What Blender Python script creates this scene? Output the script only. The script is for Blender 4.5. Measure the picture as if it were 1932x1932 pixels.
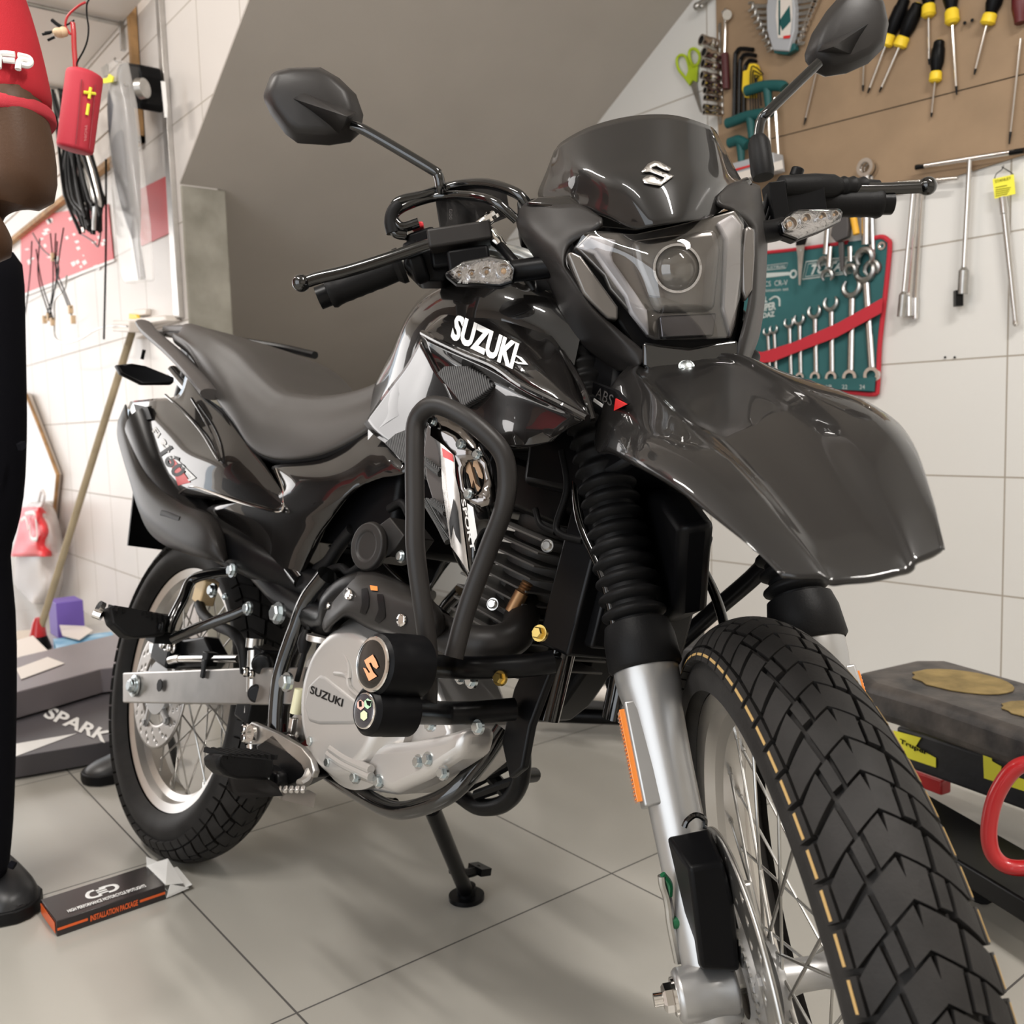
import bpy, bmesh, math, random
import numpy as np
from mathutils import Vector, Matrix
from mathutils.bvhtree import BVHTree
random.seed(7)
for o in list(bpy.data.objects): bpy.data.objects.remove(o)
SC = bpy.context.scene; COL = SC.collection
PI = math.pi
# ---------------------------------------------------------------- camera
F = 1783.0; CX = 966.0; CAMH = 0.79532
RM = np.array([[0.99958519,-0.02880023,0.],[-0.00273197,-0.09482003,0.99549068],[-0.02867036,-0.99507774,-0.09485938]])
_a=-math.radians(38.3623175)                   # world axes follow the walls: x across the room, y along it
RZ = np.array([[math.cos(_a),-math.sin(_a),0],[math.sin(_a),math.cos(_a),0],[0,0,1]]); RM = RZ@RM
cam = bpy.data.cameras.new('camera'); co = bpy.data.objects.new('camera', cam); COL.objects.link(co)
cam.sensor_width = 36; cam.lens = 36*F/1932; cam.clip_start = 0.02
cx_, cy_, cz_ = RM@[1,0,0], RM@[0,-1,0], RM@[0,0,-1]
co.matrix_world = Matrix([[cx_[i],cy_[i],cz_[i],(0,0,CAMH)[i]] for i in range(3)]+[[0,0,0,1]])
SC.camera = co
cam.dof.use_dof = True; cam.dof.focus_distance = 0.95; cam.dof.aperture_fstop = 10
# ---------------------------------------------------------------- world, light, exposure
DW = np.array([0,1.,0])     # along the side walls, away to the open shop front
DN = np.array([1.,0,0])   # across the room, towards the side walls
UP = np.array([0,0,1.])
SC.view_settings.view_transform = 'Standard'; SC.view_settings.look = 'None'
SC.view_settings.gamma = 1; SC.view_settings.use_curve_mapping = False
SC.view_settings.exposure = 0.24
wd = bpy.data.worlds.new('daylight'); SC.world = wd; wd.use_nodes = True
bg = wd.node_tree.nodes['Background']; bg.inputs[0].default_value = (.80,.90,1,1); bg.inputs[1].default_value = 1.6
def area(name, s, n, z, sx, sy, power, col, d):
    l = bpy.data.lights.new(name,'AREA'); l.shape='RECTANGLE'; l.size=sx; l.size_y=sy; l.energy=power; l.color=col
    o = bpy.data.objects.new(name,l); COL.objects.link(o)
    o.location = Vector(DW*s+DN*n+UP*z); o.rotation_euler = Vector(d).to_track_quat('-Z','Y').to_euler(); return o
area('street_daylight', 7.2, -0.9, 1.5, 2.8, 2.7, 54, (1,.87,.76), -DW)      # daylight through the open shop front
area('ceiling_tube_light', 0.75, -0.75, 2.80, .10, 1.2, 46, (1,.955,.905), (0,0,-1))
area('ceiling_tube_light', -0.6, 0.9, 2.80, .10, 1.2, 60, (1,.955,.905), (0,0,-1))
area('ceiling_tube_light', 2.9, -0.6, 2.80, .10, 1.2, 38, (1,.945,.885), (0,0,-1))
area('rear_fill_light', 0.2, -2.80, 1.35, 3.4, 2.4, 34, (1,.97,.95), DN)   # unseen fill lamp behind the camera, added to brighten what faces it
# ---------------------------------------------------------------- frames and measured points
def wray(u,v): return RM@np.array([(u-CX)/F,(v-CX)/F,1.])
def onplane(u,v,n,d):                     # world point on plane n.p = d (p from floor origin under camera)
    r = wray(u,v); o = np.array([0,0,CAMH]); n=np.array(n,float)
    return o+r*((d-o@n)/(r@n))
def fl(u,v,z=0.): return onplane(u,v,UP,z)
WR = 2.43; WL = 1.09
def rw(u,v,off=0.): return onplane(u,v,DN,WR-off)
def lw(u,v,off=0.): return onplane(u,v,DN,WL-off)
def rot(ax,a):
    x,y,z = np.array(ax)/np.linalg.norm(ax); c,s = math.cos(a),math.sin(a)
    K = np.array([[0,-z,y],[z,0,-x],[-y,x,0]]); return np.eye(3)+s*K+(1-c)*K@K
psi,phi,delta,rake = [math.radians(a) for a in (-47.56142-38.3623175,13.57136,-44.96295,24.96767)]
LWB,TE,ZF = 1.326667,.03885503,.30997641
BB = np.array([[math.cos(psi),-math.sin(psi),0],[math.sin(psi),math.cos(psi),0],[0,0,1]])@rot([1,0,0],-phi)
BO = RZ@np.array([-0.67039066,1.73262738,0])
SM = rot([-math.sin(rake),0,math.cos(rake)],delta)
SPV = np.array([LWB,0,ZF])-np.array([math.cos(rake),0,math.sin(rake)])*TE
SB = BB@SM; SO = BO+BB@(SPV-SM@SPV)
def _pl(Bf,Of,u,v,val,ax):
    r = wray(u,v); o=np.array([0,0,CAMH]); n = Bf[:,ax]
    t = (val+(Of-o)@n)/(r@n); return Bf.T@(o+r*t-Of)
def B(u,v,y): return _pl(BB,BO,u,v,y,1)          # bike frame, at lateral distance y
def Bx(u,v,x): return _pl(BB,BO,u,v,x,0)
def S(u,v,y): return _pl(SB,SO,u,v,y,1)          # steered front frame, at lateral y
def Sx(u,v,x): return _pl(SB,SO,u,v,x,0)
def steer(p): return SPV+SM@(np.array(p)-SPV)
CAMB = BB.T@(np.array([0,0,CAMH])-BO)            # viewpoint seen from the bike frame
CAMS = SB.T@(np.array([0,0,CAMH])-SO)
# ---------------------------------------------------------------- materials
def mat(name, col, rough=.5, metal=0., coat=0., bump=0., bscale=60., noise=0., nscale=8., spec=.5, alpha=1., trans=0., emit=0., ior=1.45, coatr=.03, aniso=0, col2=None):
    m = bpy.data.materials.new(name); m.use_nodes=True; nt=m.node_tree; b=nt.nodes['Principled BSDF']
    c = (*col,1); b.inputs['Base Color'].default_value=c; b.inputs['Roughness'].default_value=rough
    b.inputs['Metallic'].default_value=metal; b.inputs['Coat Weight'].default_value=coat; b.inputs['Coat Roughness'].default_value=coatr
    b.inputs['Specular IOR Level'].default_value=spec; b.inputs['Alpha'].default_value=alpha
    b.inputs['Transmission Weight'].default_value=trans; b.inputs['IOR'].default_value=ior
    if emit: b.inputs['Emission Color'].default_value=c; b.inputs['Emission Strength'].default_value=emit
    tc = nt.nodes.new('ShaderNodeTexCoord')
    if noise or bump or col2:
        n = nt.nodes.new('ShaderNodeTexNoise'); n.inputs['Scale'].default_value=nscale; n.inputs['Detail'].default_value=6
        nt.links.new(tc.outputs['Object'],n.inputs['Vector'])
        if noise or col2:
            r = nt.nodes.new('ShaderNodeValToRGB'); e=r.color_ramp.elements
            k=noise; c2 = col2 or tuple(min(1,x*(1+k)) for x in col)
            e[0].position=.3; e[1].position=.72; e[0].color=(*[x*(1-k) for x in col],1); e[1].color=(*c2,1)
            nt.links.new(n.outputs[0],r.inputs[0]); nt.links.new(r.outputs[0],b.inputs['Base Color'])
        if bump:
            n2 = nt.nodes.new('ShaderNodeTexNoise'); n2.inputs['Scale'].default_value=bscale; n2.inputs['Detail'].default_value=4
            nt.links.new(tc.outputs['Object'],n2.inputs['Vector'])
            bp = nt.nodes.new('ShaderNodeBump'); bp.inputs['Strength'].default_value=bump; bp.inputs['Distance'].default_value=.003
            nt.links.new(n2.outputs[0],bp.inputs['Height']); nt.links.new(bp.outputs[0],b.inputs['Normal'])
    return m
def tilemat(name, col, grout, tx, ty, ox, oy, gap, dx, dy, rough=.15, vary=.04, coat=0.0, stain=None):
    """tiles laid on the directions dx, dy (world vectors); tx, ty tile sizes"""
    m = bpy.data.materials.new(name); m.use_nodes=True; nt=m.node_tree; b=nt.nodes['Principled BSDF']; N=nt.nodes.new; L=nt.links.new
    g = N('ShaderNodeNewGeometry')
    def dot(vec,off,size):
        d=N('ShaderNodeVectorMath'); d.operation='DOT_PRODUCT'; d.inputs[1].default_value=tuple(vec); L(g.outputs['Position'],d.inputs[0])
        a=N('ShaderNodeMath'); a.operation='ADD'; a.inputs[1].default_value=-off; L(d.outputs['Value'],a.inputs[0])
        q=N('ShaderNodeMath'); q.operation='DIVIDE'; q.inputs[1].default_value=size; L(a.outputs[0],q.inputs[0])
        f=N('ShaderNodeMath'); f.operation='FRACT'; L(q.outputs[0],f.inputs[0])
        fl_=N('ShaderNodeMath'); fl_.operation='FLOOR'; L(q.outputs[0],fl_.inputs[0])
        s=N('ShaderNodeMath'); s.operation='SUBTRACT'; s.inputs[0].default_value=.5; L(f.outputs[0],s.inputs[1])
        ab=N('ShaderNodeMath'); ab.operation='ABSOLUTE'; L(s.outputs[0],ab.inputs[0])
        gt=N('ShaderNodeMath'); gt.operation='GREATER_THAN'; gt.inputs[1].default_value=.5-gap/size/2; L(ab.outputs[0],gt.inputs[0])
        return gt.outputs[0], fl_.outputs[0]
    g1,f1=dot(dx,ox,tx); g2,f2=dot(dy,oy,ty)
    mx=N('ShaderNodeMath'); mx.operation='MAXIMUM'; L(g1,mx.inputs[0]); L(g2,mx.inputs[1])
    cb=N('ShaderNodeCombineXYZ'); L(f1,cb.inputs[0]); L(f2,cb.inputs[1])
    wn=N('ShaderNodeTexWhiteNoise'); L(cb.outputs[0],wn.inputs['Vector'])
    ns=N('ShaderNodeTexNoise'); ns.inputs['Scale'].default_value=3.; ns.inputs['Detail'].default_value=8; L(g.outputs['Position'],ns.inputs['Vector'])
    ad=N('ShaderNodeMath'); ad.operation='ADD'; L(wn.outputs['Value'],ad.inputs[0]); L(ns.outputs[0],ad.inputs[1])
    mr=N('ShaderNodeMapRange'); mr.inputs[1].default_value=0; mr.inputs[2].default_value=2; mr.inputs[3].default_value=1-vary; mr.inputs[4].default_value=1+vary; L(ad.outputs[0],mr.inputs[0])
    hs=N('ShaderNodeHueSaturation'); hs.inputs['Color'].default_value=(*col,1); L(mr.outputs[0],hs.inputs['Value'])
    src=hs.outputs[0]
    if stain:
        n3=N('ShaderNodeTexNoise'); n3.inputs['Scale'].default_value=stain[1]; n3.inputs['Detail'].default_value=10; n3.inputs['Roughness'].default_value=.75; L(g.outputs['Position'],n3.inputs['Vector'])
        r3=N('ShaderNodeValToRGB'); r3.color_ramp.elements[0].position=stain[2]; r3.color_ramp.elements[1].position=stain[3]; L(n3.outputs[0],r3.inputs[0])
        m3=N('ShaderNodeMix'); m3.data_type='RGBA'; m3.inputs[7].default_value=(*stain[0],1); L(src,m3.inputs[6]); L(r3.outputs[0],m3.inputs[0]); src=m3.outputs[2]
    mi=N('ShaderNodeMix'); mi.data_type='RGBA'; L(mx.outputs[0],mi.inputs[0]); L(src,mi.inputs[6]); mi.inputs[7].default_value=(*grout,1)
    L(mi.outputs[2],b.inputs['Base Color'])
    rr=N('ShaderNodeMapRange'); rr.inputs[3].default_value=rough; rr.inputs[4].default_value=.8; L(mx.outputs[0],rr.inputs[0]); L(rr.outputs[0],b.inputs['Roughness'])
    bp=N('ShaderNodeBump'); bp.inputs['Strength'].default_value=.4; bp.inputs['Distance'].default_value=.002; bp.invert=True; L(mx.outputs[0],bp.inputs['Height']); L(bp.outputs[0],b.inputs['Normal'])
    b.inputs['Coat Weight'].default_value=coat
    return m
K = {}
K['gloss']=mat('dark_gloss_paint',(.007,.0062,.0058),.25,.0,1.,spec=.1,coatr=.0)
K['gloss2']=mat('graphite_gloss_plastic',(.010,.0092,.0088),.35,.0,.75,spec=.12,coatr=.015)
K['matte']=mat('matte_graphite_plastic',(.020,.018,.017),.42,.0,spec=.28,bump=.03,bscale=900)
K['dull']=mat('dull_grey_plastic',(.075,.068,.065),.42,.1,bump=.03,bscale=900)
K['black']=mat('black_plastic',(.003,.003,.0035),.38,spec=.14)
K['satin']=mat('satin_black_metal',(.0035,.0035,.004),.32,.0,spec=.2)
K['blackgloss']=mat('black_gloss_metal',(.003,.003,.003),.12,.0,.7)
K['rubber']=mat('rubber',(.006,.0058,.006),.5,spec=.16,bump=.08,bscale=400)
K['tyre']=mat('tire_rubber',(.019,.0175,.0165),.6,spec=.2,bump=.10,bscale=350,noise=.25,nscale=30)
K['vinyl']=mat('seat_vinyl',(.042,.038,.035),.40,bump=.12,bscale=1400)
K['mesh']=mat('textured_grey_plastic',(.07,.068,.067),.45)
K['chrome']=mat('chrome',(.72,.70,.68),.12,1.)
K['steel']=mat('steel',(.45,.44,.42),.32,1.,noise=.15,nscale=40)
K['zinc']=mat('zinc_bolt',(.55,.60,.62),.25,1.)
K['brass']=mat('gold_bolt',(.62,.45,.14),.3,1.)
K['alu']=mat('brushed_aluminium',(.46,.44,.42),.36,1.,noise=.10,nscale=25)
K['rim']=mat('rim_aluminium',(.66,.64,.62),.28,1.)
K['silver']=mat('silver_paint',(.40,.395,.39),.36,.75,.3,noise=.06,nscale=12)
K['engine']=mat('silver_engine_paint',(.50,.48,.46),.36,.6,.2)
K['lens']=mat('clear_lens',(.9,.9,.9),.02,alpha=.10,spec=1.,coat=1.,ior=1.6)
K['refl']=mat('reflector_bowl',(.62,.62,.64),.18,1.,bump=.6,bscale=120)
K['drl']=mat('light_guide',(.62,.59,.60),.25,.1,.6)
K['lampdark']=mat('lamp_inner',(.13,.118,.108),.28,.4,.6)
def glass(name,tint,lo,gain):
    m=bpy.data.materials.new(name); m.use_nodes=True; nt=m.node_tree; nt.nodes.clear(); N=nt.nodes.new
    o=N('ShaderNodeOutputMaterial'); t=N('ShaderNodeBsdfTransparent'); t.inputs[0].default_value=(*tint,1); g=N('ShaderNodeBsdfGlossy'); g.inputs['Roughness'].default_value=.02
    f=N('ShaderNodeFresnel'); f.inputs[0].default_value=1.5; r=N('ShaderNodeMapRange'); r.inputs[3].default_value=lo; r.inputs[4].default_value=gain; x=N('ShaderNodeMixShader')
    nt.links.new(f.outputs[0],r.inputs[0]); nt.links.new(r.outputs[0],x.inputs[0]); nt.links.new(t.outputs[0],x.inputs[1]); nt.links.new(g.outputs[0],x.inputs[2]); nt.links.new(x.outputs[0],o.inputs[0]); return m
K['lens']=glass('clear_lens',(.93,.93,.93),.05,1.0)
K['orange']=mat('orange_reflector',(.75,.22,.03),.2,0,.8)
K['amber']=mat('amber',(.8,.35,.08),.3,0,.5)
K['white']=mat('white_print',(.80,.79,.77),.45)
K['dirtywhite']=mat('offwhite_plastic',(.72,.66,.60),.4)
K['red']=mat('red_print',(.62,.02,.02),.4)
K['redp']=mat('red_paint',(.42,.012,.015),.35,0,.4)
K['grn']=mat('green_handle',(.008,.085,.085),.5)
K['lime']=mat('lime_plastic',(.42,.55,.02),.4)
K['yel']=mat('yellow_plastic',(.85,.60,.03),.45)
K['ytape']=mat('yellow_label',(.88,.82,.06),.5)
K['skin']=mat('skin',(.075,.038,.021),.5,spec=.3,bump=.1,bscale=300,noise=.12)
K['shirt']=mat('red_polo_cloth',(.42,.012,.022),.85,bump=.3,bscale=1200,noise=.1)
K['rib']=mat('red_rib_knit',(.46,.03,.045),.85,bump=.3,bscale=1200)
K['trouser']=mat('black_cloth',(.004,.004,.006),.9,spec=.1,bump=.2,bscale=900)
K['shoe']=mat('black_leather',(.012,.012,.013),.4)
K['frost']=mat('translucent_film',(.86,.80,.77),.25,alpha=.55,spec=.8)
K['film']=mat('clear_film',(.9,.87,.84),.12,alpha=.25,spec=.9)
K['wood']=mat('raw_wood',(.42,.24,.10),.7,noise=.3,nscale=20)
K['mdf']=mat('brown_hardboard',(.30,.205,.125),.75,noise=.10,nscale=9,bump=.1,bscale=200)
K['concrete']=mat('bare_concrete',(.25,.235,.19),.85,noise=.22,nscale=7,bump=.5,bscale=40,col2=(.37,.35,.30))
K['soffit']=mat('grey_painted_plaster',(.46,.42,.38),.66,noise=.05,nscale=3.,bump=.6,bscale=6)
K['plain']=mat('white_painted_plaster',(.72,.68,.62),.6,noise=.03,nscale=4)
# ---------------------------------------------------------------- mesh builder
def V3(a): return np.array(a,float)
def unit(a): a=V3(a); return a/(np.linalg.norm(a)+1e-12)
def basis(d):
    d=unit(d); a=V3([0,0,1]) if abs(d[2])<.9 else V3([1,0,0]); x=unit(np.cross(a,d)); return x,np.cross(d,x),d
def cr(P,n,closed=False):
    """Catmull-Rom through points, n segments per span"""
    P=[V3(p) for p in P]; m=len(P); out=[]
    if m<3 and not closed: return [P[0]+(P[-1]-P[0])*i/n for i in range(n+1)]
    for i in range(m if closed else m-1):
        if closed: a,b,c,d=P[i-1],P[i],P[(i+1)%m],P[(i+2)%m]
        else:
            b,c=P[i],P[i+1]; a=P[i-1] if i>0 else 2*b-c; d=P[i+2] if i+2<m else 2*c-b
        for k in range(n):
            t=k/n; out.append(.5*((2*b)+(-a+c)*t+(2*a-5*b+4*c-d)*t*t+(-a+3*b-3*c+d)*t**3))
    if not closed: out.append(P[-1])
    return out
def lin(P,n):
    out=[]
    for i in range(len(P)-1):
        for k in range(n): out.append(V3(P[i])+(V3(P[i+1])-V3(P[i]))*k/n)
    out.append(V3(P[-1])); return out
def twin(m,name,mt,**k):
    a=L(m,name,mt,**k); m2=M(); m2.v=[(q[0],-q[1],q[2]) for q in m.v]; m2.f=[f[::-1] for f in m.f]; m2.m=list(m.m); L(m2,name,mt,**k); return a
class M:
    def __init__(s): s.v=[]; s.f=[]; s.m=[]
    def add(s,vs,fs,mi=0):
        o=len(s.v); s.v+= [tuple(float(c) for c in p) for p in vs]; s.f+=[tuple(i+o for i in f) for f in fs]; s.m+=[mi]*len(fs); return s
    def box(s,c,size,R=None,mi=0,taper=1.):
        R=np.eye(3) if R is None else np.array(R); hx,hy,hz=[q/2 for q in size]; vs=[]
        for z in (-1,1):
            k=taper if z>0 else 1.
            for x,y in ((-1,-1),(1,-1),(1,1),(-1,1)): vs.append(V3(c)+R@V3([x*hx*k,y*hy*k,z*hz]))
        return s.add(vs,[(3,2,1,0),(4,5,6,7),(0,1,5,4),(1,2,6,5),(2,3,7,6),(3,0,4,7)],mi)
    def cyl(s,p0,p1,r0,r1=None,n=20,mi=0,cap=True):
        return s.lathe([(0,r0),(1,r0 if r1 is None else r1)],p0,p1,n,mi,cap)
    def lathe(s,prof,p0,p1,n=24,mi=0,cap=True,absolute=False):
        """prof: (t along p0->p1, radius); absolute: t in metres"""
        p0,p1=V3(p0),V3(p1); d=p1-p0; Ln=np.linalg.norm(d); x,y,z=basis(d); vs=[];fs=[]
        for t,r in prof:
            c=p0+(z*t if absolute else d*t)
            for k in range(n): a=2*PI*k/n; vs.append(c+(x*math.cos(a)+y*math.sin(a))*r)
        m=len(prof)
        for j in range(m-1):
            for k in range(n): k2=(k+1)%n; fs.append((j*n+k,j*n+k2,(j+1)*n+k2,(j+1)*n+k))
        if cap:
            if prof[0][1]>1e-6: fs.append(tuple(range(n-1,-1,-1)))
            if prof[-1][1]>1e-6: fs.append(tuple((m-1)*n+k for k in range(n)))
        return s.add(vs,fs,mi)
    def tube(s,P,r,n=10,mi=0,smooth=6,closed=False,cap=True,flat=None):
        """flat=(a,b,up): elliptical section"""
        Q=cr(P,smooth,closed) if smooth>1 else [V3(p) for p in P]
        m=len(Q); vs=[];fs=[]; up=None
        for i in range(m):
            if closed: d=Q[(i+1)%m]-Q[i-1]
            else: d=Q[min(i+1,m-1)]-Q[max(i-1,0)]
            d=unit(d)
            if up is None:
                x,y,_=basis(d)
                if flat: x=unit(V3(flat[2])-d*(V3(flat[2])@d)); y=np.cross(d,x)
            else:
                x=unit(up-d*(up@d)); y=np.cross(d,x)
            up=x
            rr=r[min(len(r)-1,int(round(i*(len(r)-1)/(m-1))))] if isinstance(r,(list,tuple)) and False else r
            if callable(r): rr=r(i/(m-1))
            ra,rb=(rr*flat[0],rr*flat[1]) if flat else (rr,rr)
            for k in range(n):
                a=2*PI*k/n; vs.append(Q[i]+x*math.cos(a)*ra+y*math.sin(a)*rb)
        for j in range(m if closed else m-1):
            j2=(j+1)%m
            for k in range(n): k2=(k+1)%n; fs.append((j*n+k,j*n+k2,j2*n+k2,j2*n+k))
        if cap and not closed: fs.append(tuple(range(n-1,-1,-1))); fs.append(tuple((m-1)*n+k for k in range(n)))
        return s.add(vs,fs,mi)
    def prism(s,P,d,mi=0,mi2=None):
        """closed outline P extruded along vector d"""
        n=len(P); P=[V3(p) for p in P]; d=V3(d)
        nr=sum((np.cross(P[i]-P[0],P[(i+1)%n]-P[0]) for i in range(n)),V3([0,0,0]))
        if nr@d>0: P=P[::-1]
        s.add(P+[p+d for p in P],[tuple(range(n))],mi if mi2 is None else mi2)
        o=len(s.v)-2*n
        s.f.append(tuple(o+n+i for i in range(n-1,-1,-1))); s.m.append(mi)
        for i in range(n): j=(i+1)%n; s.f.append((o+i,o+n+i,o+n+j,o+j)); s.m.append(mi)
        return s
    def surf(s,rows,nu=5,nv=5,mi=0,mirror=False,closed=False,flip=False):
        G=[cr(r,nu) for r in rows]; nc=len(G[0])
        cols=[cr([g[j] for g in G],nv,closed) for j in range(nc)]
        nr=len(cols[0]); vs=[cols[j][i] for i in range(nr) for j in range(nc)]
        fs=[]
        for i in range(nr if closed else nr-1):
            i2=(i+1)%nr
            for j in range(nc-1):
                f=(i*nc+j,i*nc+j+1,i2*nc+j+1,i2*nc+j); fs.append(f[::-1] if flip else f)
        s.add(vs,fs,mi)
        if mirror: s.add([p*V3([1,-1,1]) for p in vs],[f[::-1] for f in fs],mi)
        return s
    def sphere(s,c,r,n=16,m=10,mi=0,sc=(1,1,1),R=None):
        R=np.eye(3) if R is None else R; vs=[];fs=[]
        for j in range(m+1):
            for k in range(n):
                a=PI*j/m; b=2*PI*k/n; vs.append(V3(c)+R@(V3([math.sin(a)*math.cos(b),math.sin(a)*math.sin(b),math.cos(a)])*r*V3(sc)))
        for j in range(m):
            for k in range(n): k2=(k+1)%n; fs.append((j*n+k,(j+1)*n+k,(j+1)*n+k2,j*n+k2))
        return s.add(vs,fs,mi)
    def bolt(s,c,d,r=.006,h=.005,mi=0,hexa=True):
        c=V3(c); d=unit(d); s.cyl(c-d*.002,c+d*h*.25,r*1.35,n=16,mi=mi)
        s.lathe([(0,r),(.8,r),(1,r*.8)],c,c+d*h,6 if hexa else 14,mi); return s
    def mirror(s):
        o=len(s.v); n=len(s.f)
        s.v+=[(p[0],-p[1],p[2]) for p in s.v[:o]]; s.f+=[tuple(i+o for i in f[::-1]) for f in s.f[:n]]; s.m+=s.m[:n]; return s
    def link(s,name,mats,parent=None,frame=None,angle=35,solid=0,bevel=0,sub=0,smooth=True,weld=True):
        v=s.v
        if frame=='s': v=[tuple(steer(p)) for p in s.v]
        me=bpy.data.meshes.new(name); me.from_pydata(v,[],s.f)
        ms=mats if isinstance(mats,(list,tuple)) else [mats]
        for q in ms: me.materials.append(K[q] if isinstance(q,str) else q)
        me.polygons.foreach_set('material_index',s.m)
        if weld:
            bm=bmesh.new(); bm.from_mesh(me); bmesh.ops.remove_doubles(bm,verts=bm.verts,dist=1e-6)
            bmesh.ops.recalc_face_normals(bm,faces=bm.faces); bm.to_mesh(me); bm.free()
        if smooth:
            me.shade_smooth(); me.set_sharp_from_angle(angle=math.radians(angle))
        o=bpy.data.objects.new(name,me); COL.objects.link(o)
        if parent: o.parent=parent
        if solid: q=o.modifiers.new('thickness','SOLIDIFY'); q.thickness=abs(solid); q.offset=-1 if solid>0 else 1
        if bevel: q=o.modifiers.new('bevel','BEVEL'); q.width=bevel; q.segments=3; q.limit_method='ANGLE'; q.angle_limit=math.radians(40)
        if sub: q=o.modifiers.new('sub','SUBSURF'); q.levels=sub; q.render_levels=sub
        return o
def tag(o,label=None,cat=None,group=None,kind=None):
    if label: o['label']=label
    if cat: o['category']=cat
    if group: o['group']=group
    if kind: o['kind']=kind
    return o
def empty(name,loc,label=None,cat=None,group=None):
    o=bpy.data.objects.new(name,None); COL.objects.link(o); o.location=Vector(loc); o.empty_display_size=.05
    return tag(o,label,cat,group)
def world_child(m,name,mats,root,**k):
    """verts given in world coordinates; child of an Empty that is only translated"""
    L=V3(root.location); m.v=[tuple(V3(p)-L) for p in m.v]; return m.link(name,mats,root,**k)
# ---- lettering and marks that lie on a surface
_fc={}
def glyphs(txt,shear=0.,bold=0.):
    cu=bpy.data.curves.new('t','FONT'); cu.body=txt; cu.shear=shear; cu.offset=bold; cu.resolution_u=3
    o=bpy.data.objects.new('t',cu); COL.objects.link(o); bpy.context.view_layer.update()
    me=o.to_mesh(); v=[(p.co.x,p.co.y) for p in me.vertices]; f=[tuple(p.vertices) for p in me.polygons]
    o.to_mesh_clear(); bpy.data.objects.remove(o); bpy.data.curves.remove(cu)
    x0=min(p[0] for p in v); x1=max(p[0] for p in v); y0=min(p[1] for p in v); y1=max(p[1] for p in v)
    return [((p[0]-x0)/(x1-x0),(p[1]-y0)/(y1-y0)) for p in v],f
def text_on(txt,o,ex,ey,lift=None,shear=0.,bold=0.,m=None,mi=0):
    """flat lettering: origin o, full width vector ex, full height vector ey"""
    v,f=glyphs(txt,shear,bold); m=m or M(); o,ex,ey=V3(o),V3(ex),V3(ey)
    nrm=unit(np.cross(ex,ey))*(lift or .0006)
    m.add([o+ex*a+ey*b+nrm for a,b in v],f,mi); return m
def dense(v,f,step):
    bm=bmesh.new(); vs=[bm.verts.new((p[0],p[1],0)) for p in v]
    for q in f:
        try: bm.faces.new([vs[i] for i in q])
        except ValueError: pass
    bm.normal_update(); bmesh.ops.triangulate(bm,faces=bm.faces)
    for _ in range(6):
        e=[e for e in bm.edges if e.calc_length()>step]
        if not e: break
        bmesh.ops.subdivide_edges(bm,edges=e,cuts=1); bmesh.ops.triangulate(bm,faces=bm.faces)
    bm.verts.ensure_lookup_table(); r=([(p.co.x,p.co.y) for p in bm.verts],[tuple(q.index for q in x.verts) for x in bm.faces]); bm.free(); return r
def stick(objs,px,faces,frame='b',lift=.0007,step=14,mi=0,m=None,zmax=None):
    """lay a mark (outline measured on the photograph) onto the surface of already built parts"""
    px,faces=dense(px,faces,step); deps=bpy.context.evaluated_depsgraph_get(); trees=[]
    bpy.context.view_layer.update(); deps.update()
    for o in objs:
        ev=o.evaluated_get(deps); me=ev.to_mesh(); trees.append(BVHTree.FromPolygons([tuple(p.co) for p in me.vertices],[tuple(p.vertices) for p in me.polygons])); ev.to_mesh_clear()
    src=Vector(CAMB); out=[]; ok=[]
    for u,v in px:
        r=BB.T@wray(u,v); r=Vector(unit(r)); best=None
        for t in trees:
            h=t.ray_cast(src,r)
            if h[0] is not None and (best is None or h[3]<best[3]): best=h
        if best is None: out.append((0,0,0)); ok.append(False)
        else:
            n=best[1] if best[1].dot(r)<0 else -best[1]
            out.append(tuple(best[0]+n*lift)); ok.append(True)
    m=m or M(); m.add(out,[f for f in faces if all(ok[i] for i in f)],mi); return m
def px_text(txt,o,ex,ey,shear=0.,bold=0.):
    v,f=glyphs(txt,shear,bold); return [(o[0]+ex[0]*a+ey[0]*b,o[1]+ex[1]*a+ey[1]*b) for a,b in v],f
def px_poly(P): return list(P),[tuple(range(len(P)))]
# ================================================================ ROOM
S_FAR=6.7; S_NEAR=-3.0; ZC=2.85; N_BACK=-2.6
def wp(s,n,z): return DW*s+DN*n+UP*z
def sz(p): return float(p@DW),float(p[2])
floor_m=tilemat('grey_floor_tile',(.36,.345,.315),(.10,.095,.09),.60,.60,0,0,.0035,DW,DN,rough=.22,vary=.05,stain=((.17,.15,.12),1.6,.60,.80))
fa=fl(400,1742)@DN; fb=fl(840,1787)@DW
fc=fl(1100,1672)@DW
def _setfloor():
    # joints through the measured lines
    for nd in floor_m.node_tree.nodes: pass
wallR_m=tilemat('white_wall_tile',(.70,.69,.665),(.34,.30,.25),.935,.30,float(rw(1898,800)@DW),float(rw(1800,898)[2]),.004,DW,UP,rough=.16,vary=.02)
wallL_m=tilemat('cream_wall_tile',(.64,.60,.565),(.36,.32,.27),.30,.30,float(lw(103,900)@DW),float(lw(250,942)[2]),.004,DW,UP,rough=.38,vary=.02)
def quadwall(name,P,d,mt,label=None):
    m=M().prism(P,d); return tag(m.link(name,[mt],smooth=False),kind='structure')
floor_m=tilemat('grey_floor_tile',(.385,.368,.33),(.07,.065,.06),.60,.60,float(fb),float(fa),.0032,DW,DN,rough=.22,vary=.06,stain=((.20,.18,.145),1.3,.62,.86))
quadwall('floor',[wp(S_FAR+1,N_BACK,0),wp(S_FAR+1,WR,0),wp(S_NEAR,WR,0),wp(S_NEAR,N_BACK,0)],-UP*.1,floor_m)
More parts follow.
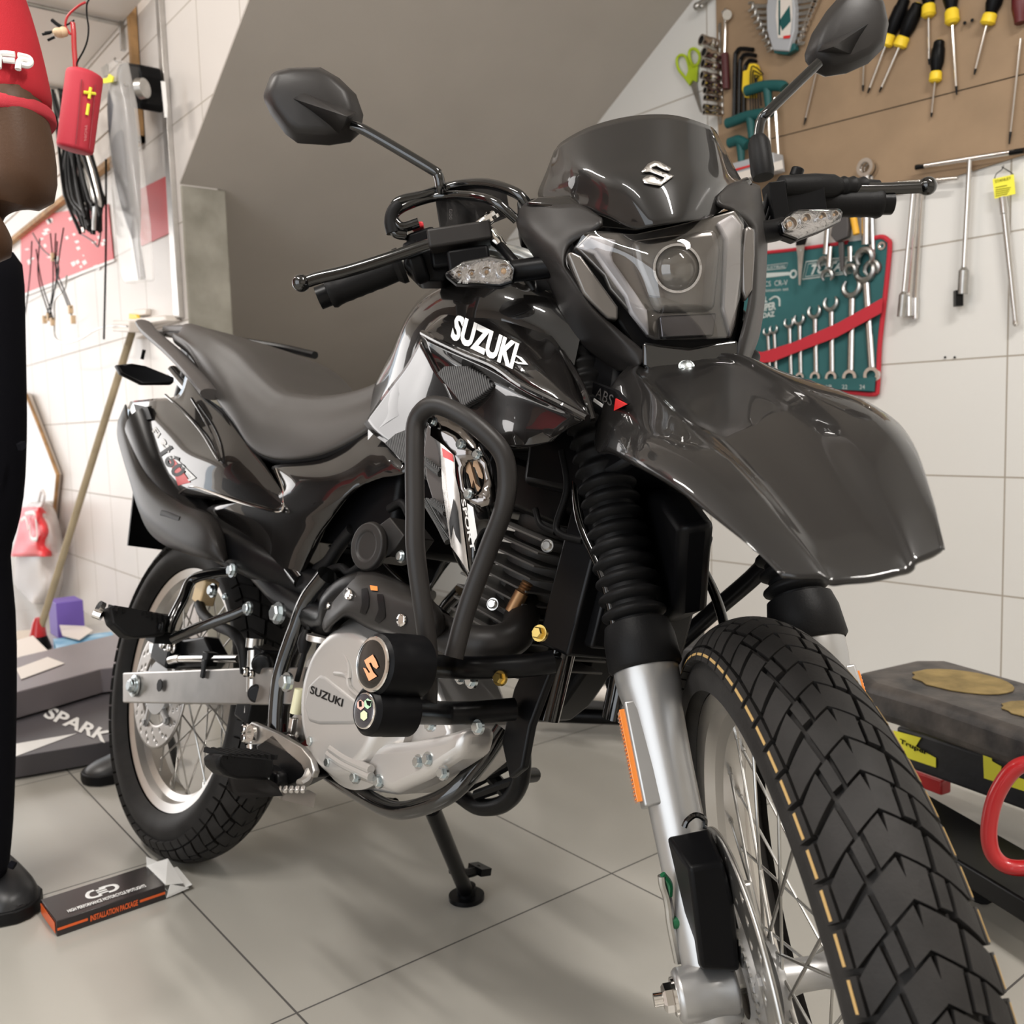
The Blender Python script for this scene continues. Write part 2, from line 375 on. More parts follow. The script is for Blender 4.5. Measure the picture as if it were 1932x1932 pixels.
quadwall('ceiling',[wp(S_FAR,N_BACK,ZC),wp(S_FAR,WR,ZC),wp(S_NEAR,WR,ZC),wp(S_NEAR,N_BACK,ZC)],UP*.1,K['plain'])
quadwall('wall_back',[wp(S_FAR,N_BACK,0),wp(S_FAR,N_BACK,ZC),wp(S_NEAR,N_BACK,ZC),wp(S_NEAR,N_BACK,0),wp(-1.4,N_BACK,0),wp(-1.4,N_BACK,2.5),wp(1.8,N_BACK,2.5),wp(1.8,N_BACK,0)],-DN*.1,mat('tan_painted_wall',(.50,.43,.375),.6))  # unseen doorway gap, added so the rear fill lamp can shine in
quadwall('wall_near',[wp(S_NEAR,N_BACK,0),wp(S_NEAR,N_BACK,ZC),wp(S_NEAR,WR,ZC),wp(S_NEAR,WR,0)],-DW*.1,K['plain'])
quadwall('wall_right',[wp(S_FAR,WR,0),wp(S_FAR,WR,ZC),wp(S_NEAR,WR,ZC),wp(S_NEAR,WR,0)],DN*.1,wallR_m)
# shop front wall with its wide opening
m=M(); m.prism([wp(S_FAR,N_BACK,0),wp(S_FAR,N_BACK,ZC),wp(S_FAR,WR,ZC),wp(S_FAR,WR,0),wp(S_FAR,1.0,0),wp(S_FAR,1.0,2.5),wp(S_FAR,-2.3,2.5),wp(S_FAR,-2.3,0)],DW*.12)
tag(m.link('wall_front',[K['plain']],smooth=False),kind='structure')
# stair soffit and the wall edge it cuts
pA=lw(470,0); pB=lw(340,345); sl=unit(pA-pB)
sA,zA=sz(pA); sB,zB=sz(pB); k=(zA-zB)/(sA-sB)
s_floor=sB-zB/k; s_ceil=sB+(ZC-zB)/k; sE=sB
quadwall('wall_left',[wp(S_FAR,WL,0),wp(sE+.004,WL,0),wp(sB+.004,WL,zB+.004),wp(s_ceil,WL,ZC+.004),wp(S_FAR,WL,ZC)],DN*.12,wallL_m)
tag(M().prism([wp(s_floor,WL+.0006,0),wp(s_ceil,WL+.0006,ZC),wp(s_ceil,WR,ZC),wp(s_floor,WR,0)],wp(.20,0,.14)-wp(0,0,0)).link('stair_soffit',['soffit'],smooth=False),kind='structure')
# concrete pillar under the stair edge
r=wray(434,500); o=V3([0,0,CAMH]); q=o+r*((sE-o@DW)/(r@DW)); nP=float(q@DN)
m=M().prism([wp(sE,WL+.0008,0),wp(sE,nP,0),wp(sE+.22,nP,0),wp(sE+.22,WL+.0008,0)],UP*(zB-.005))
tag(m.link('pillar',['concrete'],bevel=.006),kind='structure')
# metal edge strip beside the pillar
m=M(); a=lw(306,0,.0); b_=lw(345,600,.0)
m.prism([a+DW*.012,a-DW*.02,lw(349,600)-DW*.0,lw(338,600)],-DN*.018)
tag(m.link('trim_1',['alu'],bevel=.002),kind='structure')
# ================================================================ MOTORCYCLE
bike=bpy.data.objects.new('motorcycle',None); COL.objects.link(bike); bike.empty_display_size=.1
bike.matrix_world=Matrix([[*BB[i],BO[i]] for i in range(3)]+[[0,0,0,1]])
tag(bike,'dark glossy dual-sport motorcycle leaning on its side stand in the middle of the workshop','motorcycle')
def L(m,name,mats,frame=None,parent=None,**k): return m.link(name,mats,parent or bike,frame,**k)
def tread_prof(a,Rt,w,A=math.radians(68),off=0.):
    rho=w/2/math.sin(A); an=a*A; return (rho+off)*math.sin(an), Rt-rho+(rho+off)*math.cos(an)
def tyre(Rt,w,rr,rw_,c,frame,np_,stripe,mirror_pat=1):
    c=V3(c); n=np_*4; pts=[]
    def P3(th,y,r): return c+V3([r*math.cos(th),y,r*math.sin(th)])
    sec=[]
    for i in range(17):
        a=-1+i/8; sec.append(tread_prof(a,Rt,w,off=-.0068))
    yl,rl=sec[-1]; side=[(w/2*1.0,rl-.012),(w/2*.97,rl-.026),(rw_+.010,rr+.012),(rw_,rr+.002)]
    sec=[(-y,r) for y,r in side[::-1]]+sec+side
    m=M(); vs=[];fs=[]; q=len(sec)
    for k in range(n):
        for y,r in sec: vs.append(P3(2*PI*k/n,y,r))
    for k in range(n):
        k2=(k+1)%n
        for j in range(q-1): fs.append((k*q+j,k*q+j+1,k2*q+j+1,k2*q+j))
    m.add(vs,fs,0); T=L(m,'tire','tyre',frame)
    b=M(); pt=2*PI/np_
    def blk(Q,sgn,shift,k,mi=0,h=0.,h0=-.0075,g=3):
        Q=[V3(x) for x in Q]; vs=[]
        for lay in (h,h0):
            for i in range(g+1):
                for j in range(g+1):
                    u_,v_=i/g,j/g; p=(Q[0]*(1-u_)+Q[1]*u_)*(1-v_)+(Q[3]*(1-u_)+Q[2]*u_)*v_
                    y,r=tread_prof(p[1]*sgn,Rt,w,off=lay); vs.append(P3((k+p[0]+shift)*pt*mirror_pat,y,r))
        G=g+1; fs=[]
        for i in range(g):
            for j in range(g): fs.append((i*G+j,i*G+j+1,(i+1)*G+j+1,(i+1)*G+j))
        ring=[(0,j) for j in range(g)]+[(i,g) for i in range(g)]+[(g,j) for j in range(g,0,-1)]+[(i,0) for i in range(g,0,-1)]
        ids=[i*G+j for i,j in ring]; o=G*G
        for a_,b_ in zip(ids,ids[1:]+ids[:1]): fs.append((a_,b_,b_+o,a_+o))
        b.add(vs,fs,mi)
    for k in range(np_):
        for sgn,sh in ((-1,0),(1,.5)):
            blk([(.03,1.0),(.45,1.0),(.45,.80),(.03,.80)],sgn,sh,k)
            blk([(.53,1.0),(.95,1.0),(.95,.80),(.53,.80)],sgn,sh,k)
            blk([(.02,.76),(.44,.75),(.72,.42),(.32,.36)],sgn,sh,k)
            blk([(.54,.75),(.92,.76),(1.20,.47),(.84,.41)],sgn,sh,k)
            blk([(.36,.30),(.78,.36),(1.02,.03),(.60,-.03)],sgn,sh,k)
            blk([(.90,.37),(1.24,.41),(1.32,.29),(.96,.25)],sgn,sh,k); blk([(.94,.20),(1.36,.24),(1.52,.03),(1.10,-.02)],sgn,sh,k)
            if stripe:
                for t0 in (.06,.56): blk([(t0,.925),(t0+.36,.925),(t0+.36,.885),(t0,.885)],sgn,sh,k,1,.0004,-.001,1)
    L(b,'tread_blocks',['tyre',mat('gold_tire_stripe',(.42,.27,.10),.7)],frame,T,bevel=.0009 if False else 0)
    return T
def rim(rr,hw,c,frame,nsp,hub_w,hub_r):
    c=V3(c); m=M()
    pr=[(hw,rr-.001),(hw+.001,rr+.003),(hw-.001,rr+.004),(hw-.004,rr+.001),(hw-.005,rr-.010),(hw*.45,rr-.012),(hw*.30,rr-.022),
        (-hw*.30,rr-.022),(-hw*.45,rr-.012),(-hw+.005,rr-.010),(-hw+.004,rr+.001),(-hw+.001,rr+.004),(-hw-.001,rr+.003),(-hw,rr-.001),
        (-hw+.003,rr-.013),(-hw*.55,rr-.017),(-hw*.36,rr-.028),(hw*.36,rr-.028),(hw*.55,rr-.017),(hw-.003,rr-.013)]
    n=96; vs=[];fs=[]; q=len(pr)
    for k in range(n):
        a=2*PI*k/n
        for y,r in pr: vs.append(c+V3([r*math.cos(a),y,r*math.sin(a)]))
    for k in range(n):
        k2=(k+1)%n
        for j in range(q): j2=(j+1)%q; fs.append((k*q+j,k*q+j2,k2*q+j2,k2*q+j))
    m.add(vs,fs); Rm=L(m,'wheel_rim','rim',frame,angle=25)
    for i in range(nsp):
        a=2*PI*(i+.5)/nsp; sd=1 if i%2 else -1; dirn=1 if (i//2)%2 else -1
        ha=a+dirn*math.radians(58); hy=sd*(hub_w/2)
        p0=c+V3([math.cos(ha)*hub_r,hy,math.sin(ha)*hub_r]); p1=c+V3([math.cos(a)*(rr-.021),sd*.004,math.sin(a)*(rr-.021)])
        s=M(); s.cyl(p0,p1,.0016,n=8); d=unit(p0-p1); s.cyl(p1-d*.004,p1+d*.014,.0030,.0026,n=8); s.sphere(p0,.0032,8,6)
        L(s,'spoke','steel',frame,Rm)
    hb=M()
    hb.lathe([(-hub_w/2-.006,hub_r*.7),(-hub_w/2-.004,hub_r+.007),(-hub_w/2+.003,hub_r+.007),(-hub_w/2+.006,hub_r*.62),(-.01,hub_r*.50),(.01,hub_r*.50),(hub_w/2-.006,hub_r*.62),(hub_w/2-.003,hub_r+.007),(hub_w/2+.004,hub_r+.007),(hub_w/2+.006,hub_r*.7)],c,c+V3([0,1,0]),40,absolute=True)
    L(hb,'wheel_hub','silver',frame)
    return Rm
def disc(c,y,r0,r1,frame,name='brake_disc',n=192,rows=10,mt='steel',carrier=None,holes=True):
    m=M(); vs=[];fs=[]
    for i in range(rows+1):
        r=r0+(r1-r0)*i/rows
        for k in range(n): a=2*PI*k/n; vs.append(V3([c[0]+r*math.cos(a),y,c[2]+r*math.sin(a)]))
    for i in range(rows):
        for k in range(n):
            if holes and ((i==2 and k%12 in(0,1)) or (i==5 and k%12 in(4,5)) or (i==7 and k%12 in (8,9))): continue
            k2=(k+1)%n; fs.append((i*n+k,i*n+k2,(i+1)*n+k2,(i+1)*n+k))
    m.add(vs,fs); o=L(m,name,mt,frame,solid=.004,angle=60)
    if carrier:
        s=M()
        for k in range(5):
            a=2*PI*k/5+.3; p=V3([c[0]+math.cos(a)*carrier,y,c[2]+math.sin(a)*carrier]); q=V3([c[0]+math.cos(a+.25)*(r0+.008),y,c[2]+math.sin(a+.25)*(r0+.008)])
            s.tube([p,q],.010,8,smooth=1,flat=(1,.35,(1,0,0)))
            s.bolt(q-V3([0,.003,0]),(0,-1,0),.006,.004)
        s.lathe([(-.004,carrier*.6),(-.004,carrier+.01),(.004,carrier+.01),(.004,carrier*.6)],(c[0],y,c[2]),(c[0],y+1,c[2]),36,absolute=True,cap=False)
        L(s,'disc_carrier','silver',frame,o)
    return o
FC=(LWB,0,ZF); RC=(0,0,.311)
# ---- front wheel (steered frame)
tyre(.317,.096,.252,.032,FC,'s',35,True)
rim(.250,.031,FC,'s',36,.062,.028)
dsc=disc(FC,-.058,.088,.134,'s',carrier=.045)
m=M(); m.lathe([(-.056,.052),(-.050,.052),(-.050,.040),(-.062,.040),(-.062,.052)],FC,(FC[0],1,FC[2]),60,absolute=True,cap=False)
for k in range(48):
    a=2*PI*k/48; m.box((FC[0]+.056*math.cos(a),-.062,FC[2]+.056*math.sin(a)),(.008,.002,.003),rot([0,1,0],-a))
L(m,'speed_sensor_ring','steel','s')
m=M(); m.cyl((FC[0],-.125,FC[2]),(FC[0],.12,FC[2]),.0075,n=16); m.bolt((FC[0],-.120,FC[2]),(0,-1,0),.012,.012); m.cyl((FC[0],-.128,FC[2]),(FC[0],-.140,FC[2]),.006,n=14)
L(m,'wheel_axle','chrome','s')
# ---- rear wheel (body frame)
tyre(.317,.116,.227,.040,RC,None,30,False,-1)
rim(.225,.036,RC,None,36,.074,.034)
disc(RC,-.075,.070,.112,None,carrier=.040,mt='alu')
# ---- fork
ax=V3([-math.sin(rake),0,math.cos(rake)])
for sd in (-1,1):
    base=V3([LWB-.004,sd*.092,ZF-.012])           # slider foot; slider sits slightly behind the axle
    up=ax; F0=V3([LWB-.012,sd*.085,ZF])
    top=F0+up*.325
    m=M(); m.lathe([(-.035,.018),(-.030,.022),(.0,.0235),(.10,.0245),(.19,.0258),(.220,.0270),(.245,.0280),(.268,.0322),(.290,.0332),(.298,.0320)],F0,F0+up,32,absolute=True)
    # axle boss
    m.lathe([(-.028,.020),(-.026,.023),(.020,.023),(.026,.020)],V3([LWB,sd*.092,ZF]),V3([LWB,sd*.092+1,ZF]),24,absolute=True)
    # casting rib and reflector pad
    fw=unit(V3([math.cos(rake),0,math.sin(rake)]))
    m.box(F0+up*.205+V3([0,sd*.021,0])+fw*.002,(.037,.019,.100),np.array([fw,[0,1,0],up]).T)
    if sd<0: m.box(F0+up*.06+V3([0,.014,0])-fw*.030,(.05,.02,.05),np.array([fw,[0,1,0],up]).T)
    sl=L(m,'fork_slider','silver','s',bevel=.0025,angle=40)
    m=M(); m.box(F0+up*.205+V3([0,sd*.0325,0]),(.022,.006,.088),np.array([fw,[0,1,0],up]).T)
    for k in range(23): m.box(F0+up*(.164+.0036*k)+V3([0,sd*.036,0]),(.018,.0015,.0016),np.array([fw,[0,1,0],up]).T)
    tag(L(m,'reflector','orange','s',sl,bevel=.001),'orange ribbed side reflector')
    m=M(); pr=[(.285,.034),(.289,.0375),(.318,.0365),(.333,.033),(.335,.026)]
    z=.335
    for k in range(20):
        r=.034-.0002*k; pr+=[(z+.002,.026),(z+.0065,r-.001),(z+.009,r),(z+.0115,r-.001),(z+.016,.026)]; z+=.018
    pr+=[(z,.026),(z+.002,.030),(z+.022,.030),(z+.024,.024)]
    m.lathe(pr,F0,F0+up,32,absolute=True,cap=False); L(m,'fork_gaiter','rubber','s',angle=50)
    m=M(); m.cyl(F0+up*.36,F0+up*.86,.0205,n=24); L(m,'fork_tube','satin','s')
for h in (.72,.835):                                # triple clamps
    m=M(); c=F0*V3([1,0,1])+ax*h
    m.prism([c+V3([0,-.125,0])-fw*.03,c+V3([0,-.125,0])+fw*.035,c+V3([0,-.05,0])+fw*.03,c+V3([0,.05,0])+fw*.03,c+V3([0,.125,0])+fw*.035,c+V3([0,.125,0])-fw*.03,c+V3([0,.04,0])-fw*.07,c+V3([0,-.04,0])-fw*.07],ax*.024)
    L(m,'fork_clamp','satin','s',bevel=.004)
# caliper, its black cover and brake hose
m=M(); bk=[Sx(u,v,1.303) for u,v in [(1256,1577),(1338,1560),(1384,1690),(1392,1828),(1316,1826)]]; fr=[Sx(u,v,1.352) for u,v in [(1300,1638),(1366,1627),(1384,1700),(1396,1832),(1322,1829)]]
m.add(bk+fr,[(4,3,2,1,0),(5,6,7,8,9)]+[(i,(i+1)%5,5+(i+1)%5,5+i) for i in range(5)]); cv=L(m,'caliper_cover','black','s',bevel=.004)
m=M(); m.tube([Sx(1291,1560,1.30),Sx(1297,1548,1.30),Sx(1312,1538,1.30),Sx(1328,1545,1.30),Sx(1329,1562,1.30)],.0028,8); L(m,'hose_loop','blackgloss','s',cv)
m=M()
for u,v in ((1358,1838),(1380,1836)): m.cyl(Sx(u,v-14,1.30),Sx(u,v+8,1.30),.006,n=12)
m.box(V3(Sx(1385,1760,1.30))-V3([.0,0,0]),(.05,.045,.085),rot([0,1,0],-.4)); L(m,'brake_caliper','steel','s',bevel=.004)
m=M(); m.tube([Sx(1249,1652,1.30),Sx(1251,1668,1.30),Sx(1258,1690,1.30),Sx(1262,1712,1.30),Sx(1266,1745,1.30),Sx(1280,1815,1.30)],.0042,10)
bh=L(m,'brake_hose','steel','s')
m=M(); m.tube([Sx(1249,1650,1.30),Sx(1262,1668,1.30),Sx(1262,1690,1.30)],.0035,8); m.cyl(Sx(1270,1741,1.30),Sx(1290,1738,1.30),.0055,n=12); tag(L(m,'hose_clip',mat('green_clip',(.01,.10,.04),.35),'s',bh),'small green hose clip')
# ---- high front fender
FS=[(1.14,.055,.868,.876,.872),(1.165,.082,.838,.872,.868),(1.19,.099,.812,.866,.862),(1.22,.104,.800,.858,.852),(1.26,.104,.797,.846,.838),(1.32,.105,.797,.828,.818),(1.40,.102,.788,.802,.790),(1.47,.086,.768,.774,.757),(1.53,.066,.735,.735,.724),(1.556,.056,.718,.716,.708),(1.572,.050,.706,.702,.697)]
rows=[]
for x,w_,ze,zc,z0 in FS:
    h=[(0,z0),(-w_*.30,z0+.001),(-w_*.46,zc-.004),(-w_*.56,zc),(-w_*.82,zc*.55+ze*.45+.006*min(1,max(0,(1.57-x)/.12))),(-w_,ze),(-w_*1.0,ze-.006*min(1,max(0,(1.56-x)/.1))-.0012)]
    rows.append([V3([x+.012*(1-(y/w_)**2)*max(0,(x-1.4)/.17),y,z]) for y,z in h[::-1]]+[V3([x+.012*(1-(y/w_)**2)*max(0,(x-1.4)/.17),-y,z]) for y,z in h[1:]])
m=M(); m.surf(rows,4,5); fender=L(m,'front_fender','gloss2','s',solid=.003,angle=50)
m=M(); m.bolt(S(1295,698,0)+V3([.002,0,.003]),(0.8,0,.6),.006,.004,hexa=False); L(m,'screw','zinc','s',fender)
# underside carrier of the fender
m=M(); c=F0*V3([1,0,1])+ax*.70+fw*.05; m.box(c,(.16,.12,.02),np.array([fw,[0,1,0],ax]).T); L(m,'fender_carrier','black','s',bevel=.004)
# ---- headlight unit
def XG(P): return [Sx(u,v,x) for u,v,x in P]
def pod(P,depth,name,mt,bev=.004,parent=None,**k):
    m=M(); m.prism(XG(P),(-depth,0,0)); return L(m,name,mt,'s',parent,bevel=bev,**k)
rows=[XG([(978,396,1.03),(1000,379,1.05),(1045,386,1.09),(1095,386,1.12),(1136,411,1.15)]),
      XG([(974,420,1.035),(1000,425,1.075),(1045,427,1.105),(1082,428,1.13),(1128,427,1.155)]),
      XG([(985,452,1.04),(1010,460,1.085),(1040,462,1.115),(1066,462,1.13),(1078,462,1.13)]),
      XG([(1010,490,1.045),(1035,500,1.095),(1052,500,1.125),(1062,498,1.135),(1068,496,1.13)]),
      XG([(1032,530,1.05),(1056,532,1.10),(1070,530,1.13),(1080,528,1.14),(1086,524,1.135)]),
      XG([(1058,590,1.055),(1085,590,1.11),(1104,588,1.135),(1118,584,1.148),(1126,582,1.14)]),
      XG([(1085,640,1.06),(1118,640,1.11),(1145,635,1.14),(1160,628,1.155),(1170,624,1.15)]),
      XG([(1125,676,1.07),(1158,678,1.12),(1180,678,1.15),(1198,670,1.16),(1214,662,1.16)]),
      XG([(1160,700,1.09),(1180,700,1.13),(1195,695,1.15),(1205,690,1.16),(1214,684,1.16)])]
m=M(); m.surf(rows,5,5); podm=L(m,'headlight_cowl','matte','s',solid=.004,angle=45)
rows=[XG([(1350,372,1.14),(1372,352,1.10),(1400,346,1.07),(1425,352,1.03),(1428,356,1.02)]),
      XG([(1352,388,1.145),(1382,385,1.12),(1408,382,1.09),(1428,385,1.05),(1433,390,1.03)]),
      XG([(1384,402,1.14),(1398,404,1.13),(1415,405,1.11),(1430,405,1.07),(1437,412,1.03)]),
      XG([(1412,430,1.12),(1420,430,1.12),(1428,432,1.10),(1436,434,1.07),(1441,440,1.03)]),
      XG([(1416,470,1.13),(1423,470,1.13),(1431,470,1.11),(1438,472,1.07),(1441,476,1.03)]),
      XG([(1413,560,1.145),(1420,562,1.145),(1427,565,1.12),(1433,568,1.08),(1436,570,1.04)]),
      XG([(1404,612,1.155),(1410,614,1.155),(1418,618,1.13),(1424,622,1.09),(1428,625,1.05)]),
      XG([(1393,650,1.16),(1400,652,1.16),(1408,652,1.14),(1414,652,1.10),(1420,652,1.07)]),
      XG([(1390,680,1.16),(1394,680,1.16),(1400,680,1.14),(1404,680,1.11),(1408,680,1.09)])]
m=M(); m.surf(rows,5,5); podl=L(m,'headlight_cowl','matte','s',solid=-.004,angle=45)
# inlaid side plates of the cowl
for P in ([(1070,478),(1078,474),(1096,482),(1160,570),(1166,578),(1166,604),(1146,600),(1112,566),(1100,552)],[(1405,436),(1411,424),(1424,432),(1425,480),(1421,545),(1408,568),(1400,548),(1398,480)]):
    m=M(); m.prism([Sx(u,v,1.152) for u,v in P],(-.020,0,0)); L(m,'cowl_insert',K['lampdark'],'s',bevel=.003)
# black gap around the lamp
hull=[(1078,472),(1100,440),(1140,424),(1200,430),(1340,404),(1392,390),(1416,425),(1412,520),(1402,620),(1388,690),(1300,712),(1215,700),(1170,622),(1140,570)]
m=M(); m.prism([Sx(u,v,1.138) for u,v in hull],(-.07,0,0)); L(m,'headlight_housing','black','s',bevel=.006)
hull=[(1213,645),(1300,655),(1393,640),(1396,668),(1372,694),(1300,704),(1222,700),(1213,690)]
m=M(); m.prism([Sx(u,v,1.165) for u,v in hull],(-.05,0,0)); L(m,'lower_lamp_trim','blackgloss','s',bevel=.006)
# reflector bowl, light guides, projector, outer lens
hull=[(1086,466),(1112,438),(1200,441),(1262,428),(1345,408),(1386,396),(1404,424),(1400,530),(1388,612),(1380,638),(1236,641),(1222,634),(1185,585),(1150,545),(1140,520)]
m=M(); m.prism([Sx(u,v,1.146) for u,v in hull],(-.012,0,0)); lampb=L(m,'lamp_body','lampdark','s',bevel=.002)
for P in ([(1090,466),(1114,442),(1165,452),(1155,480),(1158,492),(1200,552),(1222,585),(1226,634),(1190,590),(1180,560),(1140,505),(1122,478)],
          [(1352,420),(1384,402),(1400,424),(1398,520),(1388,600),(1378,636),(1362,580),(1366,500),(1368,450)]):
    m=M(); m.prism([Sx(u,v,1.153) for u,v in P],(-.012,0,0)); L(m,'light_guide','drl','s',lampb,bevel=.003)
pc=Sx(1272,512,1.150)
m=M(); m.prism([Sx(u,v,1.158) for u,v in [(1192,452),(1352,430),(1362,470),(1350,585),(1238,588),(1200,500)]],(-.014,0,0)); L(m,'projector_shroud',K['lampdark'],'s',lampb,bevel=.010)
m=M(); rr=.0225; m.lathe([(-.002,rr+.0025),(.010,rr+.0025),(.010,rr),(.004,rr)],pc+V3([.006,0,0]),pc+V3([1,0,0]),40,absolute=True,cap=False); L(m,'projector_ring','refl','s',lampb)
m=M(); m.lathe([(.002,rr),(.009,rr*.93),(.014,rr*.72),(.0175,rr*.4),(.0185,0.0)],pc+V3([.006,0,0]),pc+V3([1,0,0]),36,absolute=True); L(m,'projector_lens',mat('projector_glass',(.10,.09,.08),.05,.3,spec=.9,coat=1),'s',lampb)
m=M(); m.prism([Sx(u,v,1.157) for u,v in [(1244,596),(1352,590),(1346,634),(1248,638)]],(-.012,0,0)); L(m,'lower_reflector',mat('lower_reflector',(.10,.095,.10),.08,.8),'s',lampb,bevel=.002)
def lx(u,v,x): return Sx(u,v,x)
rows=[XG([(1086,466,1.150),(1112,437,1.155),(1200,441,1.170),(1262,428,1.176),(1345,409,1.166),(1388,395,1.150)]),
      XG([(1122,482,1.155),(1140,470,1.165),(1210,470,1.188),(1270,462,1.192),(1350,448,1.180),(1404,424,1.150)]),
      XG([(1150,530,1.158),(1172,520,1.172),(1225,520,1.196),(1280,515,1.199),(1350,508,1.184),(1401,520,1.152)]),
      XG([(1186,586,1.160),(1200,580,1.175),(1240,580,1.194),(1290,578,1.196),(1345,572,1.184),(1389,605,1.156)]),
      XG([(1222,636,1.160),(1232,640,1.170),(1262,641,1.178),(1300,641,1.178),(1345,639,1.170),(1380,637,1.158)])]
m=M(); m.surf(rows,6,6); L(m,'headlight_lens','lens','s',angle=60)
# ---- flyscreen
SCR=[[(1045,285,1.03),(1062,266,1.06),(1115,238,1.095),(1190,219,1.11),(1270,217,1.11),(1335,236,1.08),(1351,247,1.04)],
      [(1030,325,1.02),(1082,318,1.10),(1135,305,1.135),(1200,297,1.15),(1280,292,1.145),(1352,300,1.10),(1378,300,1.03)],
      [(1015,362,1.02),(1105,362,1.12),(1155,352,1.16),(1210,350,1.178),(1290,348,1.172),(1357,350,1.13),(1402,343,1.04)],
      [(1020,378,1.03),(1128,400,1.14),(1192,424,1.175),(1232,420,1.192),(1290,412,1.188),(1346,402,1.15),(1418,350,1.05)],
      [(1030,382,1.03),(1130,406,1.13),(1190,430,1.165),(1232,427,1.182),(1290,418,1.178),(1346,407,1.14),(1422,354,1.04)]]
m=M(); m.surf([XG(r) for r in SCR],7,7); screen=L(m,'flyscreen','gloss2','s',solid=.003,angle=50)
m=M(); m.prism(XG([(990,382,1.06),(1018,370,1.06),(1075,366,1.10),(1125,402,1.13),(1040,392,1.09)]),(-.03,0,0)); L(m,'flyscreen_base','gloss','s',bevel=.005)
m=M(); m.prism(XG([(1360,352,1.10),(1412,330,1.06),(1424,346,1.06),(1380,376,1.10)]),(-.04,0,0)); L(m,'flyscreen_base','gloss','s',bevel=.005)
# emblem on the screen: two stepped bars
EMB=[(1210,328),(1222,313),(1234,307),(1244,309),(1265,321),(1262,326),(1254,324),(1238,316),(1229,319),(1231,322),(1270,335),(1245,353),(1215,348),(1212,341),(1220,335),(1230,334),(1247,343),(1254,338),(1226,327)]
m=stick([screen],*px_poly(EMB),lift=.0012,step=8)
o_=L(m,'chrome_emblem','rim',None,screen,solid=-.0012)
# ---- handlebar and controls (steer frame, measured at their height)
def tb(P,r,name,mt,frame='s',parent=None,n=12,smooth=6,**k):
    m=M(); m.tube(P,r,n,smooth=smooth,**k); return L(m,name,mt,frame,parent)
HZ=1.045
bar=tb([Sx(660,540,.945),Sx(752,503,.945),Sx(850,468,.955),(.985,-.13,1.035),(.985,-.06,.995),(.985,.06,.995),(.985,.13,1.035),Sx(1480,384,.945),Sx(1530,384,.945),Sx(1620,383,.945)],.011,'handlebar',mat('white_silver_tube',(.62,.63,.61),.25,.6,.5))
bar2=None
for sd in (-1,1):
    if sd<0: ge,gi=Sx(618,556,.945),Sx(752,503,.945)
    else: ge,gi=Sx(1664,383,.945),Sx(1530,384,.945)
    m=M(); d=unit(gi-ge); Ln=np.linalg.norm(gi-ge)
    pr=[(0,.010),(.002,.0175),(.006,.019),(.012,.0175)]+sum([[(.02+.013*k,.0168),(.026+.013*k,.0174)] for k in range(int((Ln-.03)/.013))],[])+[(Ln-.006,.0168),(Ln,.022),(Ln+.006,.022)]
    m.lathe(pr,ge,ge+d,24,absolute=True); g=L(m,'grip','rubber','s'); 
    m=M(); m.cyl(ge-d*.012,ge+d*.002,.0145,n=20); L(m,'bar_end','satin','s',g)
# brake lever (right) and clutch lever (left)
lv=tb([Sx(843,452,1.0),Sx(800,465,1.0),Sx(740,485,1.0),Sx(660,510,1.0),Sx(605,523,1.0),Sx(580,531,1.0)],.0075,'brake_lever','blackgloss',flat=(1,.75,(0,0,1)))
m=M(); m.sphere(Sx(568,534,1.0),.0105,18,12); L(m,'lever_ball','blackgloss','s',lv)
lv=tb([Sx(1480,345,.955),Sx(1520,348,.955),Sx(1580,355,.955),Sx(1660,356,.955),Sx(1740,353,.955)],.0075,'clutch_lever','blackgloss',flat=(1,.75,(0,0,1)))
m=M(); m.sphere(Sx(1750,351,.955),.0115,18,12); L(m,'lever_ball','blackgloss','s',lv)
m=M(); m.lathe([(0,.008),(.004,.013),(.05,.0155),(.075,.0145),(.085,.0105),(.09,.0125),(.097,.0105),(.103,.0125),(.110,.010),(.118,.012),(.124,.009),(.14,.008)],Sx(1468,352,.975),Sx(1468,352,.975)+unit(Sx(1590,352,.955)-Sx(1468,352,.975)),24,absolute=True)
L(m,'lever_boot','rubber','s')
m=M(); c=Sx(1500,385,.955); m.box(c,(.045,.06,.045)); m.box(Sx(1465,395,.975),(.03,.02,.06)); m.cyl(Sx(1500,335,.955),Sx(1506,318,.955),.008,n=14)
for k in range(3): m.tube([Sx(1450+8*k,365,.975),Sx(1440+8*k,405,.975),Sx(1425+8*k,440,.975),Sx(1420,480,.975)],.004,8)
L(m,'switch_housing','black','s',bevel=.004)
# right hand switch block, master cylinder, hoses
m=M(); m.prism([Sx(u,v,.97) for u,v in [(768,440),(815,425),(850,462),(856,500),(838,530),(790,530),(760,500)]],(-.055,0,0)); m.cyl(Sx(772,500,.97),Sx(800,490,.97),.026,n=24)
m.box(Sx(850,470,.97),(.03,.05,.045)); m.box(Sx(885,495,1.0),(.03,.05,.03)); sw=L(m,'switch_housing','black','s',bevel=.004)
m=M(); m.prism([Sx(u,v,.97) for u,v in [(774,425),(778,418),(798,417),(800,427),(778,432)]],(-.018,0,0)); tag(L(m,'kill_switch',mat('red_switch',(.55,.02,.03),.35),'s',sw,bevel=.002),'red engine stop switch')
m=M(); m.cyl(Sx(1478,380,.955),Sx(1480,380,.955),.004)
m=M(); P=[(818,375),(830,356),(878,356),(888,364),(897,420),(842,445),(828,442)]
m.prism([Sx(u,v,.97) for u,v in P],(0,.045,0)); m.box(Sx(868,448,1.0),(.04,.075,.022),rot([0,1,0],.0)); mc=L(m,'brake_reservoir','matte','s',bevel=.004)
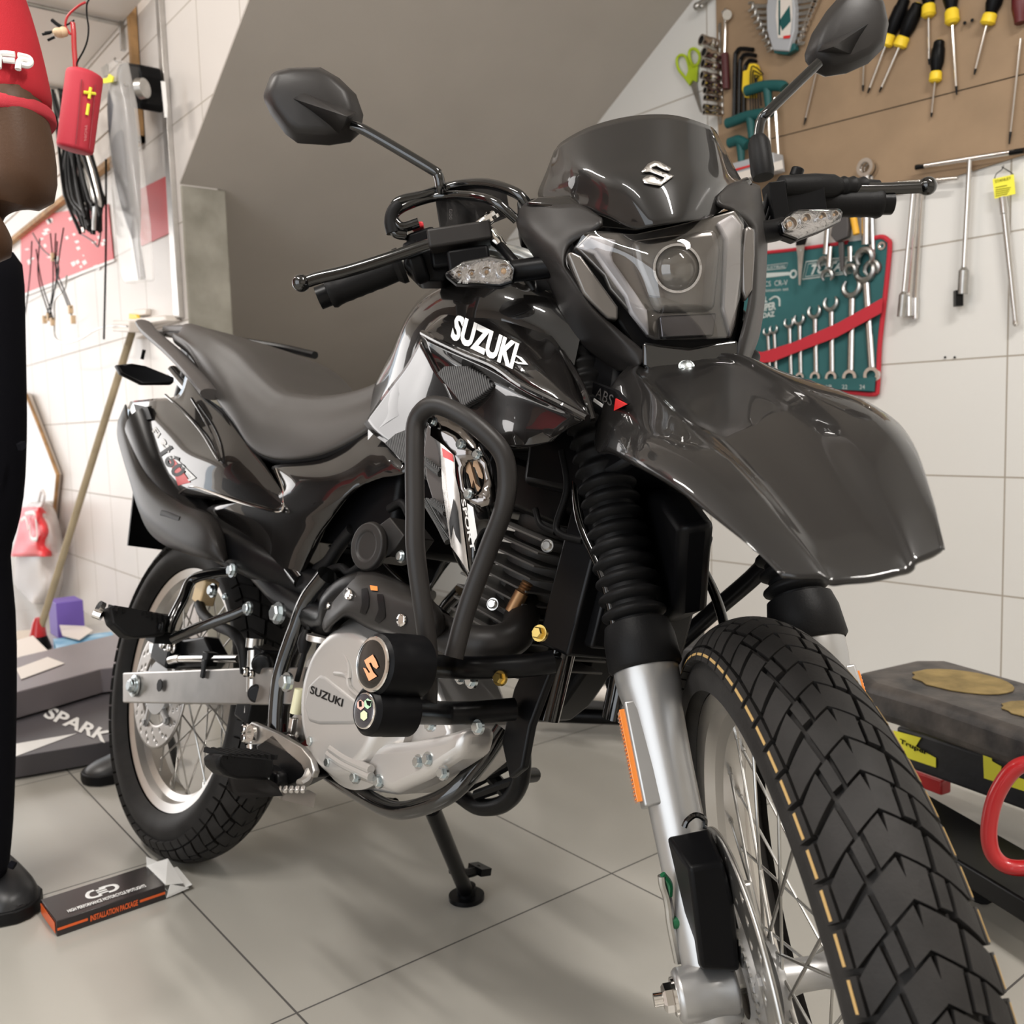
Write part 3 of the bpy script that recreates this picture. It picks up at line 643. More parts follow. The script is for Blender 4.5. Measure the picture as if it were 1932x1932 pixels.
m=M(); m.prism([Sx(u,v,.97) for u,v in [(820,376),(832,356),(878,354),(890,366),(886,372),(832,376)]],(-.060,0,0)); L(m,'reservoir_cap','satin','s',mc,bevel=.003)
m=M(); a=Sx(905,428,1.0); m.cyl(Sx(890,440,1.0),Sx(925,410,1.0),.008,n=14); m.bolt(Sx(925,415,1.0),(.2,-.4,.9),.009,.008); m.lathe([(0,.007),(.2,.0085),(.4,.007),(.6,.0085),(.8,.007),(1,.007)],Sx(920,435,1.0),Sx(948,468,1.0),14)
L(m,'banjo_bolt','chrome','s',mc)
tb([Sx(942,462,1.0),Sx(975,500,1.03),Sx(1005,540,1.03),Sx(1030,600,1.03)],.006,'brake_line','satin')
tb([Sx(790,420,.97),Sx(757,428,.97),Sx(741,405,.97),Sx(752,380,.97),Sx(800,368,.97),Sx(860,350,.97),Sx(920,347,1.0),Sx(975,365,1.03),Sx(1000,392,1.03)],.0062,'throttle_cable','blackgloss')
tb([Sx(768,445,.97),Sx(745,438,.97),Sx(745,405,.97),Sx(775,385,.97),Sx(830,370,.97),Sx(890,370,1.0),Sx(935,382,1.03),Sx(975,415,1.03)],.0058,'throttle_cable','blackgloss')
tb([Sx(742,440,.97),Sx(738,420,.97),Sx(742,400,.97),Sx(755,385,.97)],.0085,'cable_boot','rubber')
# ---- mirrors
def mirror(out,x,stem,rib,pivot,thick,glassoff):
    m=M(); O=[Sx(u,v,x) for u,v in out]; c=sum(O)/len(O)
    inn=[c+(p-c)*.80+V3([thick*.85,0,0]) for p in O]; inn2=[c+(p-c)*.38+V3([thick*1.05,0,.004]) for p in O]; back=[p+V3([-.010,0,0]) for p in O]
    n=len(O); vs=back+O+inn+inn2; fs=[tuple(range(n))]
    for a in range(3):
        for i in range(n): j=(i+1)%n; fs.append((a*n+i,a*n+j,(a+1)*n+j,(a+1)*n+i))
    fs.append(tuple(3*n+i for i in range(n))); m.add(vs,fs)
    o=L(m,'mirror','matte','s',bevel=.006,angle=50)
    g=M(); g.prism([c+(p-c)*.95+V3([-.0105,0,0]) for p in O],(-.001,0,0)); L(g,'mirror_glass',mat('mirror_silver',(.8,.8,.8),.03,1.),'s',o)
    r=M(); a,b,cc,d=[Sx(u,v,x+thick*q) for (u,v),q in rib[:4]]; r.add([a,b,cc,d,Sx(*rib[4][0],x+thick*rib[4][1])],[(0,1,4),(1,2,4),(2,3,4),(3,0,4)]); L(r,'mirror_rib','matte','s',o,solid=.002)
    s=tb(stem,.0062,'mirror_stem','blackgloss','s',o)
    return o
mirror([(512,137),(545,128),(605,127),(640,147),(672,178),(685,215),(680,248),(660,266),(620,272),(560,268),(538,252),(510,215),(495,183)],.955,
       [Sx(665,236,.97),Sx(700,252,.975),Sx(812,318,.985),Sx(826,330,.985),Sx(831,348,.985),Sx(832,362,.98)],
       [((541,182),.9),((575,176),1.1),((672,212),.9),((640,252),.75),((655,220),2.3)],None,.022,0)
mirror([(1520,100),(1533,62),(1560,20),(1590,-14),(1640,-20),(1668,2),(1677,45),(1668,90),(1640,118),(1600,136),(1560,142),(1538,132),(1522,112)],.905,
       [Sx(1545,118,.93),Sx(1520,142,.93),Sx(1455,205,.93),Sx(1437,225,.925),Sx(1430,260,.925)],
       [((1542,98),.9),((1552,84),1.1),((1652,36),.8),((1610,104),.7),((1572,88),2.2)],None,.022,0)
m=M(); m.lathe([(0,.013),(.15,.0145),(.85,.0135),(1,.009)],Sx(1440,335,.94),Sx(1430,258,.93),18); L(m,'mirror_boot','rubber','s')
# ---- indicators
def indicator(px,x,stalk,leds,nm='indicator_lens'):
    b=M(); b.tube(stalk,.0125,14,smooth=3); o=L(b,'indicator_stalk','black','s')
    c=sum(Sx(u,v,x) for u,v in px)/len(px); P=[Sx(u,v,x) for u,v in px]
    bd=M(); bd.prism([c+(p-c)*1.03-V3([.004,0,0]) for p in P],(-.022,0,0)); L(bd,'indicator_body','black','s',o,bevel=.004)
    g=M(); vs=[p-V3([.004,0,0]) for p in P]+[c+(p-c)*.86+V3([.010,0,0]) for p in P]; n=len(P)
    g.add(vs,[(i,(i+1)%n,n+(i+1)%n,n+i) for i in range(n)]+[tuple(n+i for i in range(n))]); L(g,nm,'lens','s',o,bevel=.002)
    r=M(); r.prism([c+(p-c)*.93-V3([.003,0,0]) for p in P],(.002,0,0)); L(r,'indicator_reflector','refl','s',o)
    l=M()
    for u,v,q in leds: q*=.32; l.lathe([(0,q),(.003,q*1.0),(.004,q*.5)],Sx(u,v,x-.001),Sx(u,v,x-.001)+V3([1,0,0]),16,absolute=True)
    L(l,'led',mat('led_amber',(.75,.50,.30),.3,.3),'s',o)
    l=M()
    for u,v,q in leds: q*=.34; l.lathe([(-.001,q*1.7),(.006,q*2.1),(.006,q*2.3),(-.001,q*1.9)],Sx(u,v,x),Sx(u,v,x)+V3([1,0,0]),20,absolute=True,cap=False)
    L(l,'led_cup','chrome','s',o)
indicator([(839,514),(868,494),(925,483),(962,492),(974,506),(970,530),(945,538),(862,533)],1.075,[Sx(968,512,1.055),Sx(1000,508,1.06),Sx(1040,503,1.07)],[(866,519,.005),(890,517,.0055),(918,514,.007),(950,512,.010)])
indicator([(1470,420),(1498,397),(1585,394),(1592,402),(1588,416),(1555,432),(1505,451),(1474,440)],1.075,[Sx(1478,430,1.055),Sx(1455,436,1.06),Sx(1425,440,1.07)],[(1488,424,.010),(1518,414,.007),(1548,410,.006),(1572,406,.005)])
# ---------------------------------------------------------------- body panels
def BG(P): return [B(u,v,y) for u,v,y in P]
# seat: sections along the bike, right half then mirrored
seat_secs=[ # x, z_top, z_edge(shoulder), z_low, w_top, w_low
 (-.20,1.035,1.020,.995,.070,.085),(-.12,1.022,1.005,.975,.095,.110),(-.02,1.000,.978,.943,.112,.122),(.08,.978,.950,.890,.122,.130),(.17,.950,.915,.838,.118,.134),(.25,.905,.872,.798,.110,.136),
 (.32,.868,.845,.757,.104,.136),(.38,.856,.838,.740,.100,.134),(.45,.852,.834,.738,.096,.130),(.53,.862,.842,.752,.086,.120),(.60,.888,.865,.785,.072,.105),(.66,.925,.895,.828,.060,.092),(.71,.962,.925,.880,.050,.080)]
rows=[]
for x,zt,ze,zl,wt,wl in seat_secs:
    rows.append([V3(p) for p in [(x,0,zt),(x,-wt*.55,zt-.002),(x,-wt*.92,(zt+ze)/2+.004),(x,-wt*1.06,ze-.012),(x,-(wt+wl)/2*1.06,(ze+zl)/2),(x,-wl*1.0,zl+.010),(x,-wl*.97,zl),(x,-wl*.80,zl-.004)]])
m=M(); m.surf(rows,4,5,mirror=True); seat=L(m,'seat','vinyl',angle=60)
m=M(); m.surf([[p+V3([0,.003,-.006]) for p in r[-3:]]+[r[-1]+V3([0,.012,-.030])] for r in rows],3,4,mirror=True); L(m,'seat_base','black',None,seat,solid=.004)
# grab rail
for mir in (1,-1):
    P=[B(u,v,y) for u,v,y in [(272,612,-.075),(284,628,-.095),(330,668,-.122),(372,712,-.138),(398,744,-.142)]]
    P=[p*V3([1,mir,1]) for p in P]; m=M(); m.tube(P,.017,14,smooth=5,flat=(.62,1.15,(0,0,1))); gr=L(m,'grab_rail','dull')
m=M(); P=[V3(p) for p in [(-.30,-.075,1.018),(-.315,-.04,1.028),(-.32,0,1.030),(-.315,.04,1.028),(-.30,.075,1.018)]]; m.tube(P,.016,12,flat=(1.3,.5,(1,0,0))); 
m.prism([(-.30,-.07,1.020),(-.12,-.085,1.0),(-.12,.085,1.0),(-.30,.07,1.020)],(0,0,.018)); L(m,'rear_carrier','dull',bevel=.006)
m=M(); m.tube([(-.30,.03,1.040),(-.22,.075,1.036),(-.10,.115,1.022),(.02,.125,1.0)],.008,10); L(m,'grab_rail','satin')
# tail cowl, muffler cover, side cover
TC=[BG([(246,757,-.118),(290,752,-.128),(335,745,-.122),(352,700,-.110)]),
    BG([(236,790,-.132),(285,790,-.146),(345,790,-.140),(385,745,-.118)]),
    BG([(262,842,-.140),(312,840,-.154),(375,838,-.150),(424,775,-.122)]),
    BG([(290,885,-.146),(342,880,-.158),(418,868,-.156),(458,818,-.126)]),
    BG([(315,918,-.148),(372,915,-.158),(452,905,-.156),(488,858,-.130)]),
    BG([(333,934,-.148),(412,932,-.156),(490,932,-.152),(512,895,-.134)]),
    BG([(345,938,-.144),(440,946,-.152),(528,964,-.146),(534,930,-.138)])]
m=M(); m.surf(TC,6,6); tail=twin(m,'tail_cowl','gloss',solid=.003,angle=40)
m=M(); m.tube([B(u,v,y) for u,v,y in [(333,936,-.150),(352,922,-.152),(372,920,-.156),(440,944,-.156),(490,958,-.154),(528,965,-.149),(535,950,-.142),(534,925,-.140),(520,885,-.136)]],.0022,8); L(m,'cowl_edge','chrome',None,tail)
m=M(); m.tube([B(u,v,y) for u,v,y in [(312,745,-.130),(345,775,-.140),(380,815,-.150),(413,868,-.161),(405,835,-.156),(385,790,-.145),(362,752,-.133)]],.0024,8); L(m,'cowl_crease','gloss',None,tail)
m=M(); m.prism([B(u,v,-.150) for u,v in [(252,762),(278,768),(286,790),(262,796)]],(0,.012,0)); L(m,'cowl_vent','black',None,tail)
MC=[BG([(236,762,-.125),(226,785,-.140),(222,800,-.145),(240,800,-.118)]),
    BG([(245,800,-.148),(230,815,-.160),(222,830,-.150),(236,840,-.118)]),
    BG([(292,905,-.158),(262,900,-.176),(243,900,-.165),(250,915,-.120)]),
    BG([(345,948,-.160),(310,955,-.184),(268,965,-.178),(270,985,-.125)]),
    BG([(395,968,-.160),(370,985,-.186),(315,1012,-.184),(300,1022,-.130)]),
    BG([(420,1000,-.158),(400,1020,-.184),(370,1045,-.182),(350,1045,-.130)]),
    BG([(432,1055,-.150),(425,1060,-.165),(418,1062,-.165),(405,1058,-.135)])]
m=M(); m.surf(MC,5,6); muf=L(m,'exhaust_cover','matte',solid=.004,angle=50)
m=M(); m.tube([B(u,v,-.186) for u,v in [(305,968),(318,972),(332,978),(340,981)]],.006,10,flat=(.5,1,(0,1,0))); L(m,'cover_slot','black',None,muf)
m=M(); m.tube([(-.14,-.115,.80),(0.0,-.12,.70),(.18,-.12,.62),(.36,-.12,.585),(.50,-.10,.56),(.64,-.11,.545)],lambda t:.052-.030*t,20); L(m,'muffler','satin')
SC_=[BG([(512,890,-.128),(520,878,-.132),(600,869,-.120),(650,846,-.110),(690,813,-.100),(728,830,-.108),(768,886,-.120)]),
     BG([(528,930,-.138),(560,915,-.142),(620,905,-.136),(670,885,-.125),(700,862,-.118),(732,872,-.122),(760,893,-.122)]),
     BG([(430,945,-.142),(520,966,-.142),(600,952,-.142),(650,930,-.134),(685,905,-.126),(715,893,-.124),(745,898,-.122)]),
     BG([(390,962,-.138),(500,1000,-.138),(580,990,-.138),(625,970,-.132),(655,940,-.126),(685,915,-.124),(715,903,-.122)]),
     BG([(418,990,-.132),(480,1040,-.132),(545,1050,-.132),(590,1025,-.128),(612,985,-.124),(640,950,-.122),(670,925,-.120)]),
     BG([(428,1040,-.126),(470,1070,-.126),(520,1095,-.126),(560,1085,-.124),(585,1045,-.122),(605,1010,-.120),(630,975,-.118)]),
     BG([(432,1056,-.120),(470,1078,-.120),(510,1098,-.120),(545,1116,-.120),(570,1085,-.118),(592,1045,-.116),(612,1005,-.114)])]
m=M(); m.surf(SC_,5,5); side=twin(m,'side_cover','gloss',solid=.003,angle=50)
# number plate bracket, rear indicator and tail light behind
m=M(); m.prism([(-.235,-.10,.78),(-.235,.10,.78),(-.20,.10,.56),(-.20,-.10,.56)],(-.006,0,0)); L(m,'number_plate_bracket','black')
m=M(); m.prism([B(u,v,y) for u,v,y in [(213,691,-.225),(222,708,-.225),(262,728,-.20),(322,728,-.15),(324,716,-.15),(268,694,-.20),(240,690,-.22)]],(.014,0,.004)); L(m,'rear_indicator','black',bevel=.004)
m=M(); m.tube([B(272,660,-.06),B(268,678,-.06)],.004,8,smooth=1); m.tube([(-.10,-.05,.98),(-.16,-.04,.84),(-.21,0,.76)],.035,12); L(m,'rear_mudguard_stay','black')
# ---- fuel tank
TK=[[(.58,0,.905),(.58,-.06,.898),(.60,-.10,.86),(.62,-.115,.80),(.63,-.118,.77)],
    [(.63,0,.970),(.63,-.07,.955),(.645,-.112,.90),(.66,-.125,.83),(.67,-.128,.785)],
    [(.70,0,1.010),(.70,-.085,.990),(.71,-.135,.940),(.72,-.140,.86),(.73,-.138,.80)],
    [(.78,0,1.022),(.79,-.095,1.000),(.80,-.150,.952),(.80,-.150,.87),(.80,-.145,.81)],
    [(.86,0,1.018),(.87,-.098,.995),(.875,-.155,.948),(.87,-.155,.87),(.87,-.150,.81)],
    [(.94,0,1.000),(.94,-.085,.975),(.945,-.135,.930),(.94,-.14,.86),(.94,-.14,.80)],
    [(1.0,0,.975),(1.0,-.06,.955),(1.0,-.10,.91),(1.0,-.11,.85),(1.0,-.115,.79)]]
m=M(); m.surf([[V3(p) for p in r] for r in TK],4,5,mirror=True); tank=L(m,'fuel_tank','gloss',angle=60)
m=M(); m.lathe([(0,.045),(.008,.045),(.012,.038),(.012,0)],(.80,0,1.018),(.80,0,2.018),32,absolute=True); L(m,'fuel_cap','satin',None,tank)
# tank shroud: upper blade with the maker's name, lower edge creased
SH=[BG([(828,583,-.125),(868,560,-.115),(905,548,-.095),(948,535,-.07)]),
    BG([(800,625,-.165),(832,600,-.160),(880,578,-.140),(960,562,-.10)]),
    BG([(803,632,-.170),(850,630,-.172),(915,602,-.158),(1010,602,-.115)]),
    BG([(858,658,-.182),(905,660,-.186),(965,640,-.176),(1050,645,-.128)]),
    BG([(935,690,-.196),(975,695,-.202),(1025,690,-.190),(1085,700,-.145)]),
    BG([(985,725,-.206),(1020,732,-.212),(1058,730,-.205),(1100,735,-.165)]),
    BG([(1060,762,-.214),(1080,768,-.216),(1098,768,-.208),(1112,768,-.180)]),
    BG([(1100,786,-.215),(1106,789,-.215),(1113,791,-.205),(1120,792,-.185)])]
m=M(); m.surf(SH,6,6); shroud=twin(m,'tank_shroud','gloss',solid=.003,angle=50)
m=M(); m.tube([p+V3([0,-.001,0]) for p in [B(798,628,-.171),B(830,645,-.179),B(880,668,-.188),B(935,691,-.198),B(985,726,-.208),B(1050,758,-.215),B(1110,789,-.217)]],.0035,8); L(m,'shroud_edge','gloss',None,shroud)
m=M(); m.tube([B(1060,665,-.135),B(1085,705,-.16),B(1104,745,-.19),B(1119,792,-.19)],.0035,8); L(m,'shroud_edge','gloss',None,shroud)
# recessed side under the blade
RS=[BG([(798,632,-.166),(850,658,-.172),(930,694,-.186),(1000,738,-.196),(1105,790,-.206)]),
    BG([(812,668,-.160),(860,690,-.160),(930,722,-.172),(1000,755,-.188),(1098,797,-.204)]),
    BG([(830,705,-.160),(875,735,-.162),(940,765,-.172),(1000,785,-.188),(1080,805,-.200)]),
    BG([(850,745,-.160),(885,775,-.164),(940,795,-.172),(990,812,-.186),(1060,818,-.196)]),
    BG([(868,790,-.158),(900,815,-.162),(940,838,-.170),(985,845,-.178),(1045,832,-.190)])]
m=M(); m.surf(RS,5,5); rside=twin(m,'shroud_side','gloss',solid=.003,angle=50)
# knee panel in front of the seat (brown reflection) and its corner
KP=[BG([(798,640,-.160),(770,690,-.142),(735,735,-.128),(690,800,-.118)]),
    BG([(812,668,-.162),(790,710,-.148),(755,765,-.134),(700,812,-.120)]),
    BG([(830,700,-.162),(808,740,-.152),(775,790,-.138),(716,826,-.122)]),
    BG([(868,752,-.160),(850,775,-.154),(800,818,-.142),(735,840,-.124)]),
    BG([(880,790,-.156),(870,815,-.152),(820,850,-.142),(762,872,-.126)])]
m=M(); m.surf(KP,5,5); knee=twin(m,'knee_panel','gloss',solid=.003,angle=50)
# fine ribbed grey inlays
def ribbed(name,out,lift,y,parent=None,n=14,mt='mesh'):
    P=[B(u,v,y) for u,v in out]; m=M(); m.prism(P,(0,.010,0)); return L(m,name,mt,bevel=.002,parent=parent)
def ribmat(name,ang,sc,col=(.075,.073,.073)):
    q=mat(name,col,.5); nt=q.node_tree; b=nt.nodes['Principled BSDF']; tc=nt.nodes.new('ShaderNodeTexCoord'); mp=nt.nodes.new('ShaderNodeMapping'); mp.inputs['Rotation'].default_value=(0,ang,0)
    w_=nt.nodes.new('ShaderNodeTexWave'); w_.inputs['Scale'].default_value=sc; w_.bands_direction='X'; bp=nt.nodes.new('ShaderNodeBump'); bp.inputs['Strength'].default_value=1; bp.inputs['Distance'].default_value=.004
    r=nt.nodes.new('ShaderNodeValToRGB'); r.color_ramp.elements[0].color=(*[c*.35 for c in col],1); r.color_ramp.elements[1].color=(*[c*1.9 for c in col],1)
    nt.links.new(tc.outputs['Object'],mp.inputs[0]); nt.links.new(mp.outputs[0],w_.inputs[0]); nt.links.new(w_.outputs[0],bp.inputs['Height']); nt.links.new(bp.outputs[0],b.inputs['Normal']); nt.links.new(w_.outputs[0],r.inputs[0]); nt.links.new(r.outputs[0],b.inputs['Base Color']); return q
RB=ribmat('ribbed_grey_plastic',.5,95)
ribbed('ribbed_inlay',[(823,704),(838,690),(880,690),(915,708),(930,728),(905,748),(872,768),(862,752)],0,-.178,mt=RB)
ribbed('ribbed_inlay',[(724,836),(745,818),(775,806),(800,802),(815,830),(815,870),(800,905),(775,888)],0,-.150,mt=RB)
# lower shroud blade: silver face, textured back piece
m=M(); LS=[BG([(808,800,-.180),(830,808,-.192),(858,815,-.200),(880,830,-.195)]),
    BG([(826,850,-.186),(842,850,-.200),(866,855,-.206),(900,880,-.196)]),
    BG([(831,900,-.188),(850,900,-.204),(876,905,-.208),(915,930,-.194)]),
    BG([(838,960,-.190),(858,960,-.206),(886,962,-.208),(930,985,-.192)]),
    BG([(848,1020,-.190),(866,1020,-.204),(892,1022,-.206),(920,1035,-.190)]),
    BG([(862,1060,-.190),(874,1062,-.200),(892,1064,-.202),(906,1068,-.190)]),
    BG([(883,1092,-.190),(885,1093,-.193),(888,1094,-.193),(891,1094,-.190)])]
m.surf(LS,5,5); blade=twin(m,'shroud_blade','blackgloss',solid=.003,angle=50)
m=M(); m.prism([B(u,v,-.178) for u,v in [(805,800),(828,812),(830,850),(836,900),(846,990),(856,1030),(842,1010),(820,960),(803,905),(798,850)]],(0,.02,0)); L(m,'shroud_inner','dull',bevel=.003)
for P in ([(800,868),(815,880),(832,893)],[(815,946),(830,957),(842,968)],[(803,945),(815,965),(830,990),(846,1022)]):
    m=M(); m.tube([B(u,v,-.184) for u,v in P],.0048,10); L(m,'ribbed_strip',ribmat('ribbed_strip',.9,240,(.13,.13,.13)))
# dark core: airbox, frame spine, radiator guard, inner mudguard
m=M(); m.box((.42,0,.70),(.55,.20,.16)); m.box((.20,0,.78),(.50,.18,.12)); m.box((.92,0,.82),(.26,.18,.12)); m.box((.86,0,.74),(.34,.16,.10)); m.box((.55,0,.78),(.30,.15,.10)); L(m,'air_box','black',bevel=.01)
m=M(); m.prism([(.93,-.10,.84),(1.10,-.10,.80),(1.12,-.10,.76),(1.02,-.10,.71),(.93,-.10,.72)],(0,.20,0)); m.box((1.02,0,.88),(.12,.10,.20)); L(m,'steering_head','satin',bevel=.01)
m=M(); m.prism([S(u,v,-.010) for u,v in [(1195,900),(1310,930),(1352,985),(1345,1050),(1338,1150),(1300,1168),(1225,1172),(1190,1150)]],(0,-.035,0)); L(m,'mudflap','black','s',bevel=.01)
# ---- frame tubes
def bt(P,r,name='frame_tube',mt='blackgloss',parent=None,**k):
    m=M(); m.tube(P,r,14,**k); return L(m,name,mt,None,parent)
for s_ in (-1,1):
    fy=lambda p: V3(p)*V3([1,s_,1])
    bt([fy(B(618,1085,-.125)),fy(B(585,1130,-.125)),fy(B(560,1195,-.125)),fy(B(535,1270,-.125)),fy(B(527,1335,-.125)),fy(B(525,1400,-.125))],.0155)
    if s_>0: bt([fy(B(520,1425,-.115)),fy(B(590,1440,-.115)),fy(B(660,1485,-.115)),fy(B(730,1524,-.115)),fy(B(780,1526,-.115)),fy(B(850,1497,-.11)),fy(B(905,1440,-.09)),fy(B(950,1375,-.07))],.0110)
    bt([fy(p) for p in [(1.02,-.04,.90),(1.02,-.045,.75),(1.0,-.055,.60),(.985,-.06,.46)]],.016)
    bt([fy(B(1085,870,-.09)),fy(B(1095,980,-.10)),fy(B(1140,1090,-.10)),fy(B(1165,1195,-.10))],.006)
    bt([fy(p) for p in [(-.20,-.07,.93),(.10,-.09,.80),(.38,-.11,.62),(.52,-.12,.56)]],.012)
bt([B(640,1480,-.09),B(700,1510,-.09),B(745,1516,-.09)],.007)
# ---- swingarm, shock, chain
m=M(); m.prism([B(231,1269,-.128),B(231,1326,-.128),B(450,1330,-.128),B(640,1330,-.128),B(640,1258,-.128),B(450,1260,-.128)],(0,.022,0)); sw=L(m,'swingarm','alu',bevel=.003)
m=M(); a=B(255,1294,-.130); m.lathe([(0,.020),(.003,.020),(.004,.013),(.010,.012),(.011,.006)],a,a+V3([0,-1,0]),28,absolute=True); m.bolt(a-V3([0,.004,0]),(0,-1,0),.011,.010); L(m,'axle_nut','zinc',None,sw)
m=M(); a=B(302,1293,-.131); m.lathe([(0,.011),(.0015,.011),(.0015,.007)],a,a+V3([0,-1,0]),8,absolute=True); L(m,'adjuster_hole','black',None,sw)
m=M(); m.prism([(-.04,.106,.33),(-.04,.106,.28),(.42,.106,.36),(.42,.106,.41)],(0,.022,0)); L(m,'swingarm','alu',bevel=.003)
m=M(); m.lathe([(0,.022),(.02,.025),(.2,.025),(.22,.03),(.24,.028)]+sum([[(.25+.014*k,.026),(.257+.014*k,.034)] for k in range(8)],[])+[(.37,.022)],(.44,0,.36),unit(V3([.02,0,1]))+V3([.44,0,.36]),20,absolute=True); L(m,'shock_absorber','satin')
m=M(); m.tube([(-.02,.075,.30),(.3,.075,.36),(.6,.075,.40)],.012,8,flat=(1,.5,(0,0,1))); m.lathe([(-.003,.075),(.003,.075)],(0,.08,.311),(0,1.08,.311),40,absolute=True); L(m,'drive_chain','steel')
# rear brake: caliper, link rod, hose
m=M(); m.box(B(325,1225,-.095),(.075,.045,.055),rot([0,1,0],.1)); m.prism([B(u,v,-.10) for u,v in [(290,1215),(335,1208),(385,1200),(405,1240),(388,1262),(330,1262),(305,1250)]],(0,.03,0)); rc=L(m,'rear_brake_caliper','satin',bevel=.005)
m=M(); m.prism([B(u,v,-.112) for u,v in [(281,1214),(300,1216),(303,1236),(290,1240),(281,1232)]],(0,.02,0)); m.bolt(B(315,1215,-.115),(0,-1,0),.010,.012); m.bolt(B(326,1222,-.112),(0,-1,0),.008,.010); m.prism([B(u,v,-.09) for u,v in [(310,1240),(360,1243),(360,1262),(315,1258)]],(0,.02,0)); L(m,'caliper_mount','chrome',None,rc,bevel=.002)
bt([B(326,1243,-.118),B(380,1243,-.118),B(450,1243,-.118)],.0062,'brake_torque_rod','chrome')
bt([B(322,1246,-.118),B(332,1243,-.118),B(340,1243,-.118)],.0075,'rod_joint','chrome')
m=M(); m.box(B(396,1243,-.118),(.020,.02,.022)); m.box(B(384,1262,-.131),(.012,.004,.030)); L(m,'hose_clamp','black',bevel=.002)
bt([B(376,1140,-.10),B(385,1160,-.11),B(410,1180,-.12),B(440,1195,-.125),B(458,1222,-.125),B(464,1270,-.12)],.0088,'brake_hose','rubber')
m=M(); m.box(B(388,1115,-.09),(.035,.028,.045),rot([0,1,0],.2)); tk=L(m,'relay_block',mat('cream_plastic',(.62,.45,.25),.5),bevel=.003)
m=M(); m.bolt(B(402,1114,-.115),(0,-1,0),.009,.008,hexa=False); L(m,'screw','zinc',None,tk)
# rear foot peg and its triangular bracket
bt([B(440,1078,-.13),B(400,1082,-.138),B(362,1095,-.150),B(345,1130,-.168),B(325,1170,-.185),B(318,1195,-.190)],.0085,'peg_bracket')
bt([B(468,1148,-.13),B(440,1160,-.145),B(400,1175,-.165),B(360,1190,-.180),B(328,1205,-.188)],.0085,'peg_bracket')
def peg(P,name,th,caps=None,y=0):
    m=M(); m.prism(P,th); return L(m,name,'rubber',bevel=.005)
pg=peg([B(u,v,yy) for u,v,yy in [(190,1148,-.285),(204,1147,-.28),(232,1152,-.26),(300,1163,-.20),(296,1203,-.20),(240,1207,-.25),(222,1203,-.262),(198,1180,-.283)]],'rear_foot_peg',(.030,0,.008))
m=M()
for k in range(9):
    t=k/8; p=B(206+88*t,1149+15*t,-.278+.07*t); m.box(p+V3([.018,0,.004]),(.040,.0035,.006))
L(m,'peg_rib','rubber',None,pg)
m=M(); m.cyl(B(178,1157,-.297),B(192,1162,-.288),.0075,n=16); m.cyl(B(186,1143,-.292),B(194,1147,-.285),.009,n=16); L(m,'peg_end','chrome',None,pg)
m=M(); m.box(B(304,1186,-.195),(.035,.030,.045)); m.bolt(B(303,1182,-.213),(0,-1,0),.006,.004,hexa=False); L(m,'peg_hinge','satin',bevel=.004)
# rider foot peg, brake pedal
pg=peg([B(u,v,yy) for u,v,yy in [(380,1424,-.295),(395,1420,-.29),(490,1424,-.205),(492,1450,-.205),(480,1468,-.213),(425,1466,-.26),(398,1458,-.28),(384,1445,-.292)]],'foot_peg',(.036,0,.006))
m=M()
for k in range(8):
    t=k/7; p=B(395+88*t,1421+2*t,-.285+.075*t); m.box(p+V3([.020,0,.005]),(.040,.005,.006),rot([0,0,1],.35))
L(m,'peg_rib','rubber',None,pg)
m=M(); m.prism([B(u,v,-.215) for u,v in [(432,1462),(500,1466),(512,1490),(440,1496),(428,1490)]],(.03,0,0)); L(m,'peg_underside','satin',bevel=.004,parent=pg)
m=M(); m.prism([B(u,v,-.19) for u,v in [(486,1440),(500,1444),(520,1458),(522,1482),(505,1492),(484,1480)]],(0,.02,0)); m.prism([B(u,v,-.165) for u,v in [(480,1405),(515,1380),(560,1430),(590,1465),(520,1500),(500,1480)]],(0,.03,0)); hb=L(m,'peg_hinge','satin',bevel=.005)
m=M(); a=B(500,1468,-.196); m.lathe([(0,.011),(.004,.011),(.005,.009)],a,a+V3([0,-1,0]),24,absolute=True); L(m,'hinge_pin','zinc',None,hb)
m=M(); m.prism([B(u,v,-.165) for u,v in [(461,1375),(474,1362),(520,1382),(568,1410),(586,1432),(592,1456),(588,1468),(576,1462),(568,1444),(545,1424),(500,1405),(466,1404)]],(0,.010,0)); pd=L(m,'brake_pedal','alu',bevel=.002)
m=M(); m.tube([B(586,1455,-.160),B(578,1472,-.168),B(566,1480,-.178)],.007,10); L(m,'pedal_arm','alu',None,pd)
m=M(); m.prism([B(u,v,-.185) for u,v in [(519,1487),(527,1486),(583,1489),(578,1518),(518,1503)]],(.018,0,0))
for k in range(5): m.cyl(B(529+11*k,1485,-.183),B(527+11*k,1494,-.187),.0035,n=8)
L(m,'pedal_plate','alu',None,pd,bevel=.001)
m=M(); a=B(477,1384,-.168); m.lathe([(0,.012),(.005,.012),(.005,.007),(.002,.007)],a,a+V3([0,-1,0]),20,absolute=True); m.tube([B(470,1405,-.16),B(472,1425,-.16)],.007,8,smooth=1,flat=(1,.4,(1,0,0))); L(m,'pedal_pivot','chrome',None,pd)
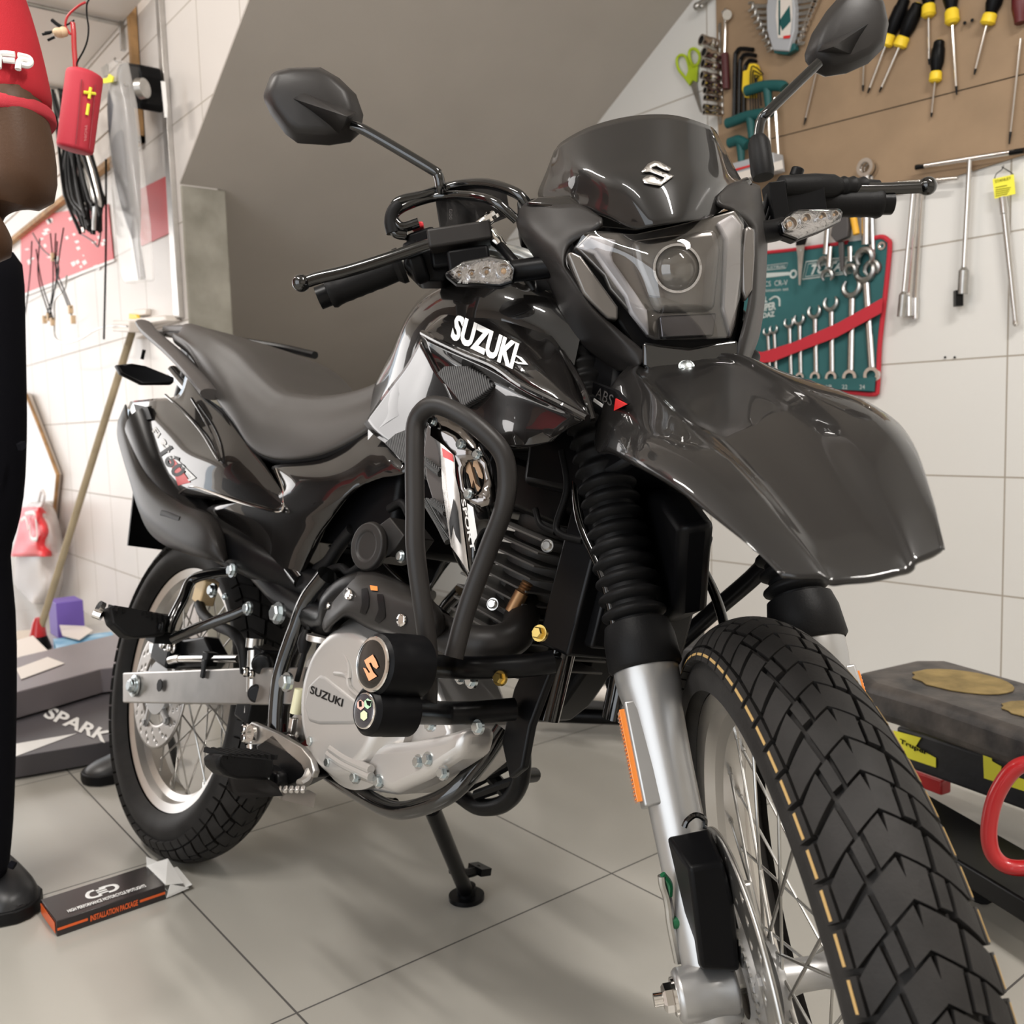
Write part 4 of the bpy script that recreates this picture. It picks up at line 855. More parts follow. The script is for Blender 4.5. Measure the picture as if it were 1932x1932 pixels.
# rear master cylinder and linkage between
m=M(); m.cyl(B(481,1205,-.12),B(479,1222,-.12),.013,n=18); m.cyl(B(474,1206,-.12),B(464,1345,-.125),.003,n=8); m.cyl(B(482,1228,-.12),B(480,1305,-.12),.012,n=16); rm=L(m,'rear_master_cylinder','steel')
m=M(); m.box(B(487,1290,-.11),(.045,.035,.115),rot([0,1,0],.1)); m.cyl(B(492,1255,-.13),B(498,1250,-.12),.016,n=16); m.cyl(B(482,1310,-.13),B(488,1306,-.12),.014,n=16); L(m,'cylinder_body','satin',None,rm,bevel=.004)
for u,v,r_,n_ in ((439,1076,.0115,'zinc'),(469,1148,.0105,'zinc'),(526,1157,.016,'zinc'),(425,1126,.006,'zinc'),(542,1287,.0135,'zinc'),(463,1375,.008,'chrome'),(463,1392,.008,'chrome'),(538,1448,.007,'zinc'),(464,1267,.008,'chrome'),(475,1272,.007,'chrome')):
    m=M(); m.bolt(B(u,v,-.150 if u>430 else -.14),(0,-1,0),r_*.75,r_*.7,hexa=r_>.011); L(m,'bolt',n_)
bt([B(590,1150,-.13),B(580,1205,-.135),B(572,1240,-.135),B(560,1285,-.135)],.004,'clutch_cable','rubber')
m=M(); m.lathe([(0,.004),(.3,.009),(.6,.010),(1,.006)],B(578,1188,-.14),B(572,1232,-.14),14); L(m,'cable_boot','rubber')
m=M(); m.cyl(B(566,1300,-.14),B(557,1346,-.14),.0075,n=14); sp_=L(m,'brake_switch_spring',mat('pale_spring',(.62,.60,.40),.4)); m=M(); m.box(B(552,1370,-.142),(.010,.008,.022)); m.cyl(B(550,1385,-.142),B(548,1398,-.142),.005,n=10); L(m,'switch_joint','chrome',None,sp_,bevel=.001)
m=M(); m.box(B(571,1385,-.11),(.025,.02,.03)); L(m,'red_plug',mat('red_rubber',(.30,.01,.015),.5),bevel=.004)
# ---- engine
def ecover(P,y,d,name,mt='engine',bev=.008,parent=None):
    m=M(); m.prism([B(u,v,y) for u,v in P],(0,d,0)); return L(m,name,mt,bevel=bev,parent=parent)
ecover([(560,1330),(575,1240),(640,1190),(760,1210),(820,1290),(852,1380),(835,1440),(790,1480),(740,1500),(680,1490),(600,1430)],-.118,.11,'crankcase')
cc=B(650,1322,-.15); rxx=.092
m=M(); m.lathe([(0,rxx+.018),(.012,rxx+.018),(.018,rxx+.010),(.036,rxx),(.042,rxx-.006),(.043,rxx-.014),(.043,0)],V3([cc[0],-.118,cc[2]]),V3([cc[0],-1.118,cc[2]]),56,absolute=True); clutch=L(m,'clutch_cover','engine',angle=40)
ecover([(612,1405),(700,1405),(760,1400),(835,1385),(880,1370),(870,1425),(800,1470),(740,1498),(660,1470),(618,1450)],-.150,.05,'clutch_cover_lower',bev=.012,parent=clutch)
m=M(); m.tube([B(625,1412,-.158),B(655,1432,-.158),B(700,1452,-.158)],.0055,10); m.tube([B(620,1422,-.158),B(650,1442,-.158),B(700,1466,-.158)],.0055,10); L(m,'cover_rib','engine',None,clutch)
ecover([(572,1330),(580,1292),(602,1272),(612,1274),(690,1335),(694,1362),(660,1368),(600,1368),(580,1362)],-.1635,.01,'cover_inset',mat('satin_silver',(.40,.385,.37),.45,.5),.006,clutch)
m=M(); m.tube([B(632,1270,-.160),B(655,1275,-.162),B(662,1300,-.163),B(700,1330,-.163)],.003,8); m.tube([B(612,1222,-.150),B(640,1222,-.156),B(658,1250,-.160),B(660,1280,-.162)],.003,8); L(m,'cover_rib','engine',None,clutch)
m=M(); m.lathe([(0,.020),(.006,.020),(.007,.014),(.003,.013)],B(567,1374,-.125),B(567,1374,-.125)+V3([0,-1,0]),24,absolute=True); L(m,'oil_window','steel')
m=M(); m.cyl(B(610,1212,-.13),B(612,1200,-.13),.024,n=20); m.prism([B(u,v,-.14) for u,v in [(612,1205),(632,1188),(662,1178),(660,1196),(640,1206),(655,1210),(612,1214)]],(0,.03,0)); L(m,'clutch_release_arm','alu',bevel=.003)
for u,v in ((589,1398),(622,1438),(671,1466),(715,1474),(812,1367),(902,1372),(790,1437),(808,1432),(870,1277),(890,1285),(836,1458)):
    m=M(); m.bolt(B(u,v,-.158 if v<1420 or u<700 else -.15),(0,-1,0),.0062,.006); L(m,'bolt','zinc')
for u,v,q in ((944,1280,.006),(1019,1195,.0065)):
    m=M(); m.bolt(B(u,v,-.150),(.2,-1,.1),q,.008); tag(L(m,'bolt','brass'),'gold plated bolt')
# cylinder with cooling fins, leaning forward
cyl_up=unit(V3([.22,0,1])); cb=V3([.87,0,.50])
m=M(); m.cyl(cb,cb+cyl_up*.20,.055,n=28)
for k in range(11):
    c=cb+cyl_up*(.02+.0155*k); x_=unit(np.cross([0,1,0],cyl_up)); m.box(c,(.120,.175,.0028),np.array([x_,[0,1,0],cyl_up]).T)
L(m,'cooling_fins',mat('grey_fins',(.09,.085,.08),.5,.2),bevel=.0008)
m=M(); m.box(cb+cyl_up*.225,(.15,.17,.06),np.array([x_,[0,1,0],cyl_up]).T); m.box(cb+cyl_up*.27,(.12,.13,.04),np.array([x_,[0,1,0],cyl_up]).T); hd=L(m,'cylinder_head','satin',bevel=.008)
m=M(); m.box(V3([1.03,0,.62]),(.05,.20,.16),rot([0,1,0],.15)); m.box(V3([1.055,0,.60]),(.02,.16,.10),rot([0,1,0],.15)); L(m,'oil_cooler','satin',bevel=.004)
for u,v in ((930,1140),(1033,1030)): m=M(); m.bolt(B(u,v,-.10),(.4,-1,.1),.0055,.005,hexa=False); L(m,'bolt','steel')
# exhaust pipe and heat shield
bt([B(980,1110,-.03),B(985,1160,-.07),B(970,1200,-.10),B(920,1215,-.125),B(860,1205,-.135),B(820,1185,-.14)],.021,'exhaust_pipe','matte')
bt([B(820,1185,-.14),B(760,1140,-.142),B(690,1110,-.142),B(640,1135,-.138),B(625,1170,-.12),B(560,1140,-.11),B(500,1080,-.11)],.024,'exhaust_pipe','satin')
m=M(); m.cyl(B(965,1155,-.09),B(985,1118,-.085),.0085,n=14); m.lathe([(k/8,.0075 if k%2 else .0062) for k in range(9)],B(985,1118,-.085),B(996,1098,-.082),12); tag(L(m,'oxygen_sensor',mat('bronze_metal',(.35,.20,.10),.4,.9)),'bronze exhaust sensor')
HS=[BG([(611,1165,-.150),(608,1180,-.160),(612,1192,-.160),(622,1192,-.140)]),
    BG([(620,1140,-.156),(628,1160,-.176),(636,1172,-.172),(640,1168,-.14)]),
    BG([(645,1108,-.158),(650,1135,-.182),(656,1158,-.180),(660,1166,-.14)]),
    BG([(668,1082,-.156),(680,1120,-.184),(690,1172,-.180),(692,1186,-.14)]),
    BG([(700,1078,-.156),(718,1125,-.184),(735,1188,-.180),(738,1202,-.14)]),
    BG([(745,1092,-.156),(765,1140,-.184),(772,1205,-.178),(772,1216,-.14)]),
    BG([(790,1115,-.154),(812,1150,-.178),(815,1200,-.172),(810,1212,-.14)]),
    BG([(815,1130,-.150),(838,1160,-.160),(838,1190,-.158),(825,1205,-.14)])]
m=M(); m.surf(HS,5,5); hs=L(m,'exhaust_heat_shield','matte',solid=.003,angle=50)
for P in ([(683,1112),(694,1110),(698,1128),(697,1145),(690,1160),(680,1156),(684,1140)],[(712,1122),(724,1122),(728,1150),(728,1165),(716,1176),(708,1170),(716,1150)]):
    m=stick([hs],*px_poly(P),lift=.0012,step=8); L(m,'shield_recess','satin',None,hs)
for u,v in ((617,1140),(660,1122),(761,1170)):
    m=stick([hs],*px_poly([(u+8*math.cos(k*PI/6),v+11*math.sin(k*PI/6)) for k in range(12)]),lift=.004,step=6); L(m,'shield_screw','chrome',None,hs,solid=.004)
m=stick([hs],*px_poly([(699,1106),(713,1108),(714,1116),(701,1115)]),lift=.0015); L(m,'small_tag','orange',None,hs)
# throttle body / horn shaped cap
m=M(); a=B(704,1032,-.15); m.lathe([(0,.030),(.006,.032),(.012,.030),(.013,.020),(.010,.018),(.010,0)],a,a+V3([.1,-1,0]),32,absolute=True); m.prism([B(u,v,-.14) for u,v in [(715,990),(735,975),(762,1010),(735,1050),(700,1060)]],(0,.05,0)); L(m,'throttle_cover','matte',bevel=.006)
m=M()
for u,v in ((685,1005),(757,1050)): m.bolt(B(u,v,-.14),(0,-1,0),.006,.005,hexa=False)
L(m,'bolt','zinc')
for P,r_ in (([(665,1000),(640,1030),(620,1060),(600,1075)],.010),([(690,1060),(660,1080),(640,1070),(600,1085)],.006),([(735,960),(760,950),(780,990)],.006),([(1060,850),(1070,920),(1050,990),(1062,1010),(1100,1020)],.004),([(1010,960),(1020,990),(1048,1005)],.0035)):
    bt([B(u,v,-.10) for u,v in P],r_,'hose','rubber')
# ---- engine guard with frame sliders
s0=B(703,1253,-.315); s1=s0+V3([0,.056,0]); t0=B(688,1341,-.315); t1=t0+V3([0,.052,0])
gd=[B(u,v,y) for u,v,y in [(806,1350,-.212),(808,1230,-.235),(785,1050,-.262),(783,960,-.268),(782,850,-.272),(786,795,-.272),(808,768,-.270),(840,768,-.262),(895,800,-.245),(945,850,-.225),(957,900,-.215),(950,960,-.210),(920,1040,-.205),(880,1150,-.205),(856,1240,-.210)]]
guard=bt(gd,.0100,'engine_guard','matte',smooth=5)
bt([s1,B(840,1258,-.20),B(900,1260,-.16),B(1000,1255,-.12),B(1045,1248,-.10)],.0125,'guard_bar','satin',guard)
bt([t1,B(830,1345,-.19),B(880,1345,-.16),B(970,1338,-.11)],.0125,'guard_bar','satin',guard)
m=M(); m.prism([B(u,v,-.10) for u,v in [(1000,1230),(1050,1240),(1030,1290),(1000,1370),(985,1450),(960,1470),(945,1400),(968,1300)]],(0,.012,0)); L(m,'guard_plate','satin',None,guard,bevel=.003)
m=M(); m.prism([B(u,v,.08) for u,v in [(1080,1185),(1115,1188),(1122,1210),(1108,1260),(1060,1330),(1020,1362),(990,1350),(1010,1300),(1075,1245)]],(0,.06,0)); L(m,'guard_pad','black',None,guard,bevel=.008)
bt([B(1030,1196,-.10),B(1070,1195,0),B(1110,1195,.08)],.008,'cross_rod','satin',guard)
bt([(.985,.05,.50),(.975,.12,.52),B(1270,1222,.19),B(1350,1150,.20),B(1430,1080,.205),B(1475,1020,.21),B(1480,940,.22),B(1440,880,.24)],.0118,'guard_bar','satin',guard)
m=M(); a=B(1312,1262,.20); m.lathe([(0,.022),(.004,.026),(.05,.026),(.054,.022)],a,a+V3([0,1,0]),28,absolute=True); L(m,'crash_slider','black',None,guard)
def slider(c0,c1,r,name):
    m=M(); d=unit(c1-c0); Ln=np.linalg.norm(c1-c0)
    m.lathe([(0,r*.80),(.004,r*.97),(.010,r),(Ln*.42,r),(Ln*.45,r*1.02),(Ln*.95,r*1.02),(Ln,r*.9)],c0,c0+d,40,absolute=True); return L(m,name,'black',None,guard)
sl1=slider(s0,s1,.0300,'crash_slider')
sl2=slider(t0,t1,.0240,'crash_slider')
def dome(c,d,r,name,mt,par,h=.002):
    m=M(); m.lathe([(0,r),(h*.6,r*.96),(h,r*.8),(h*1.2,0)],c,c+d,36,absolute=True); return L(m,name,mt,None,par)
d1_=unit(s0-s1); d2_=unit(t0-t1)
dome(s0+d1_*.0002,d1_,.0262,'badge_ring',K['chrome'],sl1); bd1=dome(s0+d1_*.0012,d1_,.0232,'badge_disc','blackgloss',sl1)
dome(t0+d2_*.0002,d2_,.0172,'badge_ring',K['chrome'],sl2); bd2=dome(t0+d2_*.0008,d2_,.0163,'badge_disc',mat('badge_black',(.02,.02,.03),.25,coat=1),sl2)
# ---- centre: sump, side stand
st0=np.array(B(815,1530,.02)); 
def wb(p): return BB.T@(V3(p)-BO)          # world point into the bike frame
ft=wb(fl(880,1683,.012)); m=M(); m.tube([wb(fl(813,1525,.20)) if False else B(815,1525,.06),ft],.0125,14,smooth=1); ssd=L(m,'side_stand','satin')
m=M(); zz=unit(wb([0,0,1])-wb([0,0,0])); m.cyl(ft-zz*.0115,ft-zz*.004,.030,n=28); m.cyl(ft-zz*.004,ft+zz*.012,.016,n=20); L(m,'stand_foot','satin',None,ssd)
m=M(); a=wb(fl(868,1655,.05)); b_=wb(fl(905,1640,.045)); m.tube([wb(fl(852,1640,.06)),wb(fl(880,1648,.045)),b_],.008,10,smooth=2); m.box(b_,(.035,.022,.012)); L(m,'stand_lever','satin',None,ssd)
# lower left cradle with perforated bracket
bt([(.50,.11,.33),(.60,.10,.30),B(868,1500,.08),B(905,1522,.075),B(950,1516,.065),B(980,1480,.05),B(985,1420,.04),B(975,1370,.03)],.0120,'frame_tube','satin')
m=M(); m.tube([B(885,1480,.07),B(975,1430,.05)],.01,8,smooth=1); m.tube([B(905,1440,.07),B(965,1505,.06)],.01,8,smooth=1); m.tube([B(900,1500,.07),B(982,1470,.05)],.008,8,smooth=1); m.cyl(B(975,1465,.05),B(1008,1462,.10),.010,n=14); L(m,'stand_bracket','satin')
# ================================================================ marks on the bike
m=stick([shroud,tank],*px_text('SUZUKI',(850,640),(118,58),(12,-48),shear=.0,bold=.045),lift=.0012,step=10); L(m,'lettering','white',None,shroud)
m=stick([shroud],*px_poly([(966,668),(985,676),(997,690),(978,688),(963,680),(975,684),(988,686),(980,678)]),lift=.0012,step=10); L(m,'swoosh','white',None,shroud)
tc=[(300,826),(318,870)]
m=stick([tail],*px_text('FI 25',(288,814),(30,42),(6,-9),bold=.02),lift=.0012); L(m,'lettering','white',None,tail)
m=stick([tail],*px_poly([(318,862),(326,861),(360,910),(337,916)]),lift=.0010); L(m,'decal_stripe','red',None,tail)
m=stick([tail],*px_text('160',(300,856),(32,48),(24,-16),bold=.03),lift=.0014); L(m,'lettering','black',None,tail)
m=stick([tail],*px_poly([(320,862),(328,860),(371,902),(358,908),(355,905),(364,901),(328,865),(323,866)]),lift=.0014); L(m,'decal_line','white',None,tail)
m=stick([tail],*px_poly([(284,862),(292,872),(326,922),(320,926)]),lift=.0012); L(m,'decal_line','white',None,tail)
def engrave(txt,o,ex,ey,tg,mt,name='lettering',par=None,**k):
    m=stick(tg,*px_text(txt,o,ex,ey,bold=.02),lift=.0008,step=8); return L(m,name,mt,None,par,**k)
engrave('SUZUKI',(585,1308),(61,26),(3,-15),[clutch,bpy.data.objects['cover_inset']],K['satin'],par=clutch)
def hexa(cx,cy,r): return [(cx+r*.72*math.cos(PI/6+k*PI/3),cy+r*math.sin(PI/6+k*PI/3)) for k in range(6)]
# two-part stylised mark on the upper slider, honeycomb on the lower
A1=[(689,1240),(708,1236),(714,1250),(717,1264),(711,1266),(706,1256),(704,1270),(698,1246)]
mk=[[(689,1242),(708,1237),(713,1251),(716,1262),(707,1264),(703,1248),(700,1250),(707,1276),(706,1282),(713,1279),(712,1284),(697,1290),(692,1272),(687,1262),(694,1264),(699,1278),(701,1276)]]
m=stick([bd1],*px_poly([(689,1246),(705,1235),(711,1245),(716,1258),(712,1262),(706,1258),(702,1250),(698,1251),(706,1268),(713,1276),(698,1285),(687,1260),(692,1261),(698,1270),(700,1268),(694,1258)]),lift=.0012,step=5)
L(m,'badge_mark',mat('orange_foil',(.85,.38,.20),.3,.2),None,bd1 if False else sl1)
cols_=[mat('foil_pink',(.75,.42,.36),.3),mat('foil_green',(.42,.62,.42),.3),mat('foil_lime',(.62,.72,.42),.3)]
for (cx,cy),q in zip(((682,1330),(695,1328),(688,1350)),cols_):
    m=stick([bd2],*px_poly(hexa(cx,cy,10)),lift=.0010,step=6); L(m,'badge_mark',q,None,sl2)
m=stick([bd2],*px_poly([(679,1323),(684,1322),(685,1333),(680,1334)]),lift=.0014,step=6); stick([bd2],*px_poly([(692,1321),(701,1324),(700,1333),(695,1330)]),lift=.0014,step=6,m=m); L(m,'badge_mark','black',None,sl2)
# silver and black graphics on the shroud blade
m=stick([blade],*px_poly([(832,835),(858,850),(861,900),(868,930),(876,1000),(886,1080),(868,1052),(852,1030),(846,990),(836,920)]),lift=.0010,step=12); L(m,'decal_face',mat('silver_foil',(.70,.66,.62),.22,.6,.5),None,blade)
m=stick([blade],*px_poly([(858,940),(866,965),(872,1028),(862,1010),(857,990),(853,1020),(850,985)]),lift=.0016,step=10); L(m,'decal_mark','black',None,blade)
m=stick([blade],*px_text('SPORT',(872,943),(18,98),(7,-2),bold=.02),lift=.0016,step=8); L(m,'lettering','white',None,blade)
m=stick([blade],*px_poly([(883,950),(893,958),(900,1010),(893,1030),(886,990)]),lift=.0016,step=10); L(m,'decal_mark','white',None,blade)
m=stick([blade],*px_poly([(836,845),(856,858),(858,872),(838,862)]),lift=.0014,step=10); L(m,'decal_mark','red',None,blade)
# plate inside the guard: polished, round hole with the mark
pp=[(813,797),(822,782),(850,790),(880,808),(905,835),(925,870),(935,920),(935,945),(925,952),(905,957),(885,945),(868,925),(862,880),(856,858),(835,838),(812,822)]
def holed(P,c,r,y,d):
    n=32; H=[(c[0]+r[0]*math.cos(2*PI*k/n),c[1]+r[1]*math.sin(2*PI*k/n)) for k in range(n)]
    bm=bmesh.new(); vo=[bm.verts.new(tuple(B(u,v,y(u,v)))) for u,v in P]; vi=[bm.verts.new(tuple(B(u,v,y(u,v)))) for u,v in H]
    e=[bm.edges.new((vo[i],vo[(i+1)%len(vo)])) for i in range(len(vo))]+[bm.edges.new((vi[i],vi[(i+1)%n])) for i in range(n)]
    bmesh.ops.triangle_fill(bm,use_beauty=True,edges=e); bm.verts.index_update(); vs=[tuple(v.co) for v in bm.verts]; fs=[tuple(v.index for v in f.verts) for f in bm.faces]; bm.free(); return M().add(vs,fs)
yy=lambda u,v: -.262+.05*(u-800)/140
m=holed(pp,(893,899),(18,33),yy,.003); gp=L(m,'guard_plate_polished',mat('dark_chrome',(.22,.20,.19),.10,1.),None,guard,solid=.003)
m=M(); m.prism([B(u,v,yy(u,v)+.002) for u,v in [(879,890),(880,872),(886,871),(897,912),(912,926),(908,930),(900,926),(893,905),(890,920),(884,895)]],(0,.003,0)); m.prism([B(u,v,yy(u,v)+.002) for u,v in [(893,870),(900,868),(912,900),(910,904),(903,900),(896,882),(892,880)]],(0,.003,0)); L(m,'plate_mark',mat('bronze_mark',(.40,.27,.18),.3,.8),None,guard)
for u,v in ((816,795),(869,838),(900,858),(884,932)):
    m=M(); m.bolt(B(u,v,yy(u,v)-.001),(.1,-1,0),.0042,.004,hexa=False); L(m,'bolt','zinc',None,guard)
# ABS plate on the fork shoulder
m=M(); P=[(1118,735),(1120,722),(1150,735),(1180,760),(1160,776)]
m.prism([S(u,v,-.085) for u,v in [(1117,742),(1119,722),(1160,738),(1182,762),(1158,778)]],(0,.004,0)); ab=L(m,'abs_plate','black','s')
m=M(); m.prism([S(u,v,-.0875) for u,v in [(1161,752),(1182,763),(1158,775)]],(0,.001,0)); tag(L(m,'plate_mark','red','s',ab),'red triangle')
m=M(); m.prism([S(u,v,-.0875) for u,v in [(1120,752),(1155,776),(1150,779),(1119,757)]],(0,.001,0)); L(m,'plate_mark','white','s',ab)
o_=S(1124,748,-.088); m=text_on('ABS',o_,S(1156,768,-.088)-o_,S(1126,728,-.088)-o_,shear=.2); L(m,'lettering','dull','s',ab)
# reservoir text and cable print
o_=Sx(853,414,.996); m=text_on('DOT3',o_,Sx(853,395,.996)-o_,Sx(848,414,.996)-o_); L(m,'lettering','dull','s',mc)
# ================================================================ TOOL WALL (right wall)
def R_(u,v,off=.012): return rw(u,v,off)
SIDE=-DN      # out of the wall towards the room
def ch(m,name,mt,root,**k): return world_child(m,name,mt,root,**k)
def rwthing(name,u,v,label,cat,group=None): return empty(name,R_(u,v,.0),label,cat,group)
def single(m,name,mt,label,cat,group=None,**k): return tag(m.link(name,mt,**k),label,cat,group)
# board
m=M(); m.prism([R_(u,v,.002) for u,v in [(1352,-60),(1990,-60),(1990,284),(1932,293),(1700,366),(1640,376),(1500,362),(1362,420),(1356,200)]],SIDE*.006)
bd=single(m,'pegboard','mdf','large brown hardboard tool panel screwed to the tiled wall','board')
m=M(); m.tube([R_(1400,276,.0085),R_(1700,199,.0085),R_(1990,125,.0085)],.0012,6,smooth=1); world_child(m,'board_seam',K['black'],bd) if False else m.link('board_seam','black',bd)
# scissors
t=rwthing('scissors',1300,150,'lime green handled scissors hanging on the white wall left of the hardboard','scissors')
m=M(); m.tube([R_(u,v,.010) for u,v in [(1294,148),(1280,130),(1277,112),(1284,104),(1294,108),(1300,128),(1301,155)]],.0045,10,closed=True)
m.tube([R_(u,v,.014) for u,v in [(1305,120),(1300,105),(1303,94),(1312,93),(1320,104),(1318,118),(1311,124)]],.0050,10,closed=True)
m.prism([R_(u,v,.008) for u,v in [(1296,146),(1304,122),(1312,124),(1318,118),(1316,155),(1308,152),(1302,162)]],SIDE*.006); ch(m,'handle','lime',t,bevel=.001)
m=M(); m.prism([R_(u,v,.006) for u,v in [(1303,158),(1313,150),(1325,212),(1322,212)]],SIDE*.003); ch(m,'blade','steel',t)
# sockets on their rail
rl=empty('socket_rail',R_(1362,70,0),'steel rail of sockets standing beside the lime scissors','socket rail')
m=M(); m.tube([R_(1357,62,.01),R_(1364,215,.01)],.004,8,smooth=1); m.box(R_(1360,140,.006),(.01,.01,.30)); ch(m,'rail','steel',rl)
SK=[(1323,75,1352,84,.0105,'chrome socket at the top of the rail beside the lime scissors'),(1328,98,1356,108,.0098,'second chrome socket down on the rail beside the lime scissors'),(1326,119,1356,127,.0088,'third chrome socket down, just above the wide gap on the rail'),
    (1324,141,1356,148,.0078,'chrome socket just below the wide gap on the rail'),(1327,156,1357,163,.0073,'fifth chrome socket down on the rail by the scissors'),(1330,170,1358,176,.0068,'sixth chrome socket down on the rail by the scissors'),(1330,184,1359,189,.0060,'third chrome socket up from the bottom of the rail'),
    (1328,201,1360,205,.0056,'second chrome socket up from the bottom of the rail'),(1328,212,1360,216,.0050,'lowest and smallest chrome socket on the rail beside the scissors')]
for u,v,u2,v2,r,lb in SK:
    r*=1.6; a,b_=R_(u,v,.075),R_(u2,v2,.018); o=empty('socket',a,lb,'socket','sockets on the rail'); m=M(); d=unit(b_-a)
    m.lathe([(.010,r*.72),(0,r*.74),(0,r),(.018,r),(.020,r*.94),(.034,r*.94),(.036,r),(np.linalg.norm(b_-a),r*.9)],a,a+d,22,absolute=True); ch(m,'socket_body','chrome',o); m=M(); m.cyl(a+d*.009,a+d*.011,r*.72,n=18); ch(m,'socket_bore','black',o)
# ratchets
t=rwthing('ratchet_wrench',1367,90,'long chrome ratchet with dark red rimmed handle beside the socket rail','ratchet')
m=M(); m.lathe([(0,.010),(.1,.014),(1,.014)],R_(1372,28,.014),R_(1372,28,.032),20); m.tube([R_(1364,22,.02),R_(1369,45,.02),R_(1368,100,.02)],.006,12,flat=(1,.7,(1,0,0))); m.sphere(R_(1371,28,.02),.016,16,10,sc=(1,.6,1.3)); ch(m,'ratchet_head','chrome',t)
m=M(); m.tube([R_(1367,102,.022),R_(1368,112,.022),R_(1370,160,.022),R_(1370,168,.022)],.0115,14); ch(m,'grip',mat('dark_red_rubber',(.07,.012,.014),.5),t)
m=M(); m.tube([R_(1312,12,.02),R_(1322,6,.02),R_(1345,-12,.02)],.008,12); m.sphere(R_(1315,12,.022),.012); m.sphere(R_(1324,12,.022),.008)
single(m,'ratchet_wrench','steel','small dark ratchet head poking in above the lime scissors at the picture edge','ratchet')
# hex keys
for i,(u,w_,lb) in enumerate(((1387,34,'largest black hex key, leftmost of the loose three on the hardboard'),(1396,30,'middle black hex key of the three on the hardboard'),(1405,22,'smallest black hex key next to the yellow key holder'))):
    m=M(); v0=92+11*i; m.tube([R_(u+w_,v0+2,.02),R_(u+10,v0,.02),R_(u+3,v0+7,.02),R_(u,v0+20,.02),R_(u-2,222,.02)],.0066-.0007*i,6,smooth=3); single(m,'hex_key','satin',lb,'hex key','loose black hex keys')
t=rwthing('hex_key_holder',1424,160,'yellow folding holder with a set of small hex keys on the hardboard','hex key set')
m=M(); m.prism([R_(u,v,.014) for u,v in [(1408,136),(1416,134),(1420,122),(1432,122),(1438,138),(1440,150),(1434,160),(1430,186),(1412,186),(1406,172)]],SIDE*.018); ch(m,'holder','yel',t,bevel=.003)
for k in range(5):
    m=M(); m.tube([R_(1440-3*k,140+2*k,.040),R_(1424,126+8*k,.040),R_(1416+4*k,136+6*k,.040),R_(1416+5*k,224-6*k,.034)],.0020,6,smooth=3); ch(m,'hex_key','satin',t)
# wrench rack
t=rwthing('wrench_rack',1480,50,'grey and green plastic rack gripping a stack of wrenches on the hardboard','tool rack')
m=M(); m.prism([R_(u,v,.020) for u,v in [(1460,-30),(1503,-30),(1508,20),(1507,60),(1496,100),(1466,98),(1455,60),(1454,20)]],SIDE*.022); ch(m,'rack_body',mat('grey_rack',(.40,.41,.43),.4),t,bevel=.004)
m=M(); m.prism([R_(u,v,.0425) for u,v in [(1468,-20),(1494,-20),(1495,30),(1490,72),(1468,72),(1464,30)]],SIDE*.001); lb=ch(m,'rack_label','dirtywhite',t)
m=M(); m.prism([R_(u,v,.044) for u,v in [(1470,40),(1490,10),(1492,40),(1476,58)]],SIDE*.0006); m.prism([R_(u,v,.044) for u,v in [(1469,0),(1472,0),(1472,66),(1469,66)]],SIDE*.0006); ch(m,'label_print','grn',t)
m=M(); m.prism([R_(u,v,.044) for u,v in [(1478,68),(1492,66),(1490,72),(1478,73)]],SIDE*.0006); ch(m,'label_mark','red',t)
m=M(); m.prism([R_(u,v,.015) for u,v in [(1466,92),(1506,84),(1508,96),(1490,106),(1468,103)]],SIDE*.02); ch(m,'rack_foot','grn',t,bevel=.002)
NM=['topmost','second','third','fourth','fifth','sixth','seventh','eighth']
for k in range(8):
    v=10+11.5*k; l=1408+5*k; r_=1545-4.5*k; w_=.0060-.0004*k
    o=empty('combination_wrench',R_(1480,v,.02),f'{NM[k]} of the chrome wrenches stacked in the grey wall rack','wrench','wrenches in the wall rack')
    m=M(); m.tube([R_(l+12,v+1,.026),R_(1450,v+1,.022),R_(1515,v-8,.022),R_(r_-8,v-12,.022)],w_,8,smooth=3,flat=(1,.5,(0,0,1))); ch(m,'shaft','steel',o)
    m=M(); c=R_(l+9,v+2,.026); 
    m.tube([c+UP*(w_*1.9)-DW*(-.008),c+UP*w_*1.2+DW*(-.006),c-UP*w_*1.2+DW*(-.006),c-UP*w_*1.9+DW*.008],w_*.8,8,smooth=4); ch(m,'open_jaw','steel',o)
    m=M(); c=R_(r_-4,v-13,.022); m.lathe([(-.004,w_*1.0),(-.004,w_*1.9),(.004,w_*1.9),(.004,w_*1.0),(-.004,w_*1.0)],c,c+SIDE,18,absolute=True,cap=False); ch(m,'ring_end','chrome',o)
# T-handle keys in their stand
TH=[(1408,172,1480,160,1448,300,'uppermost green T-handle key, reaching furthest right in the stand'),(1372,233,1452,212,1420,310,'middle green T-handle key in the wall stand'),(1376,270,1410,268,1396,318,'lowest green T-handle key, half hidden by the flyscreen')]
for u,v,u2,v2,su,sv_,lb in TH:
    o=empty('hex_t_handle',R_(u,v,0),lb,'hex key','green T-handle keys'); m=M()
    m.tube([R_(u,v,.05),R_(u+12,v-4,.05),R_((u+u2)/2,(v+v2)/2-4,.05),R_(u2-6,v2+2,.05),R_(u2,v2+6,.05)],.0155,12,smooth=3); m.cyl(R_((u+u2)/2+4,(v+v2)/2,.05),R_((u+u2)/2+6,(v+v2)/2+38,.05),.014,.010,n=14); ch(m,'handle','grn',o)
    m=M(); m.cyl(R_((u+u2)/2+6,(v+v2)/2+34,.05),R_(su+6,sv_+14,.05),.0042,n=8); ch(m,'shaft','chrome',o)
